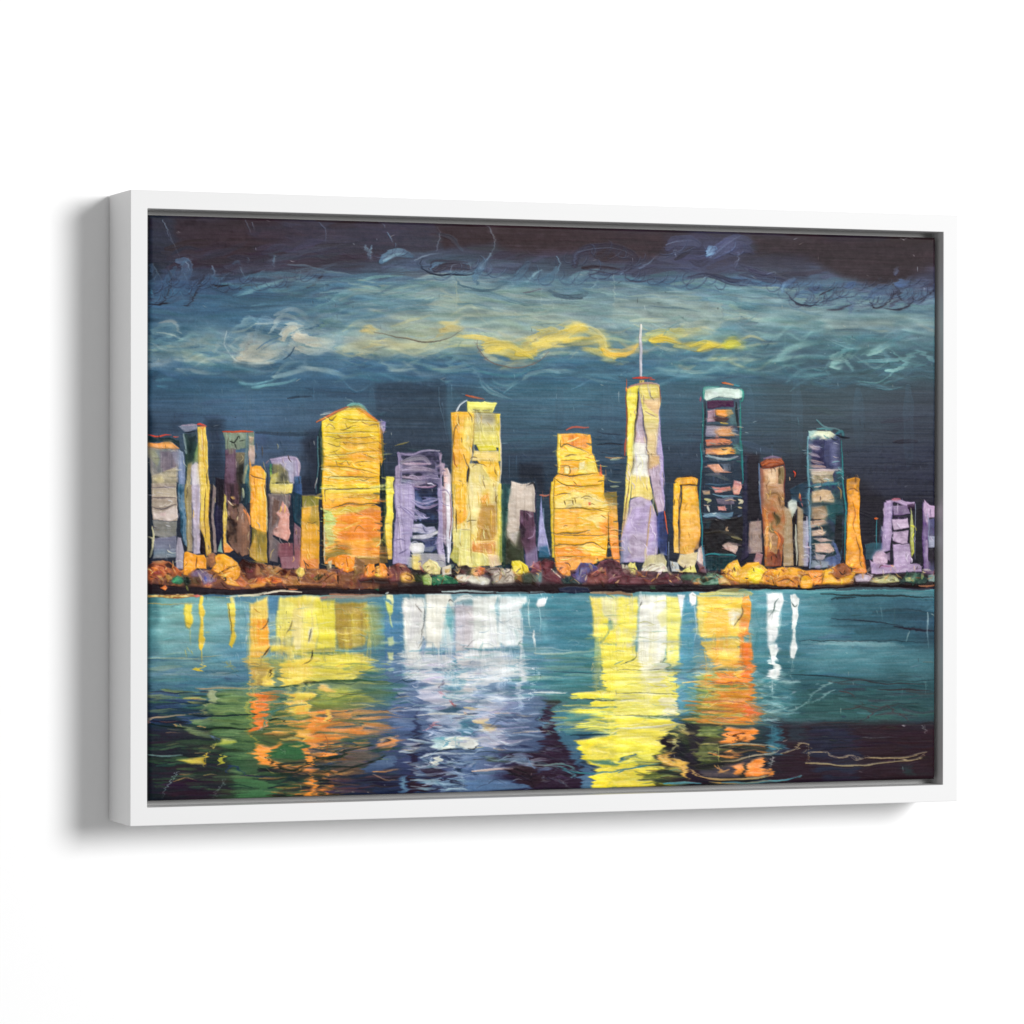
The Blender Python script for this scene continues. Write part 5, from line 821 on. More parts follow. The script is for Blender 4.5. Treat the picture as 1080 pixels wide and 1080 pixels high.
    P('ecac30 e8a42c f0b838', '680,430 860,430 960,500 950,640 780,600 700,640', g='n', d='h', a=.55, soft=3); P('f4dc50 f4d840', '510,440 640,430 640,560 520,580', g='n', d='h', a=.6, soft=2); P('e89430 f09c38', '670,690 780,680 790,720 700,730', a=.75, soft=1.5, d='h'); P('e89830 f0a83c', '690,570 820,560 900,600 740,610', a=.75, soft=1.5, d='h'); P('e89834', '690,790 760,790 770,820 700,815', a=.7, d='h'); P('d89428 d08c24 c8842c', '935,370 950,420 970,570 960,640 940,600', h=.25)
    for q, w in (('555,290 575,315 615,275', 1.4), ('560,310 590,312', 1.8), ('660,295 720,300 800,310 920,318', 1.4), ('520,405 600,412 760,402 920,400', 1.2), ('520,440 560,440 640,450 800,445 930,432', 1.1), ('540,490 620,510 635,480', 1.2), ('600,475 760,485 860,490 930,480', 1.1), ('503,592 570,575 660,570 780,550 900,545', 1.3), ('800,560 860,580 930,600', .9), ('600,620 620,660', .9), ('640,650 680,620 700,650 720,630', .9), ('740,640 800,625 900,620', 1.1), ('503,668 600,665 700,670 800,690 930,720', 1.1), ('545,770 570,740 700,735 830,745 920,735', 1.3), ('530,800 600,810', 1), ('520,864 540,832 700,830 800,835 930,820', 1.5), ('530,370 560,340 600,375 560,380', .9), ('680,330 700,370 740,350 790,360', .9), ('860,350 920,340 925,360', 1.8), ('780,760 820,770 860,750', .9)):
        L('7a6428', q, w, .85)
    for q in ('700,312 800,322 900,322', '540,415 740,410', '560,582 680,578', '640,680 760,700', '580,745 740,742', '540,840 700,838', '520,580 600,600'):
        S('f8ec90', 1.6, q, a=.8, h=.25)
    L('24342c', '945,620 950,864', 2.0); L('283c44', '965,600 975,864', 1.6); S('b07828 4c5c34', 2.6, '945,380 965,500 968,620', a=.9, h=.25); L('20303c', '480,420 478,600 485,864', 1.8); S('4c7c7c', 1.6, '470,430 465,620 460,864', a=.6)
    T(270, 510, 7.2)
    P('f4d040 f0c43c ecb03c ec9c38', '505,0 940,0 940,150 505,170', g='v', d='h', wob=.25, h=.28); P('c0902c c49430', '690,95 800,78 930,75 925,120 800,110 700,115', d='h', h=.25, rag=1); P('b08c30', '570,125 600,118 600,140 580,145', a=.8)
    P('f0a83c ec9c38 ec9038 e88c38 ec943c f0a040 ec9c3c', '505,165 700,150 900,155 945,180 950,600 700,620 520,610', g='v', d='h', wob=.3, h=.28); P('c0d070 b8d478 c0d480 c8d080 b8b468', '508,180 560,190 600,240 590,330 600,420 560,470 515,500', g='n', d='h', a=.9, rag=3, soft=1.6, h=.3); P('f0d458 ecc850', '560,190 720,170 900,175 700,240 600,230', d='h', rag=2, a=.85, soft=1.5); P('e8d060 ece070', '590,330 660,340 600,400', a=.7, soft=2, d='h')
    P('e88834 e4842c ec9440', '600,260 800,200 940,190 940,330 860,430 660,440 620,380 700,320', d='h', g='n', a=.8, rag=4, soft=2); P('f0b048 f0a840', '600,420 800,440 940,450 930,490 700,470', d='h', a=.8, rag=2); P('8c7838 7c7030 94803c', '600,465 700,470 740,495 640,520 535,500 600,485', d='h', a=.9, rag=1); P('8c8040 847438 907c40', '530,520 700,515 740,540 560,560 525,600', d='h', a=.9, rag=1); P('9c8c44 b09848', '870,420 940,400 940,440 900,450', a=.7, soft=2); P('e8a044 f0a448', '660,520 940,500 940,560 780,540', d='h', a=.8, rag=2); P('b07838 a87840 8c6c38', '750,560 940,550 940,600 880,620 760,630', d='h', g='n', h=.22)
    L('5c4820', '528,130 525,60 545,38 700,40 800,38 930,25', 1.6); L('6c5424', '570,180 660,160 700,155 800,160 890,150 940,160', 1.5); L('7c5c28', '640,170 680,150 780,150', 1); L('382c20', '505,170 508,500 512,620', 1.8); L('8c6c34', '780,570 930,575', 1)
    S('f4e898 f0dc80', 1.5, '530,60 700,55 920,50', a=.6); P('24382c 2c4434 5c6434 7c6c34', '945,0 985,0 980,300 985,420 1005,560 985,600 940,600 950,430 970,380', g='v', h=.22); P('7c6434 6c5430 84703c', '945,440 990,460 1005,600 935,600', g='n', h=.22); L('2c3828', '970,420 975,470 960,440', 1.6); S('f0e898', 1.6, '915,478 940,455 945,430', a=.9, h=.3); L('e0e0c8', '518,320 520,600', 1.1)
    # yellow strip 406-415
    P('f0dc58 f0dc5c ecc850 e8b44c', '985,0 1060,0 1040,240 1035,570 1005,570 985,420', h=.3, rim=.25); P('2c3c44 3c4450', '1050,0 1062,0 1045,230 1035,220', h=.1)
    T(270, 400, 7.2); P('f0e058 ecdc54', '985,738 1050,735 1055,864 985,864', h=.3, rim=.25); L('302c40', '1056,740 1048,800 1056,864', 1.6)
    # ---- lilac tower
    T(400, 400, 7.2)
    P('40405c 3c3c58 484464 54506c 3c3c54', '140,555 460,550 470,700 450,864 150,864', d='h', g='n', h=.15); S('8c7ca4 a090b8 b0a8b8', 2.6, '138,560 240,572 330,548 450,545', a=.95, h=.35); S('9484b0 a494c0 b09cc4', 5, '145,560 160,650 150,864', a=.9, h=.3); P('a890b8 a08cb4 ac98bc', '120,660 160,640 170,864 120,864', h=.25)
    for q, c, w in (('170,635 240,605 330,600 380,640', '7c7c84 a894a8', 6), ('180,640 260,650 390,640', 'b898b8 a488b4', 3), ('170,690 240,680 330,680 420,700', '9c88a8 c4a0bc', 5), ('180,705 300,700 420,702', '6c6484', 2), ('180,740 300,750 440,735', 'c49cc0 b898c4 a494c0', 4.5), ('170,770 260,790 330,790', '98a0b0 8c84a8', 5), ('230,800 330,800 430,812', 'b4a0b4 b898bc', 5)):
        S(c, w, q, a=.9, h=.3, br=.5)
    L('a85c98', '330,815 400,822 430,808', 1.8); S('c48cb0', 1.8, '180,640 300,640 390,643', a=.8); L('2c3044', '200,735 230,730', 2.4); S('9488ac', 3, '430,640 440,740 460,864', a=.6)
    P('a894b8 b09cc4 a490b8', '450,560 475,570 470,640 480,864 450,864 470,700', h=.25); P('b88cb4 c098b8', '470,630 500,640 495,700 475,740', h=.3); P('e0b0a8 e8c0b8 f0d8d4 e8d0d0', '490,680 520,675 545,740 548,864 490,864', g='h', h=.35, rim=.25); R('b0709c', '465,560 468,700 480,740', 1.6)
    T(400, 510, 7.2)
    P('a490c0 a894c4 9c8cbc 9888b4 9c90b0', '120,0 270,0 260,300 230,540 215,620 105,610 120,300', h=.22, g='n'); P('b8a4cc a898c8 a08cc0', '160,20 270,20 265,160 200,280 165,200', g='n', a=.7, soft=2); S('b8a8cc c4b8d4 a898bc', 3.5, '130,20 150,300 140,560', a=.85, h=.3); L('6c5c84', '125,200 160,400 165,540', 1.3); L('7c6c94', '160,240 200,440 190,560', 1.3); S('d0c0dc', 2, '150,300 165,420 180,520', a=.8, h=.3)
    P('34385c 30385c 344870 3c4c78', '270,10 445,0 445,170 440,290 300,290 270,160', g='n', d='h', h=.2, wob=.4); P('2c3450', '330,20 440,15 440,90 300,100', a=.6, soft=2, d='h')
    for q, c, w in (('270,18 370,25 430,12', 'b084b4 c084ac', 2.2), ('240,140 300,175 360,178 445,150', 'a89cc8 b088b8', 3), ('250,130 330,150 440,120', 'a49cc4', 2.6), ('330,130 400,110 445,115', '8c88b0', 2), ('250,200 300,230 350,240', '8c84b0', 4), ('230,255 300,260 360,258', 'b4acd0', 3.5), ('170,170 230,230 280,280', '9484b8', 4)):
        S(c, w, q, a=.9, h=.3)
    P('b8b4d0 a8a8c8 c4bcd4', '260,310 320,300 360,330 420,320 440,350 380,380 300,380 250,370', g='n', d='n', h=.3); L('4c4c74', '330,320 345,360 375,365', 1.8); P('e4e4dc ccc8d8 d8d8dc', '250,400 380,380 450,350 460,370 400,400 440,410 380,425 250,425', d='h', h=.35, rim=.3); P('344064 485080 303c5c', '300,430 440,400 440,500 400,530 340,520 345,460', g='n', d='n', h=.2); P('d8d4e0 e8e8e0 e0dce0', '240,460 330,455 350,480 340,530 250,535 225,500', g='n', h=.35, rim=.25); L('5c5c7c', '250,430 340,432 440,425', 2); P('8c94a0 6c7484', '350,490 430,480 400,525 350,525', a=.8)
    P('a898c8 a494c4 a898c0', '445,40 480,20 485,300 495,600 450,560 440,500 450,330', h=.25); P('a4788c a8808c 946c84 a490b4', '478,20 500,30 515,340 510,480 490,440 480,300', h=.28); P('f4e8e8 f0ecf0 e4e4f0 e8e4e8', '500,0 548,0 555,300 550,420 525,610 510,600 512,420', h=.38, rim=.3); L('8c4c50', '540,60 545,260 535,420', 1.3); P('c8c0cc b8b0b8 bcb8b4', '230,540 490,535 500,640 460,640 330,640', g='n', a=.8, h=.15); P('acacb0 9ca0a4', '210,560 250,560 250,640 215,640', a=.8); P('e8d890 e8d078 e4c470', '245,545 310,540 325,660 290,670 250,640', h=.3); P('8c7c7c b8a89c', '305,620 340,610 330,670', a=.8)
    # ---- tower with flat cap
    T(400, 400, 7.2)
    S('e0e8ec', 2, '590,240 610,195 640,170 665,158', a=.9, h=.35, tp=.2); S('c05838 c86840 a85c44', 2, '655,120 700,132 800,155', a=.95, h=.3); P('f0e87c f0ea80 f0e474', '665,165 760,172 890,178 862,250 668,255', g='n', d='h', h=.35, rim=.3); S('f4f090', 2, '800,172 890,184', a=.9); L('4c4424', '710,228 750,238 770,230', 1.8); L('4c4424', '790,235 855,225', 1.8)
    P('f0c84c ecb840 f0bc48 f0b43c f0c044', '545,255 600,245 720,255 720,400 700,600 660,700 600,864 555,864 555,600', g='n', h=.3, rim=.2); P('f0d474 f4dc84', '650,300 715,290 715,470 680,560 630,500', g='n', a=.8, h=.3, soft=1.4); P('f0a834 f0ac34 f0a830', '560,270 600,262 620,330 600,500 640,600 580,680 558,540', g='n', a=.8, h=.3)
    P('c0b488 b8ac84 c8bc78 d0c46c d8c860', '720,262 880,262 900,420 905,520 720,500', d='h', h=.25, wob=.2); P('a8a084 b0a888', '735,275 865,280 860,340 740,345', g='n', d='h', a=.8); P('e0d048 dccc40', '740,505 880,500 890,540 760,545', d='h', h=.25); P('ecd058 e8d050 dccc50', '880,262 920,262 915,620 900,620 905,440 880,380', h=.3, rim=.25); P('7c7830', '890,340 910,330 908,390', a=.9)
    P('e4c878 ecd080 e8c870', '720,545 900,545 905,620 780,610 700,620', g='n', d='h', h=.25); P('f4c848 f4c040 f0b838', '740,610 900,620 915,700 912,780 850,770 800,700', g='n', h=.32, rim=.25); P('f0dc90 ecd884 e8d488 f0d880', '680,640 780,640 840,750 915,790 910,864 670,864', g='n', h=.28); P('f4c84c f0bc44', '575,690 660,680 665,864 565,864', g='n', h=.28)
    L('7c5c2c', '600,265 605,330 570,380 555,520', 1.4); L('5c4420', '635,570 660,640 680,700 660,864', 1.6); L('7c6434', '690,610 710,590 740,595', 1.3); L('8c7438', '700,670 740,640 790,645 820,665', 1.1); L('8c3c20', '560,560 570,640 590,680', 1.3); L('a8843c', '718,262 715,500', 1.1); L('7c7c68', '545,260 550,400 548,864', 1.6, .7); L('8c7840', '700,255 780,252 915,262', 1.3); L('dcccac', '918,265 920,864', 1.4)
    T(400, 510, 7.2)
    P('f0d070 ecc858 f4d078 ecd88c f0dc98 e8d884 ecd880', '560,0 925,0 925,300 930,620 600,640 565,560 560,300', g='n', h=.28); P('f4c444 f4bc40 f0b43c f0a838', '580,0 665,0 660,200 665,260 630,300 590,310 580,190', h=.32, rim=.25); P('f0a84c f0b050', '640,190 665,200 660,260 630,240', a=.85); P('f4e0a0 f0dc94', '680,20 790,20 760,160 740,300 700,320 670,180', g='n', h=.3); P('eca848 e8a03c', '770,110 835,70 830,150 770,155', h=.3, rim=.2)
    P('c89c44 c49448 c09040 b48434', '770,155 880,160 885,370 880,400 740,330', g='n', h=.25, rim=.1); P('b4883c b08034', '760,330 885,370 870,430 725,430', g='n', h=.25); P('e0b470', '740,432 880,435 880,445 740,442', h=.3, d='h'); P('d0904c d09454 cc8c48', '740,445 885,445 875,530 810,530 720,510 700,480', g='n', h=.28, rim=.2); P('e08c48', '705,440 720,430 730,500 705,520', a=.9)
    P('e8dc88 ece08c e4d880', '560,350 690,345 690,480 600,500 575,460', g='n', h=.28); P('c0b458 a8a450 8c9044', '565,470 600,480 605,620 570,610 530,560', h=.25); P('ece088 f0e490 e8dc7c', '600,490 700,510 790,530 835,590 830,625 700,620 620,630', g='n', h=.3, rim=.15); P('f0d454 e8cc50', '905,0 928,0 930,200 935,600 905,600 900,300', h=.3, rim=.2); P('f0d8b0 e8c8a0 d8b090', '810,540 900,535 920,560 925,620 840,640', g='n', h=.22); P('7c8c3c 6c8440', '910,400 925,400 928,600 915,600', a=.9)
    L('3c3420', '580,190 582,280 590,370', 1.3); L('7c6c40', '665,290 690,275 740,275', 1.3); L('b89c50', '660,0 690,240 692,480 700,600', 1.1); L('6c5434', '880,20 890,200 885,380', 1.2); L('8c7c54', '620,350 690,348', 1)
    P('f4c8a0', '725,445 750,450 740,480', a=.6)
    # between: teal edge and small white tower
    P('28505c 24544c 1f5048 2c4c3c', '930,0 1000,0 995,200 975,440 960,640 935,640 930,300', h=.15)
    T(520, 440, 5.4)
    P('4c4c40 585044 4c5038 54583c', '75,600 160,640 180,840 70,840', g='n', d='n', h=.2); P('d4c4b4 ccbcac c8b8a8 c0b0a0 a89c8c', '105,365 180,375 232,370 235,480 240,540 160,530 150,620 130,735 78,670 90,500', h=.32, rim=.25); P('e0d0c0', '105,362 150,372 150,390 108,385', h=.35); L('2c2c34', '195,385 225,375 235,410', 2); P('b0aca0 a49c98', '95,660 150,650 130,730', a=.7)
    P('5c3c54 6c445c 604058 7c5078 705070', '155,530 230,535 240,640 258,860 200,860 180,760 160,700 150,600', h=.25, g='n', wob=.3); P('a488a0', '190,540 225,560 215,570', a=.9); S('9c6c9c', 1.6, '200,690 225,680 238,640', a=.8); P('3c2438 30202c', '155,600 185,640 170,700 155,650', a=.7); P('3c3454', '235,420 242,420 248,640 240,640', h=.2); P('7c6cb0 806cac', '180,780 250,740 255,860 190,860', a=.6, soft=2); S('e07888', 2, '235,820 230,860', a=.9); P('4c5038 485038 3c4830', '80,690 130,740 165,760 170,840 75,840', g='n', d='n', a=.9, h=.2)
    P('a0a0cc 9c9ccc a8a4d0 9c98c4 a8a8c8', '270,450 282,560 300,660 328,790 255,760 262,600', h=.28, rim=.2); S('c07058', 1.8, '262,443 290,447 320,440', a=.9); P('34648c 2c5c74', '265,740 310,735 325,800 260,800', h=.15); R('a8b8d0', '285,520 290,600 305,680', 1)
    # ---- stepped orange building
    P('8c7438 b08838 d8a040 e89838 e88c3c e08c44', '636,430 700,428 712,600 722,840 690,840 650,640', h=.28, wob=.2); P('7c7038 847438', '636,430 700,428 702,470 650,480', a=.8); P('ecb048', '680,500 702,500 708,700 690,650', a=.7)
    S('c06454 b85c4c', 2, '420,72 460,58 545,58', a=.95, h=.3)
    P('f4b03c f4b438 f4bc38 f4c034 f0b434 f0ac34 f0a430 ec9838', '368,92 555,96 562,200 578,230 600,310 635,335 632,440 655,520 650,800 440,900 350,820 332,640 330,420 345,350 372,320 370,180', g='v', d='h', wob=.2, h=.3, rim=.2)
    P('ecc850 f0d058 ecc850', '368,92 388,95 384,300 368,320', h=.32); P('ec8c38 f09c40 f0a43c', '388,100 550,100 552,160 520,180 400,150', g='n', h=.25); P('f4d44c f4d850 f4c844', '400,160 500,175 545,200 500,210 430,190', d='h', h=.3); P('f4d048 f4d44c', '390,180 550,205 560,240 480,250 390,240', g='n', d='h', h=.3, a=.8)
    P('f8ecb8 f4e8a8', '490,260 525,250 520,300 485,305', h=.4, rim=.3); P('f4dc68 f4e070 f4d458', '540,240 580,260 600,320 500,325 520,300', g='n', h=.3); P('f0e09c', '405,285 435,290 430,325 405,320', h=.35, rim=.3); P('f4bc34 f4c83c f0ac30', '350,345 630,345 625,385 500,400 350,380', g='n', d='h', h=.3)
    P('f4dc90 f0d880 f4d478 ecc468', '350,470 420,430 500,420 580,440 645,490 645,520 350,525', g='n', d='n', h=.35, rim=.25); P('f0b850', '440,410 480,405 500,420 440,430', a=.8); P('f4dc94 f4d888', '500,580 560,560 640,540 648,590 600,640 560,600', g='n', d='n', a=.85, h=.3); P('ec9840 e88c44', '600,600 648,580 650,680 610,650', a=.75, soft=2); P('f0a034 f0a838', '400,520 500,525 490,620 360,650 360,540', g='n', a=.6, soft=2)
    P('f4d870 f4d458', '480,725 560,735 650,755 640,775 540,760', d='h', h=.32); P('ec9834 e48c34 e09038', '350,740 470,730 520,770 640,790 560,820 370,810', d='h', g='n', h=.22, a=.85); P('f4c850', '550,770 640,785 560,790', d='h', h=.3)
    P('f0cc40 ecd048', '330,370 345,365 348,800 336,800 325,500', h=.32)
    for q, w in (('385,130 388,170 420,150 500,180 545,205', 1.4), ('410,225 440,212 475,212', 1.5), ('390,248 450,245 540,242', 1.1), ('375,325 450,335 520,325 600,325', 1.5), ('380,280 430,280 438,320 400,330', 1.2), ('350,350 400,385 480,390 600,390 625,375', 1.4), ('345,520 480,518 560,530 650,515', 1.4), ('350,445 400,430 440,435', 1.1), ('400,470 410,500', 1.3), ('450,470 455,500', 1.2), ('465,460 470,495', 1.2), ('500,465 530,450 560,460', 1.2), ('350,665 400,660 480,660 550,645', 1.8), ('355,668 450,672 640,675', 1.1), ('370,720 480,725 560,712 640,750', 1.3), ('345,730 420,718', 1.2), ('360,800 440,790 540,795', 1.1), ('350,345 345,500 350,800', 1.3), ('575,230 600,300 612,330', 1.3), ('650,540 655,700 645,800', 1.4), ('560,520 640,540', 1), ('460,365 475,385', 1), ('610,560 640,580', 1.1)):
        L('74581f', q, w, .85)
    S('d85c38', 2, '612,270 620,340', a=.7); R('9c6c4c', '640,300 645,400', 1.3); P('ec5c3c', '608,315 618,312 620,335 608,335', h=.3); P('e85c3c', '540,490 552,488 550,505 540,505', h=.3)
    L('2c5058', '322,550 330,700 330,800', 1.3); L('8c4c34', '325,400 322,520', 1.2); S('f0bc50 ec9c3c ec9440', 5, '440,880 430,840 400,810', a=.5); P('e89840 f0a848 ec9c40', '350,800 440,790 600,790 560,860 440,910 370,880', g='n', h=.28)
    # ---- tall spire tower
    T(640, 330, 7.2)
    S('f4f0e4 d8d0d8 d0cdd8 e8e4ec d8d4e0', 3.2, '254,92 254,200 256,300 257,400 258,490', a=.97, h=.4, tp=.25, br=.1); S('e0dce4', 2.8, '254,370 256,430 256,490', a=.9, tp=.1, br=.1, h=.3); P('f4f4ec', '250,92 258,92 262,200 246,200', h=.4); S('c84838 d45040 b84c40', 2.4, '195,495 260,492 345,495', a=.95, h=.35, tp=.6); S('c85c4c', 1.3, '330,505 368,508', a=.9); P('dcc468 e0c870', '245,510 285,508 280,535 245,530', h=.35); L('5c4838', '255,520 270,515', 1.2)
    P('f0e05c f0dc58 ecdc5c f0e060', '155,590 170,565 240,545 235,620 225,760 205,900 195,1080 150,1080 152,800', h=.32, rim=.22); P('e8d478 e0cc78 dccc80 dcc480 e0c888 d8bc88', '240,545 280,535 400,545 405,650 395,800 385,940 375,1080 300,1080 290,940 262,700 245,600', g='v', wob=.25, h=.28, rim=.15, d='h'); P('ecdc80 f0dc74', '250,560 360,560 385,640 300,640 250,600', g='n', d='h', a=.7, h=.28); P('dcae94 dcb08c d8b084', '270,660 400,640 395,780 310,720', g='n', d='h', a=.7, soft=2)
    P('a88ca8 b098ac c0a0a8 b494a0', '245,600 262,700 292,900 295,990 205,990 215,860 235,720', g='n', h=.25); P('f4f0e4 f4f0e0', '205,990 300,990 300,1080 195,1080', h=.3); S('c8948c d8a490 dcb4ac', 2.4, '165,575 220,545 290,530 380,540 400,560', a=.9, h=.35); P('a894c8 a890cc', '400,700 405,860 425,1080 378,1080 388,920', h=.28, g='v'); P('8c9c98', '370,560 385,575 375,570', a=.8)
    L('3c3424', '235,575 232,680 215,850 205,1000', 2.0); L('34304c', '262,720 280,850 295,960 300,1080', 1.8); L('8c4434', '150,600 148,900 135,1080', 1.6); L('7c4c50', '402,560 400,680', 1.3); L('c06c54', '152,500 152,600', 1); L('b04c34', '140,960 138,1080', 2); S('b08c84', 1.4, '290,750 380,790', a=.6); L('e8944c', '148,570 155,600', 2.2); R('c8d4d4', '92,600 90,680', 1.2)
    T(640, 480, 6.75)
    P('f0d868 ecd46c f0dc78 ecd474 e8cc78 d8b478', '145,0 192,0 180,140 165,300 130,560 105,600 120,400 135,150', h=.3, rim=.15); P('f4f0e0 f4f2e4 f4f0dc', '192,0 285,0 305,150 290,160 180,140', g='n', h=.3, rim=.2); P('f0d878 f0d470 f0d880 f4dc80', '180,140 300,155 330,300 310,320 220,300 170,310', g='n', h=.3, rim=.15); P('e4bc78 dcb47c dcb480', '295,0 375,0 370,60 340,110 300,90', g='n', h=.28)
    P('b894b4 c0a0b4 b890b4 b494b8', '300,100 375,60 385,180 415,300 400,410 355,420 330,260', g='n', h=.25); P('a488cc a890d0 9c84c4', '370,0 400,0 412,200 412,400 390,260 375,120', h=.28)
    P('b89cc0 ac8cc4 a484c0 a888c4 b090c8 a890c0 9c8cbc', '170,320 240,295 310,320 345,420 365,640 360,700 290,760 120,770 105,600 150,440', h=.25, wob=.25, d='n'); P('a480c0 a888c8', '180,370 300,360 290,440 150,450', g='n', a=.7, soft=2); P('b898b0 b8a0b4 b09cac', '170,560 280,560 280,720 180,740 150,640', g='n', a=.6, soft=3); P('b8aac8 a8a8c4 9090b4', '105,600 150,560 170,700 120,770 95,770', a=.7, soft=2); P('a880d0 a478c8', '310,470 350,440 355,600 300,640', a=.6, soft=2)
    P('3c4474 38406c 34447c 344484', '355,415 405,395 430,560 430,720 380,720 360,600', g='n', h=.25); S('d85c3c e0683c', 1.6, '405,400 420,480 430,560', a=.95, h=.3); S('c8a464 b49c64 d0ac78', 1.8, '312,360 300,480 285,640 280,740', a=.9, h=.3); L('6c6c44', '320,260 345,360 360,430', 1.5); L('7c5c3c', '165,150 140,330 115,560', 1.3); L('2c4454', '400,120 412,300 415,400', 1.4); L('3c3430', '185,0 185,60 170,150', 1.6); L('6c3c2c', '290,0 290,60 305,170', 1.2); L('4c4438', '210,90 235,60 240,75', 1); R('98a8c0', '440,620 445,780 440,840', 1.6)
    P('c0b488 c8bc90 d0c888', '290,710 400,705 430,760 420,840 250,800', g='n', h=.22); P('e0d478 e8dc60 ece070', '145,790 170,765 210,800 225,850 190,855 150,830', h=.35, rim=.25); P('b8ac98 c8bc9c', '105,780 150,790 190,860 150,850 110,820', h=.2); P('e8e0c8 f0ecd4 dcd4b0 f0f0dc', '230,860 250,810 320,775 400,770 430,800 445,850 400,860 300,865', g='n', d='n', h=.4, rim=.3)
    for q in ('240,840 300,790 340,780', '270,850 330,800 380,790', '310,855 360,815 400,800', '350,850 400,830', '290,800 320,790'):
        L('9c8468', q, 1.3, .8)
    for q in ('250,850 310,805 350,790', '290,855 340,815 390,800', '330,855 380,825 420,815'):
        S('f8f4e4', 1.8, q, a=.9, h=.4)
    P('e8c8c4', '400,790 420,795 420,815 400,812', a=.9)
    # ---- amber block 710-736
    P('34506c 2c4860', '420,200 470,210 465,560 440,620 430,460', a=.5, soft=2)
    P('c8902c e0a030 d89428', '500,165 600,150 645,165 640,215 520,215 480,190', g='h', h=.28, rim=.2); L('2c1f28', '530,158 600,150 650,155', 2); P('f4bc3c f0b838 ecb03c f0b84c f0c468', '475,205 515,190 520,320 505,480 515,700 480,700 468,400', h=.32, rim=.25); P('e8ac34 ecb03c e8ac40 f0b44c ecb050 e8ac4c e8a848', '530,220 640,225 660,350 665,580 630,660 620,705 520,705 515,500 530,300', g='v', wob=.3, d='n', h=.28, rim=.15); L('7c4c18', '510,215 640,218', 1.5); L('6c4c34', '525,230 510,330 515,430 520,600 515,700', 1.5); P('c88c3c c08848', '640,590 665,590 660,660 625,680', a=.7, soft=2); L('b87c24', '630,240 655,300', 1)
    P('e4d0a4 e0cc98 dccca0', '520,710 650,690 640,750 620,790 540,800 505,770', g='n', h=.28, d='n'); P('c8ccc8 bcc0c0', '455,760 510,770 520,830 470,850', h=.2); P('d8cc78 e0d47c d0cc70', '520,840 560,800 620,780 640,850 580,850', g='n', h=.3, rim=.2); P('e4e0d8 d8a494', '655,670 680,640 690,720 680,790 640,750', g='h', h=.28); P('a8a8a4 a0a0a8', '630,750 680,790 700,830 660,800', a=.8)
    # ---- tall dark tower with a white cap
    T(640, 330, 7.2)
    P('3c5468 405868 38485c', '735,660 1010,650 1010,1080 725,1080', g='n', h=.15); P('dcece0 e4f4e8 d8ece0', '745,580 860,568 940,575 1025,580 1030,640 1000,655 850,640 760,668 740,650', g='n', d='n', h=.45, rim=.35); S('3c9484 5cb0a0 4ca090', 3, '735,650 735,600 750,568 850,565', a=.9, h=.3); S('4ca090 3c8c80', 2.6, '1010,580 1030,600 1030,665 1010,670', a=.9, h=.3); P('6c9c90 4c7c74', '760,668 850,650 960,655 960,668', d='h', a=.8)
    P('5c2c58 54284c 48284c', '765,670 965,668 970,720 880,715 800,730 765,725', g='n', d='h', h=.25); P('a87c90 b08098', '765,740 820,735 820,830 765,830', g='n', h=.25); P('ec9038 f0a048 f09840', '820,740 950,735 968,765 900,790 830,780', g='n', d='h', h=.38, rim=.3); P('54383c 4c3438', '800,785 940,795 900,830 820,830', g='n', h=.25); P('4c6c74 508078', '905,740 1000,700 1000,850 940,850', a=.5, soft=2); S('c8a850', 2, '860,838 920,842', a=.9, h=.3)
    P('8c84a0 9c8c9c c87848', '760,862 960,862 960,885 830,935 755,930', g='h', d='h', h=.25); P('f08c30 f09840 e88434', '815,900 870,872 930,880 975,935 850,938', g='n', h=.38, rim=.25, d='h'); P('d87858 c87050 d88c48', '760,965 880,958 950,965 930,1000 770,1005', g='n', d='h', h=.3, rag=1); P('d88c40 e08838 e8a868', '760,1050 900,1030 980,1035 980,1075 760,1075', g='n', d='h', h=.3); P('4c8478 3c7468', '960,1000 1000,1000 1000,1080 970,1080', a=.6)
    for q in ('745,850 850,860 930,858', '750,945 850,950 990,945', '750,1010 880,1015 960,1010'):
        L('2c3444', q, 2.0)
    L('1f2430', '985,680 990,780 1005,900', 2.6); L('1f2838', '748,670 748,1080', 2.4); L('287070', '728,680 735,860 725,1080', 1.8); L('2c7c74', '1015,680 1018,900 1010,1080', 1.8); S('c86c48 d8986c', 2.2, '875,535 940,545 965,548', a=.95, h=.35); S('5c98a4', 2.2, '965,550 1010,555', a=.9, h=.3); S('b84c6c', 1.8, '712,640 710,670', a=.8)
    T(730, 390, 7.2)
    P('a08490 8c8c94 70889c', '100,430 330,430 340,500 110,510', d='h', g='n', a=.35); P('c8705c c07858 d08c50', '105,540 250,530 310,545 290,570 120,580', d='h', g='n', h=.3, rag=1); P('b06c60 d89454 e8b458', '105,600 300,590 295,640 110,650', g='h', d='h', h=.32, rag=1); P('6c8c98 7ca0a4', '120,665 330,660 320,690 130,700', d='h', g='n', h=.25, rag=1); P('b88070 dcac84 e4b894', '105,715 200,710 220,750 300,780 150,782 120,760', g='h', h=.38, rim=.3); P('685c64 5c5c68', '200,705 320,700 320,760 240,760', g='n', h=.2); P('405874 46607c', '120,790 380,790 380,864 110,864', g='n', a=.6)
    L('242c3c', '100,590 330,585', 1.8); L('242c3c', '100,658 330,655', 1.8); L('30404c', '110,700 300,705', 1.4); L('24888c', '70,560 62,864', 1.4); L('28807c', '375,540 380,864', 1.6)
    T(640, 480, 6.75)
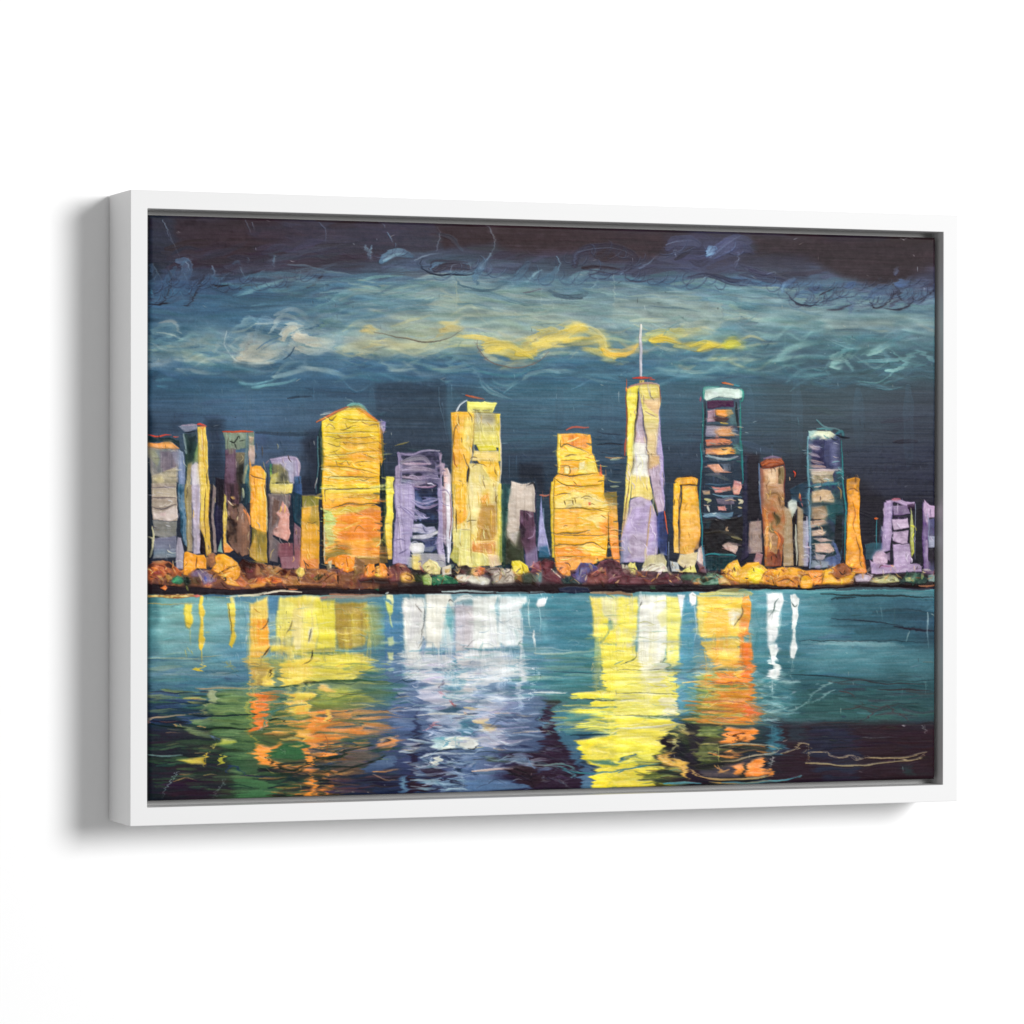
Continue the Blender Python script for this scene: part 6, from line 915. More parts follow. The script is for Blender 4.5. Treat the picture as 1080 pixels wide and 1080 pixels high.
    P('344c64 2c4058 28384c 2c3c54', '680,0 900,0 960,100 965,420 880,440 690,420', g='n', h=.15, a=.8); P('d08c70 dca484 c87c64', '705,70 790,60 820,100 890,125 760,125', g='h', h=.4, rim=.3); P('586474 5c6878', '810,60 880,60 880,110 830,110', a=.8); S('8c9ca4 acb0ac', 2.6, '700,10 780,20 880,30 930,15', a=.85, h=.25); S('4c5c64 707060', 4, '700,140 780,145 870,180', a=.7); L('3c5c74', '700,210 800,208 890,205', 2)
    P('d08078 c8786c d8a094', '750,225 880,225 890,250 770,265', g='n', d='h', h=.3, rag=1); P('f0dcd8', '765,240 785,238 785,255', h=.3); P('c88888 e0a08c d89084', '905,180 950,190 960,230 940,280 905,280 895,240', h=.38, rim=.3); P('c8a078 8c7c70', '680,255 740,255 740,285 690,285', g='n', h=.25); S('6c90a4', 2, '760,280 850,290 960,300', a=.8); S('d8d088', 3, '700,320 740,330 720,345', a=.9, h=.35); P('605868 6c6070 58586c', '780,310 900,300 910,350 790,350', g='n', h=.2); P('d88878 d09088', '790,370 840,360 850,390 795,395', h=.35, rim=.2); S('e0dcc8', 2.4, '720,370 730,400', a=.9, h=.4); S('e8dcb0', 2.6, '940,320 965,330 940,345', a=.9, h=.35); S('d8bc84', 2, '935,370 960,375', a=.8)
    S('8cacbc 9cb8c4 6c94a8', 4, '690,435 760,425 820,450 890,455', a=.9, h=.35); P('7ca0b4 5c8498', '690,415 900,405 895,440 700,445', d='h', a=.6); P('28262c 2c2428 2a2830 2c2c30', '700,460 880,450 970,440 975,620 900,700 700,710 690,560', g='n', h=.15, d='n'); P('2c4c54 34546c', '700,460 740,460 730,520 700,520', a=.7, soft=2); S('c8a888 e0c090', 2.6, '860,510 850,530 865,538', a=.9, h=.4); S('544c34 6c6044', 3, '700,555 800,545 900,570 965,600', a=.8); S('8c8458', 2.4, '890,580 965,600', a=.8); L('4c5c74', '930,440 965,425', 2)
    P('c4a498 ccb0a4 b8988c', '820,640 860,620 930,630 935,660 915,700 850,670', h=.4, rim=.3, d='n', g='n'); S('5c4c4c 8c7468', 2, '880,630 960,640', a=.8); S('2c7c84 3c9498 3c8c8c', 2.4, '700,712 760,700 880,705 920,715', a=.9, h=.3); P('1c3c48 1c4850 2c4450', '700,720 930,715 880,770 820,820 720,830 700,790', g='n', h=.15); P('2c3044 343458 2c2c48 3c3454', '965,0 1010,0 1005,460 1010,720 950,760 970,620', g='v', h=.15); L('2c8890', '668,0 665,300 680,560 690,800', 1.6); L('2c7880', '968,0 965,200', 1.5); P('4c7c9c 7ca0b4', '683,640 700,640 700,820 685,820', a=.6)
    P('2c2430', '1000,0 1080,0 1080,470 1000,460', a=.7, soft=3); P('8c706c a08880 948078 7c6c6c', '1015,480 1080,485 1085,700 1010,700', g='n', h=.22)
    # ---- round copper tower, thin towers, teal tower etc
    T(780, 440, 4.909)
    P('7c7078 8c7870 9c8478 8c7870 6c5868', '55,540 110,535 115,700 50,700', g='n', h=.25, rim=.15); P('8c5c68 a87878 6c4c64', '85,700 120,710 110,770 70,750', g='n', h=.25)
    P('7c3c34 8c4430 a85830 6c3c44', '105,235 140,212 215,215 232,245 170,255 115,262', g='n', d='h', h=.35, rim=.3); S('c46c34 b85c30', 3, '120,245 160,225 200,235', a=.9, h=.35); S('7c5c84', 2.4, '125,212 170,205 215,215', a=.8)
    P('d8a880 dca880 d0a078 9c7450 a47850 b08454 a4683c a86038 b0602f 90502c', '118,268 225,258 232,420 240,560 215,770 130,775 122,600', g='v', wob=.25, d='n', h=.28, rim=.2); P('e8c498 e4c094', '145,275 190,268 185,340 140,350', g='n', h=.32, a=.9); P('7c6c48 847048', '195,270 225,262 228,345 200,345', g='n', h=.25); P('a4583c 94503c', '105,260 122,265 128,600 118,600', a=.8); S('6c88a8', 2, '100,240 105,400 115,500', a=.7); L('8c3c28', '120,262 170,258 232,248', 1.8); L('7c3c38', '230,250 236,420', 1.6)
    for q, c, w in (('140,400 190,390 220,420', '7c5c3c', 2), ('150,430 190,440 215,500', 'c8986c', 3), ('180,500 200,530 190,560', '4c4c30', 5), ('170,540 160,580 200,600', '7c6c44', 4), ('180,590 205,620 195,680', 'e07c38 d86c30', 3), ('200,600 220,640 200,700', 'a04c28', 3), ('130,480 140,600 135,720', 'e89c48 e8a450', 3), ('160,700 190,730 180,770', '8c4428', 4), ('200,690 205,740 200,770', '6c3c38', 4), ('150,600 160,660 150,700', 'c8a074', 2.4), ('140,350 200,360', 'b88860', 2)):
        S(c, w, q, a=.9, h=.32)
    P('8c4438', '140,720 215,700 212,770 150,775', a=.5, d='n'); S('dc4c3c e06048', 2, '278,280 288,295 285,310', a=.95, h=.35); S('c0a078', 1.4, '258,315 262,330', a=.8); P('244454 28506c 2c4860', '265,370 320,340 355,330 355,520 330,500 310,440 270,440', g='n', d='h', a=.8, h=.12); S('e04c3c', 2, '315,400 322,435', a=.9, h=.35); S('e86c5c', 1.6, '325,445 328,462', a=.8)
    P('b8c4b8 c8ccc0 b0bca8', '248,440 270,425 300,435 300,470 270,520 252,490', h=.42, rim=.35, d='n'); P('b8986c b09068 a88c68 a08868 988464', '235,460 260,480 275,560 275,770 225,770 230,600', h=.28, g='n'); P('2c2020 241c20', '278,500 292,500 292,770 278,770', h=.15); S('dce0c8 e8e8d0', 2, '292,560 292,680 290,765', a=.9, h=.4); P('a89470 a08c6c a88c6c a87c68', '300,460 330,480 335,700 330,770 300,770', h=.28, g='n', rim=.2); P('a8a0b0 98949c 8c8cac b088a8', '330,540 355,540 355,770 330,770', h=.22, g='n'); S('b8b8c8', 2, '350,520 355,640', a=.8)
    # teal tower with snow cap
    P('3c3c68 38486c 2c4c58 2c5058 2c4450 34405c', '352,80 520,85 530,300 545,560 525,780 360,780', g='v', d='n', h=.18, wob=.2); P('e4e8c8 e0e4c0 dce4c8', '358,80 400,72 470,75 500,95 480,112 440,118 400,100 365,120', g='n', d='n', h=.42, rim=.35); P('a4c8c0 80b0ac', '355,68 400,68 380,90 355,110', a=.9, h=.3); S('2c7c84 3c9090', 3, '500,90 530,75 540,110', a=.9, h=.3); L('1c2030', '500,95 535,105 570,110', 2.4); S('5ca4a4', 2, '400,60 440,60 480,70', a=.6)
    P('44486c 40446a 54587c 444868', '440,120 520,115 520,270 450,265 430,200', g='h', h=.22); P('70749c', '475,140 500,140 500,250 475,250', a=.5, soft=2); P('34305c', '380,120 440,120 430,240 370,240', a=.7)
    for q, c, w in (('362,145 390,160 412,168', 'b8a0a8 c0acb4', 5), ('362,190 395,200 410,208', 'b09ca0', 4), ('365,225 400,235 430,240', 'b8988c', 3.5), ('365,255 400,258 440,262', 'b09088', 4)):
        S(c, w, q, a=.92, h=.35)
    P('c0b090 c8b4a0 b8a484', '368,280 490,278 480,300 400,305 370,300', g='n', d='h', h=.35, rim=.2); P('8c8468 9c8c70 a89878', '370,305 480,300 490,335 375,345', g='n', d='n', h=.3); S('d4bcb4 e0ccc4', 2, '365,275 440,275 530,272', a=.9, h=.35); S('4c9c98', 2.4, '500,290 530,285 530,300', a=.8)
    P('c8a880 ccac84 c0a07c', '372,385 430,375 470,380 490,420 490,440 375,440', g='n', h=.35, rim=.25, d='n'); P('a88c6c b49474 a08468', '370,465 450,460 470,500 440,530 375,530', g='n', h=.32, rim=.2, d='n'); P('c4a088 c8a88c', '368,540 440,530 460,550 430,560 372,575', g='n', d='h', h=.35, rag=1); P('c4a48c c8a890', '370,590 420,585 450,600 430,615 375,615', g='n', d='h', h=.35); P('b89c8c a08c88', '380,625 430,625 490,640 420,650', g='n', d='h', h=.3); P('d0b0a0 ccac98 b8a090', '388,655 470,655 490,690 460,705 390,700', g='n', h=.35, rim=.25); P('b0a0a4 a4989c', '390,710 450,715 430,740 390,740', g='n', h=.25); P('4c5880 50608c 607098', '480,640 510,660 525,740 520,780 450,780 440,740 500,710', g='n', h=.2); P('8c98a8 a4a8a8', '375,740 460,750 460,780 370,780', g='n', a=.8); L('6c5844', '400,320 430,335 420,355', 1.3)
    P('1f5c5c 24646c 1f5450', '450,450 530,440 530,540 500,560 460,520', g='n', h=.15, a=.85); P('24262e 28282c', '495,500 530,500 530,680 515,700 495,640', a=.8, h=.12); S('3c7c8c 2c7080', 3, '370,355 440,350 530,345', a=.9, h=.25); L('2c4454', '375,445 440,450 490,445', 2.2); L('3c3034', '372,535 440,530', 1.6); L('2c2c3c', '375,580 440,575', 2); L('2c3450', '380,618 460,625', 2); S('7cb0b8 6ca0ac 8cb0c8 a4b0d0', 2.4, '352,100 355,300 362,520 365,780', a=.85, h=.3); L('2c8084', '530,120 535,300 548,480 545,740', 2.0); S('b08444', 1.6, '510,360 525,380 525,420', a=.8); R('ccb48c', '510,340 520,360', 1.2)
    # amber pillar
    P('c08430 e0982c f0a030 ec9828 f0a034 f0a438 f0a43c f0a040', '557,320 600,312 622,320 620,420 622,560 635,700 658,800 600,810 550,760 556,600 558,430', g='v', wob=.15, h=.32, rim=.25, d='n'); P('b07838 a87434', '575,320 610,322 612,350 575,350', a=.8); L('8c5018', '560,380 590,370 615,385', 1.4); L('8c5018', '580,440 600,500 590,560 600,600', 1.3); L('7c4818', '605,620 620,700 625,760', 1.4); L('d87c20', '565,400 568,560', 1); S('e07830', 3, '640,720 655,800', a=.8)
    # purple group on the right
    P('2c6470 346070 2c4c5c 4c6480', '645,660 690,650 745,650 740,720 680,740 655,740', h=.15, g='n'); L('3c8088', '710,520 708,680', 1.3); S('e06830', 2.4, '700,524 715,524', a=.9, h=.3); S('3c4c64', 3, '735,560 725,660', a=.8)
    P('8c6cac 9474b0 a07cbc a884b8 9c78b0', '748,440 790,430 790,600 780,690 735,700 740,600', h=.28, rim=.2, g='n'); P('b890c4 b084bc a87cb8 b48cc4', '755,430 830,428 905,440 905,470 880,465 800,440 760,450', g='n', d='n', h=.32, rim=.25); S('d8486c c84c64', 3, '785,430 830,426', a=.9, h=.35); P('6c4c7c 7c5890 a48cb8', '790,460 870,455 880,500 800,510', g='n', d='h', h=.2); P('5c3c60 302438', '868,450 905,445 905,480 870,475', h=.15); P('7c5c90 6c4c80', '800,480 865,478 860,495 800,500', a=.8)
    P('c49cc8 cca4cc bc94c0', '790,530 865,520 875,570 800,580', g='n', h=.3, d='n'); P('3c2c4c 4c3460', '800,515 865,512 860,525 805,530', h=.15); P('9c78a4 ac84b0 b890bc', '795,590 870,585 870,650 830,660 795,640', g='n', h=.28, d='n'); L('2c2438', '800,585 870,578', 1.8); L('34283c', '795,650 865,660', 1.5); P('c8cc88 a8ac58 a8a848', '885,470 900,560 905,700 890,730 880,580', h=.3); S('d8d040', 2, '885,560 905,570 915,590', a=.9, h=.35); S('d0cc48', 1.8, '895,620 905,600', a=.9); L('8c98a8', '908,450 908,740', 1.4); L('2c2434', '905,480 906,700', 1.2)
    P('b890c4 ac84bc b48cc4 bc94c4', '795,660 880,655 890,740 880,780 800,780', g='n', h=.28); P('d09cc8 d8a4c8 cc98c0', '690,720 710,695 740,690 770,720 765,760 730,765 690,760', h=.35, rim=.3, d='n'); P('a47cb8 a880b8 b088bc', '675,740 700,760 800,770 940,760 945,800 840,805 720,815 680,810', g='n', d='n', h=.28, rim=.2); P('8c6494', '735,720 780,700 780,750', a=.7); S('b04c84', 1.8, '735,770 770,775 800,765', a=.8)
    P('302c38 2a2a34', '910,480 950,470 955,760 945,780 905,750', a=.8, h=.1); P('5c3c7c 6c4c8c 785898', '950,440 975,470 978,800 955,800 945,640', h=.25, g='n'); P('c898cc c090c4 b888bc', '958,432 985,455 1025,462 1025,520 985,520 970,560 955,480', g='n', h=.32, rim=.25); P('54547c 4c4c70 5c5878', '980,530 1025,520 1025,610 985,620', h=.18); P('a0a4b8 9094a8', '978,620 1025,615 1025,670 980,670', g='n', h=.22); P('34303c 3c3440 484868', '985,680 1025,670 1025,800 980,800', h=.15); S('a07cb0', 3, '970,640 975,800', a=.8); S('8c94b0', 1.8, '978,500 980,640', a=.7)

    MELT(under, 150, 400, 1000, 608, 3, .85)
    # small touches inside every tower, then a light pull of the knife
    T()
    FIELD('157,455 990,455 990,606 157,606', 900, 7, 2.0, 1.5, aj=.25, cj=.07, a=.4, h=.16, curve=.1)
    FIELD('338,425 408,425 408,606 338,606', 160, 12, 2.0, 0, aj=.15, cj=.06, a=.5, h=.16, curve=.15)
    FIELD('580,456 655,456 655,600 580,600', 130, 11, 2.0, 0, aj=.15, cj=.06, a=.5, h=.16, curve=.15)
    FIELD('742,425 785,425 785,600 742,600', 90, 10, 1.8, 0, aj=.15, cj=.12, a=.5, h=.16, curve=.15)
    FIELD('850,460 890,460 890,600 850,600', 80, 9, 1.8, 0, aj=.15, cj=.1, a=.5, h=.16, curve=.15)
    FIELD('416,470 475,470 475,600 416,600', 90, 10, 1.8, 0, aj=.3, cj=.1, a=.45, h=.16, curve=.15)
    FIELD('343,436 405,436 405,520 343,520', 36, 16, 1.9, 0, aj=.12, pal='fcf4a0 f8e870 fcf8c0', pa=1., a=.5, h=.4, curve=.12)
    FIELD('345,520 403,520 403,598 345,598', 26, 16, 2.2, 0, aj=.12, pal='fcd878 e07828 f8e890 e88030', pa=1., a=.45, h=.35, curve=.12)
    FIELD('588,465 650,480 652,598 588,598', 50, 14, 1.9, 0, aj=.12, pal='fcf0a0 f8e070 fcf8d0 ec9030', pa=1., a=.5, h=.4, curve=.15)
    FIELD('482,440 525,440 527,598 482,598', 44, 14, 2.2, 1.5, aj=.15, pal='fcf4b0 f8e888 fcf8d8 f0b840', pa=1., a=.45, h=.4, curve=.12)
    FIELD('664,410 696,410 700,590 660,590', 30, 14, 2., 1.5, aj=.12, pal='fcf4c8 f8ec90 e8dcf4 c8b0e0', pa=1., a=.4, h=.4, curve=.12)
    AGAIN(.75)
    CRACKS('343,440 403,440 403,600 343,600', 70, 9, 0, '7a5a20 8c6828 f8ec98 f4e080 c89030')
    CRACKS('585,460 650,470 655,600 585,600', 60, 9, 0, '74581f 8c6424 f8ec9c f4d870 c88c2c')
    CRACKS('480,440 527,440 527,600 478,600', 50, 8, 1.5, '8c7030 f8f0b0 f4e490 b08c40')
    CRACKS('663,410 697,410 705,590 657,590', 40, 8, 1.4, '7c6c70 f8f0e0 e8d8f0 c0a0a0')
    CRACKS('418,485 470,485 470,600 418,600', 46, 8, .1, 'e0d4ec c4b0dc 4c4470 6c5c8c')
    CRACKS('157,470 192,470 192,600 157,600', 30, 7, .1, 'e0dccc 5c5458 c8c4c8')
    CRACKS('195,455 340,470 340,600 195,600', 90, 8, 1.5, '3c3430 e8d8a0 c8b0a0 f0c868 5c4c44')
    CRACKS('742,420 785,420 785,598 742,598', 50, 8, .1, '7cb0b0 1f2834 e0b890 4c8484 c8d4d8')
    CRACKS('850,460 890,460 890,600 850,600', 50, 7, .1, '7cb0b0 1f2834 e0c8b0 4c8c90 d0d4dc')
    CRACKS('800,490 912,500 912,600 800,600', 50, 7, 1.5, '5c3c28 e0b888 f4c870 3c2c28')
    CRACKS('928,530 985,530 985,600 928,600', 30, 7, 1.5, '5c4470 d8b8dc e0c8e4')
    CRACKS('710,505 738,505 738,600 710,600', 16, 8, 1.5, '8c6420 f8d880')


def paint_shore():
    PD[0] = 'n'; THIN.clear()
    under = PIG.copy()
    T()
    P('2c2024 30242a 2c2028', '154,604 300,600 420,600 560,603 700,603 860,604 990,606 990,619 880,620 760,624 560,626 400,627 240,628 154,627', d='h', g='n', h=.14, soft=1, a=.95)
    P('8c5840 a86c44 7c4838 6c4038', '157,600 260,602 330,600 420,598 420,622 330,620 250,622 157,616', g='n', a=.9, h=.2)
    P('6c4850 5c3c44 744c50', '560,602 660,600 735,608 735,616 640,617 560,617', g='n', a=.8, h=.2)
    P('b07830 a86c30 8c5430', '760,600 900,602 900,616 760,618', g='n', a=.9, h=.2)
    T(150, 510, 8.3077)
    P('a85c34 9c5434 c0683c b8683c', '48,720 100,690 180,672 250,690 300,730 355,780 350,810 250,810 130,830 48,855', g='n', h=.35, rim=.25); P('5c2c28 6c3830', '50,720 90,700 130,705 90,730 50,760', a=.9); P('50302c 442c2c', '190,705 230,690 265,720 255,745 215,735', h=.2); P('8c6850 a07858', '90,680 180,672 200,690 130,700', g='n', h=.25); L('7c3024', '130,710 180,720 200,750', 1.6); P('7c3428 8c3c2c', '50,780 150,740 190,780 110,820 60,800', g='n', a=.7)
    P('f0a038 f4a83c ec9834', '370,610 395,600 480,625 540,620 560,660 560,750 480,740 430,780 400,810 365,800 365,700', g='n', h=.38, rim=.3); L('7c4818', '475,640 468,740', 1.5); P('8c6040', '555,640 580,640 590,720 570,740', h=.25); P('a87048 8c5c44 b07448', '570,620 620,600 660,640 620,740 590,740', g='n', h=.25)
    P('f4ac3c f4b040 f0a838 f4a83c', '630,640 660,615 720,612 780,650 830,690 850,740 820,760 760,770 660,790 600,760 640,700', g='n', h=.38, rim=.3); L('6c3c20', '660,790 740,745 830,715', 1.8); P('e88c2c', '640,650 680,640 690,660 650,670', a=.8); P('f4a840 f0a43c f09c3c', '650,800 740,780 860,740 855,800 820,850 720,820', g='n', h=.35)
    P('6c5474 7c6084 5c4868', '420,800 470,760 540,755 580,790 520,830 430,820', g='n', h=.3); P('8c6c94 7c5c84 9478a0', '510,830 560,790 610,800 625,850 590,880 530,890', g='n', h=.35, rim=.25); S('3c5cb0 4c70c8', 3, '545,820 555,860', a=.95, h=.4); P('5c4430 6c5434', '430,830 500,820 510,890 440,880', g='n', h=.2)
    P('3c8464 2c7858 4c9470', '270,830 310,805 355,820 380,850 340,880 290,875 255,860', g='n', h=.35, rim=.25); P('1f3c30 1c3028', '350,830 400,820 430,880 380,900', h=.2); P('e87c40 e8884c', '155,915 200,890 220,910 200,930', h=.38, rim=.2); P('e8884c f09850', '520,905 570,880 605,890 590,915', h=.38, rim=.2); S('7c8440', 2, '385,900 400,940', a=.8)
    P('f0a848 f0b050 e8a048', '680,820 760,830 830,860 920,880 900,910 800,890 740,880', g='n', h=.3); L('2c1c1c', '700,830 720,825 725,845 705,845', 1.8); P('d8804c c87048', '820,860 860,820 900,850 940,880 870,910', g='n', h=.3); L('4c2c20', '680,860 720,900 770,920', 1.5)
    P('4c2420 5c2c28 40201c', '840,700 880,660 940,690 1000,700 1070,740 1080,790 1000,780 940,760 960,860 890,800', g='n', h=.3); P('7c4038 6c3a34', '900,730 1000,740 1060,780 980,850 920,830', g='n', h=.3); P('e07848 d8704c', '920,870 1040,820 1085,830 1085,850 980,860', h=.35); P('f0a44c f0ac54', '930,885 1060,865 1085,870 1060,900 960,915', g='n', h=.35)
    P('8c7828 a08830 8c8034', '940,680 1060,680 1085,720 1000,690', a=.8, h=.2); P('d09040', '1040,760 1085,760 1085,800', a=.8)
    P('c08848 e0c080 8c5030 c8a860 e8d090', '50,980 150,975 300,965 440,970 460,990 330,1005 170,995 60,1000', g='n', d='h', h=.25, rag=1); P('c86c60', '440,980 480,975 520,985 470,1000', h=.3)
    S('4c7c9c 3c6c8c', 3, '530,985 680,980 760,990', a=.9); S('e8e0b8 f0ecd0', 2.4, '840,990 950,985 1085,955', a=.9, h=.35)
    T(270, 510, 7.2)
    P('a87850 b88458 a06c48 b07c4c', '0,600 60,610 160,630 200,650 280,700 350,720 300,750 180,700 80,680 0,700', g='n', h=.28); P('c89860 b08454', '80,640 160,640 170,700 90,680', g='n', h=.25); P('5c2420 4c1c1c', '0,600 40,610 80,660 40,650', h=.25); P('5c201c 4c1c1c 6c2c24', '170,665 220,655 300,680 330,710 260,700 190,700', h=.28)
    P('f4dc84 ecc868 f0d478', '295,675 330,635 365,640 378,680 350,710 320,700', h=.4, rim=.3); L('3c2c1c', '368,645 380,690', 1.6); P('dc8040 e88848 c86c38', '0,750 60,720 120,705 190,720 205,745 150,760 80,745 20,770', g='n', h=.33, rim=.2); P('b03c28', '110,715 140,725 160,745 120,745', h=.3); P('e8a04c e09c50', '0,770 40,755 30,790', h=.3); P('c08450 b07448 a86840 bc8450', '190,720 300,740 420,760 600,760 600,770 350,775 200,760', g='n', h=.2)
    P('a86840 9c6440 b87848', '380,700 430,650 500,650 600,670 620,700 560,740 450,745', g='n', h=.3, rim=.2); P('5c4c30 4c3c28', '435,715 480,680 520,690 480,730 450,735', h=.3); L('5c3420', '510,740 560,700 600,680', 1.5); L('3c2418', '610,660 625,760', 2); P('e08c50 d88448', '590,700 610,690 612,750', h=.3)
    P('f09034 f09838 ec8c34 e88830', '585,580 620,548 680,540 740,570 760,620 740,660 690,672 630,650 595,620', h=.42, rim=.3); L('c06c20', '680,560 700,660', 1.1); P('e8d4a4 dcc898', '545,590 575,585 570,640 545,650', h=.3); P('7c5c38 8c6440 9c6c40', '750,560 830,600 820,680 760,690 740,650', g='n', h=.28); P('8c5c3c 7c5038', '640,680 780,690 760,750 640,740', g='n', h=.28)
    P('f09038 f0943c e88434', '830,640 860,610 900,612 900,700 850,715 815,705', h=.4, rim=.3); P('d8a048 e0b058 d8a44c', '912,630 980,615 1000,660 1020,680 960,715 905,710', g='n', h=.38, rim=.3); P('7c4440 8c4c48 70403c', '1000,640 1080,620 1080,720 1020,720', g='n', h=.28); P('2c5c48 2c6450', '900,800 950,790 1000,800 940,815', h=.25); R('c8d8d0', '780,800 785,805', 2); S('2c1c20', 6, '780,735 900,740 1070,745', a=.9)
    S('f4e8d0 e8dcc0 f0e4cc', 2.2, '60,840 160,815 250,812 350,825', a=.9, h=.35); S('2c1c1c', 5, '0,800 150,795 300,790 500,790 700,800', a=.9); L('c87040', '250,798 320,802', 1.6); S('b87858 c08460', 3, '560,840 700,845 980,850', a=.8)
    T(400, 510, 7.2)
    P('e88c38 ec9c44', '0,600 40,605 80,680 40,710 0,710', h=.38, rim=.3); P('7c4440 8c504c 6c3c3c 84484c', '60,640 130,608 190,615 245,670 210,690 150,700 70,720', g='n', h=.35, rim=.2); P('e0b450 ecc460 c88840 e8bc54', '150,690 200,672 250,690 272,740 230,750 170,745', g='n', h=.38, rim=.3); L('5c2c20', '200,690 240,705 235,735 190,720', 1.6); P('8c4c4c 7c4448', '60,710 150,700 160,740 80,745', g='n', h=.28)
    P('4c5438 3c4830', '255,680 320,680 320,740 280,750', g='n', h=.25); P('7ca44c 8cac54 a4b868 e8e4a8', '320,700 370,685 400,720 395,770 330,765', g='h', h=.35, rim=.2); P('f0e0a0 ecd890 f0e4ac', '325,620 380,575 430,600 460,650 460,690 380,690 340,660', g='n', h=.4, rim=.3); L('b05840', '310,620 325,655 340,670', 1.8); P('2c6c4c 2c7450 388058 2c6448', '400,700 480,690 600,730 600,760 400,768', g='n', h=.25)
    P('dcd4c0 e8e0cc d8c8ac', '465,640 540,620 545,690 480,700', g='n', h=.35, rim=.25); P('b8903c 9c7838', '490,655 530,650 530,680 495,680', a=.7); P('3c2c30 5c4c40 3c2c2c', '600,640 660,620 700,640 690,690 640,690', g='n', h=.3); P('d0a870 e0c088', '560,660 620,645 600,690', g='n', h=.35); P('f0e4c8 f4ecd8', '570,700 650,690 700,700 660,750 600,750', g='n', h=.35, rim=.25); P('b09c54 c8a860 d8805c e07c4c', '680,680 700,640 750,625 800,650 795,690 740,700', g='h', h=.38, rim=.3)
    P('ece8d0 f0ecd8', '660,730 700,700 800,700 845,730 830,760 700,758', h=.42, rim=.3); P('a89888 8c7c70 b8a894', '800,660 860,635 950,650 950,680 850,690', g='n', h=.35, rim=.3); P('c0b09c d0c4b0 b4a490 ccbca8', '845,710 900,690 980,680 1030,700 1020,750 900,760', g='n', h=.4, rim=.3); L('5c4840', '860,720 920,690', 1.5); L('5c4840', '900,750 950,690', 1.3); L('6c5848', '970,740 1000,700 1010,740', 1.4); L('3c2c28', '820,660 900,660 950,665', 1.6); P('c8b4a0', '960,650 1020,650 1040,690 980,680', g='n', h=.3)
    P('f0dc54 ecd84c e8d850', '1005,640 1010,590 1085,595 1085,690 1030,680', h=.4, rim=.3); L('6c5828', '560,690 600,740 650,750', 1.3); S('d8d0a8 c8bc90', 3, '150,785 200,775 235,785', a=.9, h=.3); P('2a1c20', '0,770 1085,766 1085,822 0,830', d='h', a=.85)
    S('b8d0d0 e0e0d8', 2, '50,835 70,825', a=.8); S('c8e0dc a8c8c8', 2, '480,822 700,818 900,822', a=.7)
    T(520, 440, 5.4)
    P('c4b8a4 d4c8b8 b0a088', '0,880 60,870 110,890 120,930 60,945 0,945', g='n', h=.38, rim=.3); L('5c4c40', '20,880 60,910 80,870', 1.5); L('5c4c40', '60,930 90,900 110,910', 1.4); P('f0dc48 ecd444 e8cc48', '110,820 150,815 200,845 210,885 160,890 105,870', h=.42, rim=.3); L('8c7820', '165,840 175,880', 1.4); P('3c3c34 54604c 343830', '160,900 220,890 255,910 250,945 170,945', g='n', h=.3); P('a06c34 8c5c30', '120,900 160,895 165,940 130,935', g='n', h=.3)
    P('8c4458 7c3c4c a0586c', '235,830 270,815 300,860 260,880 220,885', g='n', h=.3); P('70343c 5c2c34 843c44', '265,830 300,805 340,820 362,850 340,875 290,870', g='n', h=.38, rim=.25); P('80404c 743c44 64303c', '280,880 330,865 385,910 380,945 310,930 275,905', g='n', h=.38, rim=.25); P('5c8c8c 6c9c98', '250,900 280,880 275,940 255,940', h=.25); S('ecdcc8', 1.6, '335,868 385,912', a=.9); P('34504c 2c4440', '385,920 430,905 500,930 510,950 400,950', g='n', h=.25)
    P('ec9c44 e8944c e89038', '350,830 430,820 440,905 400,900 365,870', g='n', h=.28); P('64486c 5c4c7c 4c5890 70507c', '455,910 470,870 500,830 560,830 600,860 580,910 500,945', g='n', h=.35, rim=.2); P('6c3c50 70404c 7c4854 643848', '590,850 610,820 660,805 720,830 735,870 700,900 620,900', g='n', h=.38, rim=.25); P('8c4c40 7c4444 8c5048', '530,910 560,880 620,870 660,890 700,900 640,945 530,945', g='n', h=.35, rim=.2); P('6c3c48 7c4450', '660,900 735,880 810,920 810,945 650,945', g='n', h=.3); L('c87c64', '600,870 560,900', 1.2); L('a4646c', '650,930 700,890', 1.3); P('e4d47c', '770,850 810,830 810,900 780,890', h=.4, rim=.25)
    P('2a1c20', '0,950 810,950 810,1000 0,1000', d='h', a=.75, h=.12); P('2c3450 2c3048', '370,975 440,965 540,970 560,995 460,1010 380,995', d='h', h=.22, a=.9); S('c0a480 b89878', 3, '560,1000 640,998 790,1005', a=.9, h=.3); R('a8d8e0', '210,995 280,998 300,1010', 2); S('7cb8c0', 2, '20,998 200,1000', a=.5)
    T(640, 480, 6.75)
    P('6c3c48 5c343c 744850', '0,760 60,750 105,790 100,850 0,910', g='n', h=.38, rim=.2); P('6c3840 643438 7c444c', '0,910 100,850 220,870 300,880 420,860 500,850 512,890 480,910 250,925 0,915', g='n', h=.3, rim=.15); L('a06c70', '20,880 100,860', 1.3); L('8c545c', '160,880 300,875', 1.3)
    P('4c6c58 3c5c48 5c7c68 486854', '520,860 560,845 660,850 700,870 620,890 540,890', g='n', h=.3); P('4c7c64 7ca48c 5c8c70 44644c', '600,900 640,870 760,845 820,860 870,905 800,925 660,920', g='n', h=.35, rim=.2); P('2c2c20 34342c', '650,880 720,870 770,880 700,900 680,910', h=.25); P('e8a060 d89050', '605,905 650,895 665,915 620,918', h=.3); P('c8a060 e0b870', '790,880 830,870 870,905 800,920', g='n', h=.35); P('6c3c44 8c7480', '640,750 690,800 710,840 660,830', g='n', h=.3)
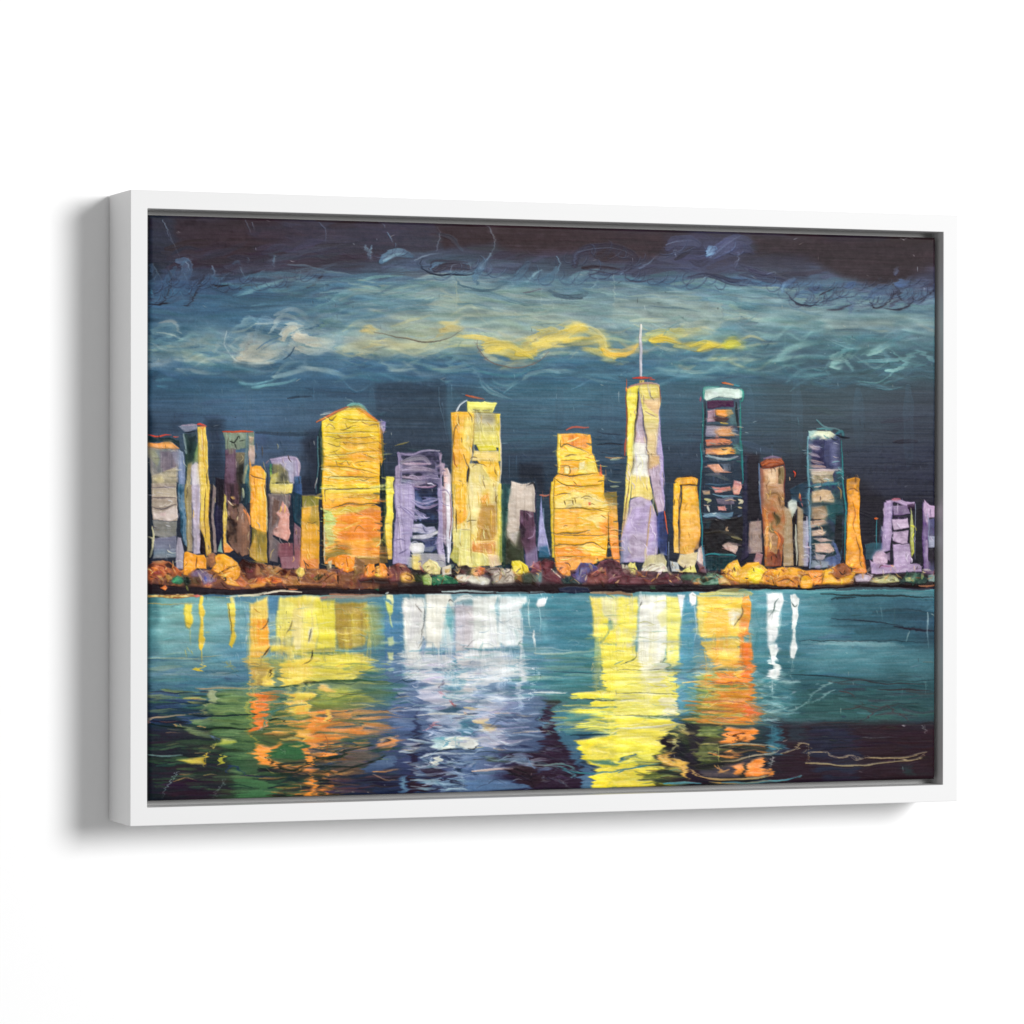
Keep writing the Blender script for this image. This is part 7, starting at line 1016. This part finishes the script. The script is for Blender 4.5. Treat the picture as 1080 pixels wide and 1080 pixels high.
    P('ecb040 e8a43c f0c050 e8a038', '822,820 860,770 900,750 930,740 950,790 1000,860 1000,910 920,900 850,870', g='n', h=.38, rim=.3); P('f4d058 f0c850', '885,800 920,775 955,820 950,860 900,865', h=.42, rim=.3); L('8c5820', '830,830 870,850 920,890', 1.5); P('eca840 e49c3c f0b448', '950,810 1000,770 1080,765 1085,830 1000,870', g='n', h=.35, rim=.25); P('f4dc48 f4d840 f0d448', '1000,850 1020,810 1085,800 1085,920 1020,910', h=.42, rim=.3)
    P('221820', '0,922 500,925 640,925 800,928 1000,922 1085,928 1085,950 1000,952 560,965 300,970 0,960', d='h', a=.95, h=.14); P('3c6c44', '300,930 345,930 345,955 305,955', a=.7, h=.25); S('a88060 8c6c50', 3, '0,985 80,978 180,995', a=.85, h=.3); S('c0cc88 ecd064', 3, '780,975 830,962 960,960 1040,985', a=.8, h=.3)
    T(780, 440, 4.909)
    P('e8b43c e0a438 f0c048', '0,790 30,765 80,755 120,770 150,800 150,860 60,855 0,860', g='n', h=.38, rim=.3); P('f4d840 f0d03c f4dc44', '42,800 70,778 110,780 130,810 120,845 70,855 45,830', h=.44, rim=.3); L('8c5c20', '110,850 130,810 155,790', 1.6); P('d89440 c88038 e09c44', '115,820 150,785 180,820 180,870 120,860', g='n', h=.38, rim=.25); P('c07c48 e09c34 e8a838 d89038', '150,790 220,775 300,780 360,800 350,830 200,840', g='n', h=.3); P('e89c40 c87c38 e8a848', '180,830 240,820 300,850 300,880 200,880', g='n', h=.35, rim=.25); L('7c4420', '200,850 250,840 290,865', 1.6)
    P('f0b434 e8a838 d89434', '300,830 340,808 380,835 375,880 320,888', g='n', h=.4, rim=.3); L('7c4c20', '315,860 320,825 350,815 375,840', 1.5); P('f0943c ec9840 e88c38', '350,795 430,790 430,860 385,860', g='n', h=.35, rim=.2); P('f0ac30 ecac34 f0b438', '430,795 520,770 560,775 600,810 570,855 430,862', g='n', h=.35, rim=.2); P('8c5434 9c5c38 885038', '470,810 500,770 540,755 590,790 570,820 500,838', g='n', h=.38, rim=.25); L('8c5c20', '425,860 440,800', 1.5); P('e08430 e88c38', '580,770 658,795 650,808 600,805', h=.3)
    P('b8a0b8 c0a8bc ccb8c8', '590,830 620,812 690,815 670,850 600,855', g='n', h=.35, rim=.2); P('a8a880 b8b47c c0bc88', '670,850 700,825 800,820 840,850 760,862', g='n', h=.3, rim=.15); P('3c5450 2c4c44 44604c', '830,850 870,805 940,808 980,840 960,862', g='n', h=.28); P('a8b480', '855,830 900,828 910,845 860,848', a=.8); P('5c8c84 8c9c98 6ca090', '975,820 1020,815 1020,855 980,850', g='n', h=.25); P('6c4c74 8c5c8c', '950,790 1010,800 1000,815 960,810', a=.7)
    P('281c1c 2c2020', '0,868 150,870 350,885 480,872 640,858 800,865 1020,855 1020,872 800,876 600,872 460,882 300,892 0,884', d='h', h=.16); S('b87c5c a86c4c', 2, '930,866 980,874 1020,868', a=.9, h=.3); S('2c1c20', 3, '850,860 1000,862', a=.7); S('5ca4a8 6cb0b0', 4, '0,895 300,905 600,890 1000,895', a=.5); S('2c3c3c', 1.6, '420,915 640,922 980,930', a=.7)
    T()
    MELT(under, 150, 580, 1000, 620, 3, .8, keep=.7)
    AGAIN(.7)
    FIELD('157,598 985,598 985,612 157,612', 120, 6, 2.2, -.4, aj=.9, pal='f4b850 e88c40 fcd878 c86c34 8c4430 f8e8b0', pa=.9, a=.4, h=.4, br=.4)
    FIELD('157,596 990,596 990,616 157,616', 330, 6, 2.6, -.3, aj=1.2, cj=.18, a=.6, h=.35, br=.4)
    FIELD('157,600 990,600 990,614 157,614', 60, 5, 1.2, .3, aj=1.5, cj=.1, pal='2c1c1c 3c2420 e8c888 7c3c28', pa=.8, a=.75, h=.35, br=.3)

    CRACKS('157,594 987,596 987,614 157,614', 160, 5, 0, '2c1c1c 3c2420 f0d8a0 e8b870 4c2c24', aj=1.2)


def paint_finish():
    # thin scored lines, flecks and the weave of the cloth
    T()
    for k in range(420):
        p = np.array([rng.uniform(158, 986), rng.uniform(230, 840)])
        c = ['d8e0dc', 'b8ccd0', '20242c', '30303a', 'e8e0c8'][int(rng.integers(5))]
        l = rng.uniform(1.5, 6); an = rng.uniform(-.5, .5) if rng.random() < .6 else 1.5
        S(cols(c), rng.uniform(.7, 1.1), np.array([p, p + l * np.array([math.cos(an), math.sin(an)])], np.float32), a=rng.uniform(.15, .5), tp=.6, br=.6, h=.1, raw=True)
    global PIG, REL
    weave = (np.sin(uu * 2 * math.pi / 3.3) + np.sin(vv * 2 * math.pi / 3.3)) * .0025
    lum = PIG.mean(-1)
    PIG *= (1 + .028 * NF * np.clip(1.15 - lum, .2, 1) + .022 * NHR * np.clip(1 - lum, .15, 1) + .028 * NS * np.clip(1.1 - lum, .2, 1) * np.where((Y > 602) & (Y < 626), .3, 1) * np.where((Y > 440) & (Y < 602) & (lum > .42), .3, 1))[..., None]
    g = PIG.mean(-1, keepdims=True)
    sky = np.clip((620 - Y) / 6, 0, 1) * np.clip((.42 - lum) / .12, 0, 1)
    PIG = PIG + (g - PIG) * (.14 * sky)[..., None]
    PIG = PIG * (1 - .22 * np.clip((.36 - lum) / .18, 0, 1))[..., None]
    vio = np.clip((np.minimum(PIG[..., 0], PIG[..., 2]) - PIG[..., 1]) / .12, 0, 1) * np.clip((lum - .3) / .15, 0, 1)
    PIG = PIG + (g + .05 - PIG) * (.40 * vio)[..., None]
    R_, G_, B_ = PIG[..., 0], PIG[..., 1], PIG[..., 2]
    warm = np.clip((R_ - B_ - .25) / .3, 0, 1) * np.clip((lum - .4) / .15, 0, 1)
    wat = np.clip((Y - 690) / 20, 0, 1)
    blue = np.clip((B_ - R_ - .1) / .2, 0, 1) * np.clip((B_ - G_ - .05) / .1, 0, 1); green = np.clip((G_ - np.maximum(R_, B_) - .03) / .12, 0, 1)
    PIG = PIG + (g - PIG) * ((.30 * blue + .28 * green) * wat)[..., None]
    PIG = PIG * (1 - .03 * np.clip((lum - .7) / .15, 0, 1) - .12 * np.clip((Y - 460) / 60, 0, 1) * (Y < 600) * np.clip((.36 - lum) / .1, 0, 1))[..., None]
    skm = np.clip((430 - Y) / 20, 0, 1) * np.clip((Y - 285) / 15, 0, 1)
    PIG = PIG * (1 - .07 * skm)[..., None] - (g - PIG) * (.10 * skm + .12 * warm)[..., None]
    PIG = PIG + warm[..., None] * np.array([.0, .012, .01], np.float32)
    band = np.exp(-((Y - 335 + 8 * NB) / 26) ** 2) * np.clip(1 - np.abs(X - 590) / 270, 0, 1)
    PIG = PIG * (1 + .02 * band)[..., None] + (.0 * band)[..., None]
    lb = PIG.mean(-1); hp = np.clip(lb - box(box(lb, 4, 0), 4, 1), -.15, .2)
    N3 = noise(3, 1.3)
    N1 = noise(13, 3.2); N2 = noise(4, 10)
    mid = np.where((Y > 430) & (Y < 612), .5 * N1 + .5 * N2, N1) * np.clip((lum - .3) / .25, 0, 1)
    PIG = np.clip(PIG * (1 + .045 * mid[..., None]), 0, 1)
    REL = REL + .004 * NS + .11 * mid + .40 * hp + .024 * N3 * np.clip((lum - .3) / .3, .05, 1)
    REL = np.clip(REL + weave, -.2, .9)


PIG_GAIN, REL_MM = .88, .85
AMB, KDIR, KSIZE, KPOW = .36, (.48, -1, .22), 2.3, 332.0

paint_sky(); paint_water(); paint_city(); paint_shore(); paint_finish()

# ---------------------------------------------------------------- the scene
import bpy, bmesh

scene = bpy.context.scene
C = scene.collection
FW, FH, FD = .3208, .2200, .0571       # frame half width, half height, depth
IW, IH = .3086, .2073                  # opening, half sizes
CW, CH = .3055, .2034                  # canvas, half sizes
CY = -(FD - .0065)                     # canvas face, a little behind the frame's lip


def principled(name, col, rough=.5, spec=.5):
    m = bpy.data.materials.new(name); m.use_nodes = True
    b = m.node_tree.nodes['Principled BSDF']
    b.inputs['Base Color'].default_value = (*col, 1)
    b.inputs['Roughness'].default_value = rough
    b.inputs['Specular IOR Level'].default_value = spec
    return m, m.node_tree, b


def add_noise_bump(nt, b, scale, strength, dist, detail=4):
    tc = nt.nodes.new('ShaderNodeTexCoord')
    n = nt.nodes.new('ShaderNodeTexNoise'); n.inputs['Scale'].default_value = scale; n.inputs['Detail'].default_value = detail
    nt.links.new(tc.outputs['Object'], n.inputs['Vector'])
    bp = nt.nodes.new('ShaderNodeBump'); bp.inputs['Strength'].default_value = strength; bp.inputs['Distance'].default_value = dist
    nt.links.new(n.outputs['Fac'], bp.inputs['Height']); nt.links.new(bp.outputs['Normal'], b.inputs['Normal'])
    return n


# materials
m_wall, nt, b = principled('wall_paint', (.93, .93, .93), .9, .1)
add_noise_bump(nt, b, 180, .04, .0005)
m_frame, nt, b = principled('white_lacquer', (.748, .748, .748), .55, .25)
n = add_noise_bump(nt, b, 260, .03, .0004)
m_board, nt, b = principled('grey_board', (.42, .42, .415), .9, .1)
add_noise_bump(nt, b, 90, .2, .001)
m_paint, nt, b = principled('oil_paint', (.5, .5, .5), .5, .05)
at = nt.nodes.new('ShaderNodeAttribute'); at.attribute_name = 'pigment'; at.attribute_type = 'GEOMETRY'
nt.links.new(at.outputs['Color'], b.inputs['Base Color'])
nt.links.new(at.outputs['Alpha'], b.inputs['Specular IOR Level'])   # thick bright paint keeps its gloss, thin dark paint sinks in
n = add_noise_bump(nt, b, 1500, .10, .0003, 2)
mr = nt.nodes.new('ShaderNodeMapRange'); mr.inputs['To Min'].default_value = .24; mr.inputs['To Max'].default_value = .38
nt.links.new(n.outputs['Fac'], mr.inputs['Value']); nt.links.new(mr.outputs['Result'], b.inputs['Roughness'])


def link(name, me, mat, parent=None):
    o = bpy.data.objects.new(name, me); C.objects.link(o); me.materials.append(mat)
    if parent: o.parent = parent
    return o


# wall behind the picture
bm = bmesh.new()
bmesh.ops.create_grid(bm, x_segments=24, y_segments=24, size=1.6)
for v in bm.verts:
    v.co = (v.co.x, 0, v.co.y)
bmesh.ops.recalc_face_normals(bm, faces=bm.faces)
me = bpy.data.meshes.new('wall'); bm.to_mesh(me); bm.free()
wall = link('wall', me, m_wall)
wall['kind'] = 'structure'

root = bpy.data.objects.new('framed_painting', None); C.objects.link(root)
root.location = (0, 0, -FH)
root['label'] = 'skyline painting in a deep white frame hanging on the white wall'
root['category'] = 'painting'


def rounded(o, w, seg=2):
    md = o.modifiers.new('soft_edges', 'BEVEL'); md.width = w; md.segments = seg; md.limit_method = 'ANGLE'
    for p in o.data.polygons: p.use_smooth = True
    md2 = o.modifiers.new('normals', 'WEIGHTED_NORMAL'); md2.keep_sharp = False


# the frame: four mitred rails in one lacquered piece, square section
bm = bmesh.new()
yb, yf = -.0016, -FD
prof = [(FW, FH, yb), (FW, FH, yf), (IW, IH, yf), (IW, IH, yb)]
rings = []
for (w, h, y) in prof:
    rings.append([bm.verts.new((sx * w, y, sz * h + FH)) for sx, sz in ((-1, 1), (1, 1), (1, -1), (-1, -1))])
for i in range(4):
    a, c = rings[i], rings[(i + 1) % 4]
    for k in range(4):
        bm.faces.new((a[k], a[(k + 1) % 4], c[(k + 1) % 4], c[k]))
bmesh.ops.recalc_face_normals(bm, faces=bm.faces)
me = bpy.data.meshes.new('frame'); bm.to_mesh(me); bm.free()
frame = link('frame', me, m_frame, root)
rounded(frame, .0005)

# backing board seen down the shadow gap
bm = bmesh.new()
bmesh.ops.create_cube(bm, size=1)
for v in bm.verts:
    v.co = (v.co.x * 2 * (IW + .0003), -.0350 + v.co.y * .006, v.co.z * 2 * (IH + .0003) + FH)
me = bpy.data.meshes.new('backing_board'); bm.to_mesh(me); bm.free()
link('backing_board', me, m_board, root)

# the canvas: one sheet with real paint relief, wrapped round its stretcher
lin = np.where(PIG <= .04045, PIG / 12.92, ((PIG + .055) / 1.055) ** 2.4).astype(np.float32)
lin = np.maximum(lin * PIG_GAIN - .0035, .0012)
rel = (REL * REL_MM / 1000.0).astype(np.float32)
xs = (uu / (PW - 1) * 2 - 1) * CW
zs = (1 - vv / (PH - 1) * 2) * CH
ex = CW - np.abs(xs); ez = CH - np.abs(zs); rr = .0022
dx = np.clip(rr - ex, 0, rr); dz = np.clip(rr - ez, 0, rr)
dd = np.minimum(np.sqrt(dx * dx + dz * dz), rr)
drop = rr - np.sqrt(np.maximum(rr * rr - dd * dd, 0))
ys = CY - rel + drop
def pad(a): return np.pad(a, ((1, 1), (1, 1)), mode='edge')
XS, ZS, YS = pad(xs), pad(zs), pad(ys)
YS[0, :] = YS[-1, :] = -.0375; YS[:, 0] = YS[:, -1] = -.0375
L3 = np.pad(lin, ((1, 1), (1, 1), (0, 0)), mode='edge')
L3[0, :] = L3[-1, :] = .75; L3[:, 0] = L3[:, -1] = .75
nh, nw = XS.shape
co = np.stack([XS, YS, ZS + FH], -1).astype(np.float32).reshape(-1)
idx = np.arange(nh * nw, dtype=np.int32).reshape(nh, nw)
q = np.stack([idx[:-1, :-1], idx[1:, :-1], idx[1:, 1:], idx[:-1, 1:]], -1).reshape(-1)
nf = len(q) // 4
me = bpy.data.meshes.new('canvas')
me.vertices.add(nh * nw); me.vertices.foreach_set('co', co)
me.loops.add(len(q)); me.loops.foreach_set('vertex_index', q)
me.polygons.add(nf); me.polygons.foreach_set('loop_start', np.arange(0, len(q), 4, dtype=np.int32))
try:
    me.polygons.foreach_set('loop_total', np.full(nf, 4, np.int32))
except Exception:
    pass
me.polygons.foreach_set('use_smooth', np.ones(nf, bool))
me.update(calc_edges=True)
ca = me.color_attributes.new('pigment', 'FLOAT_COLOR', 'POINT')
rgba = np.ones((nh * nw, 4), np.float32); rgba[:, :3] = L3.reshape(-1, 3)
glo = .03 + .12 * np.where(Y0 < 408, .25, 1) * np.clip((box(box(PIG.mean(-1), 3, 0), 3, 1) - .34) / .3, 0, 1)
rgba[:, 3] = pad(glo).reshape(-1)
ca.data.foreach_set('color', rgba.reshape(-1))
canvas = link('canvas', me, m_paint, root)
canvas['label'] = 'thickly painted canvas of yellow, orange and violet towers above teal water'

# ---------------------------------------------------------------- light
world = bpy.data.worlds.new('World'); scene.world = world; world.use_nodes = True
bg = world.node_tree.nodes['Background']
bg.inputs['Color'].default_value = (1, 1, 1, 1); bg.inputs['Strength'].default_value = AMB
from mathutils import Vector, Matrix


def area(name, loc, target, size, power, col=(1, 1, 1)):
    l = bpy.data.lights.new(name, 'AREA'); l.shape = 'DISK'; l.size = size; l.energy = power; l.color = col
    o = bpy.data.objects.new(name, l); C.objects.link(o); o.location = loc
    o.rotation_euler = (Vector(target) - Vector(loc)).to_track_quat('-Z', 'Y').to_euler()
    return o


kd = Vector(KDIR).normalized() * 6.0
area('key_light', kd, (0, 0, 0), KSIZE, KPOW)

# ---------------------------------------------------------------- camera
cam = bpy.data.cameras.new('camera'); co_ = bpy.data.objects.new('camera', cam); C.objects.link(co_)
right = Vector((.9327009, -.3606494, .0009724)); fwd = Vector((.3606507, .932698, -.0023448)); up = Vector((-.0000613, .0025377, .9999968))
M = Matrix((right, up, -fwd)).transposed().to_4x4()
M.translation = Vector((-1.0301829, -2.6227721, .003735))
co_.matrix_world = M
cam.sensor_width = 36; cam.sensor_fit = 'HORIZONTAL'; cam.lens = 36 * 4044.078 / 1080
cam.clip_start = .05; cam.clip_end = 50
scene.camera = co_

scene.render.engine = 'CYCLES'
scene.view_settings.view_transform = 'Standard'; scene.view_settings.look = 'None'
scene.view_settings.exposure = 0; scene.view_settings.gamma = 1; scene.view_settings.use_curve_mapping = False
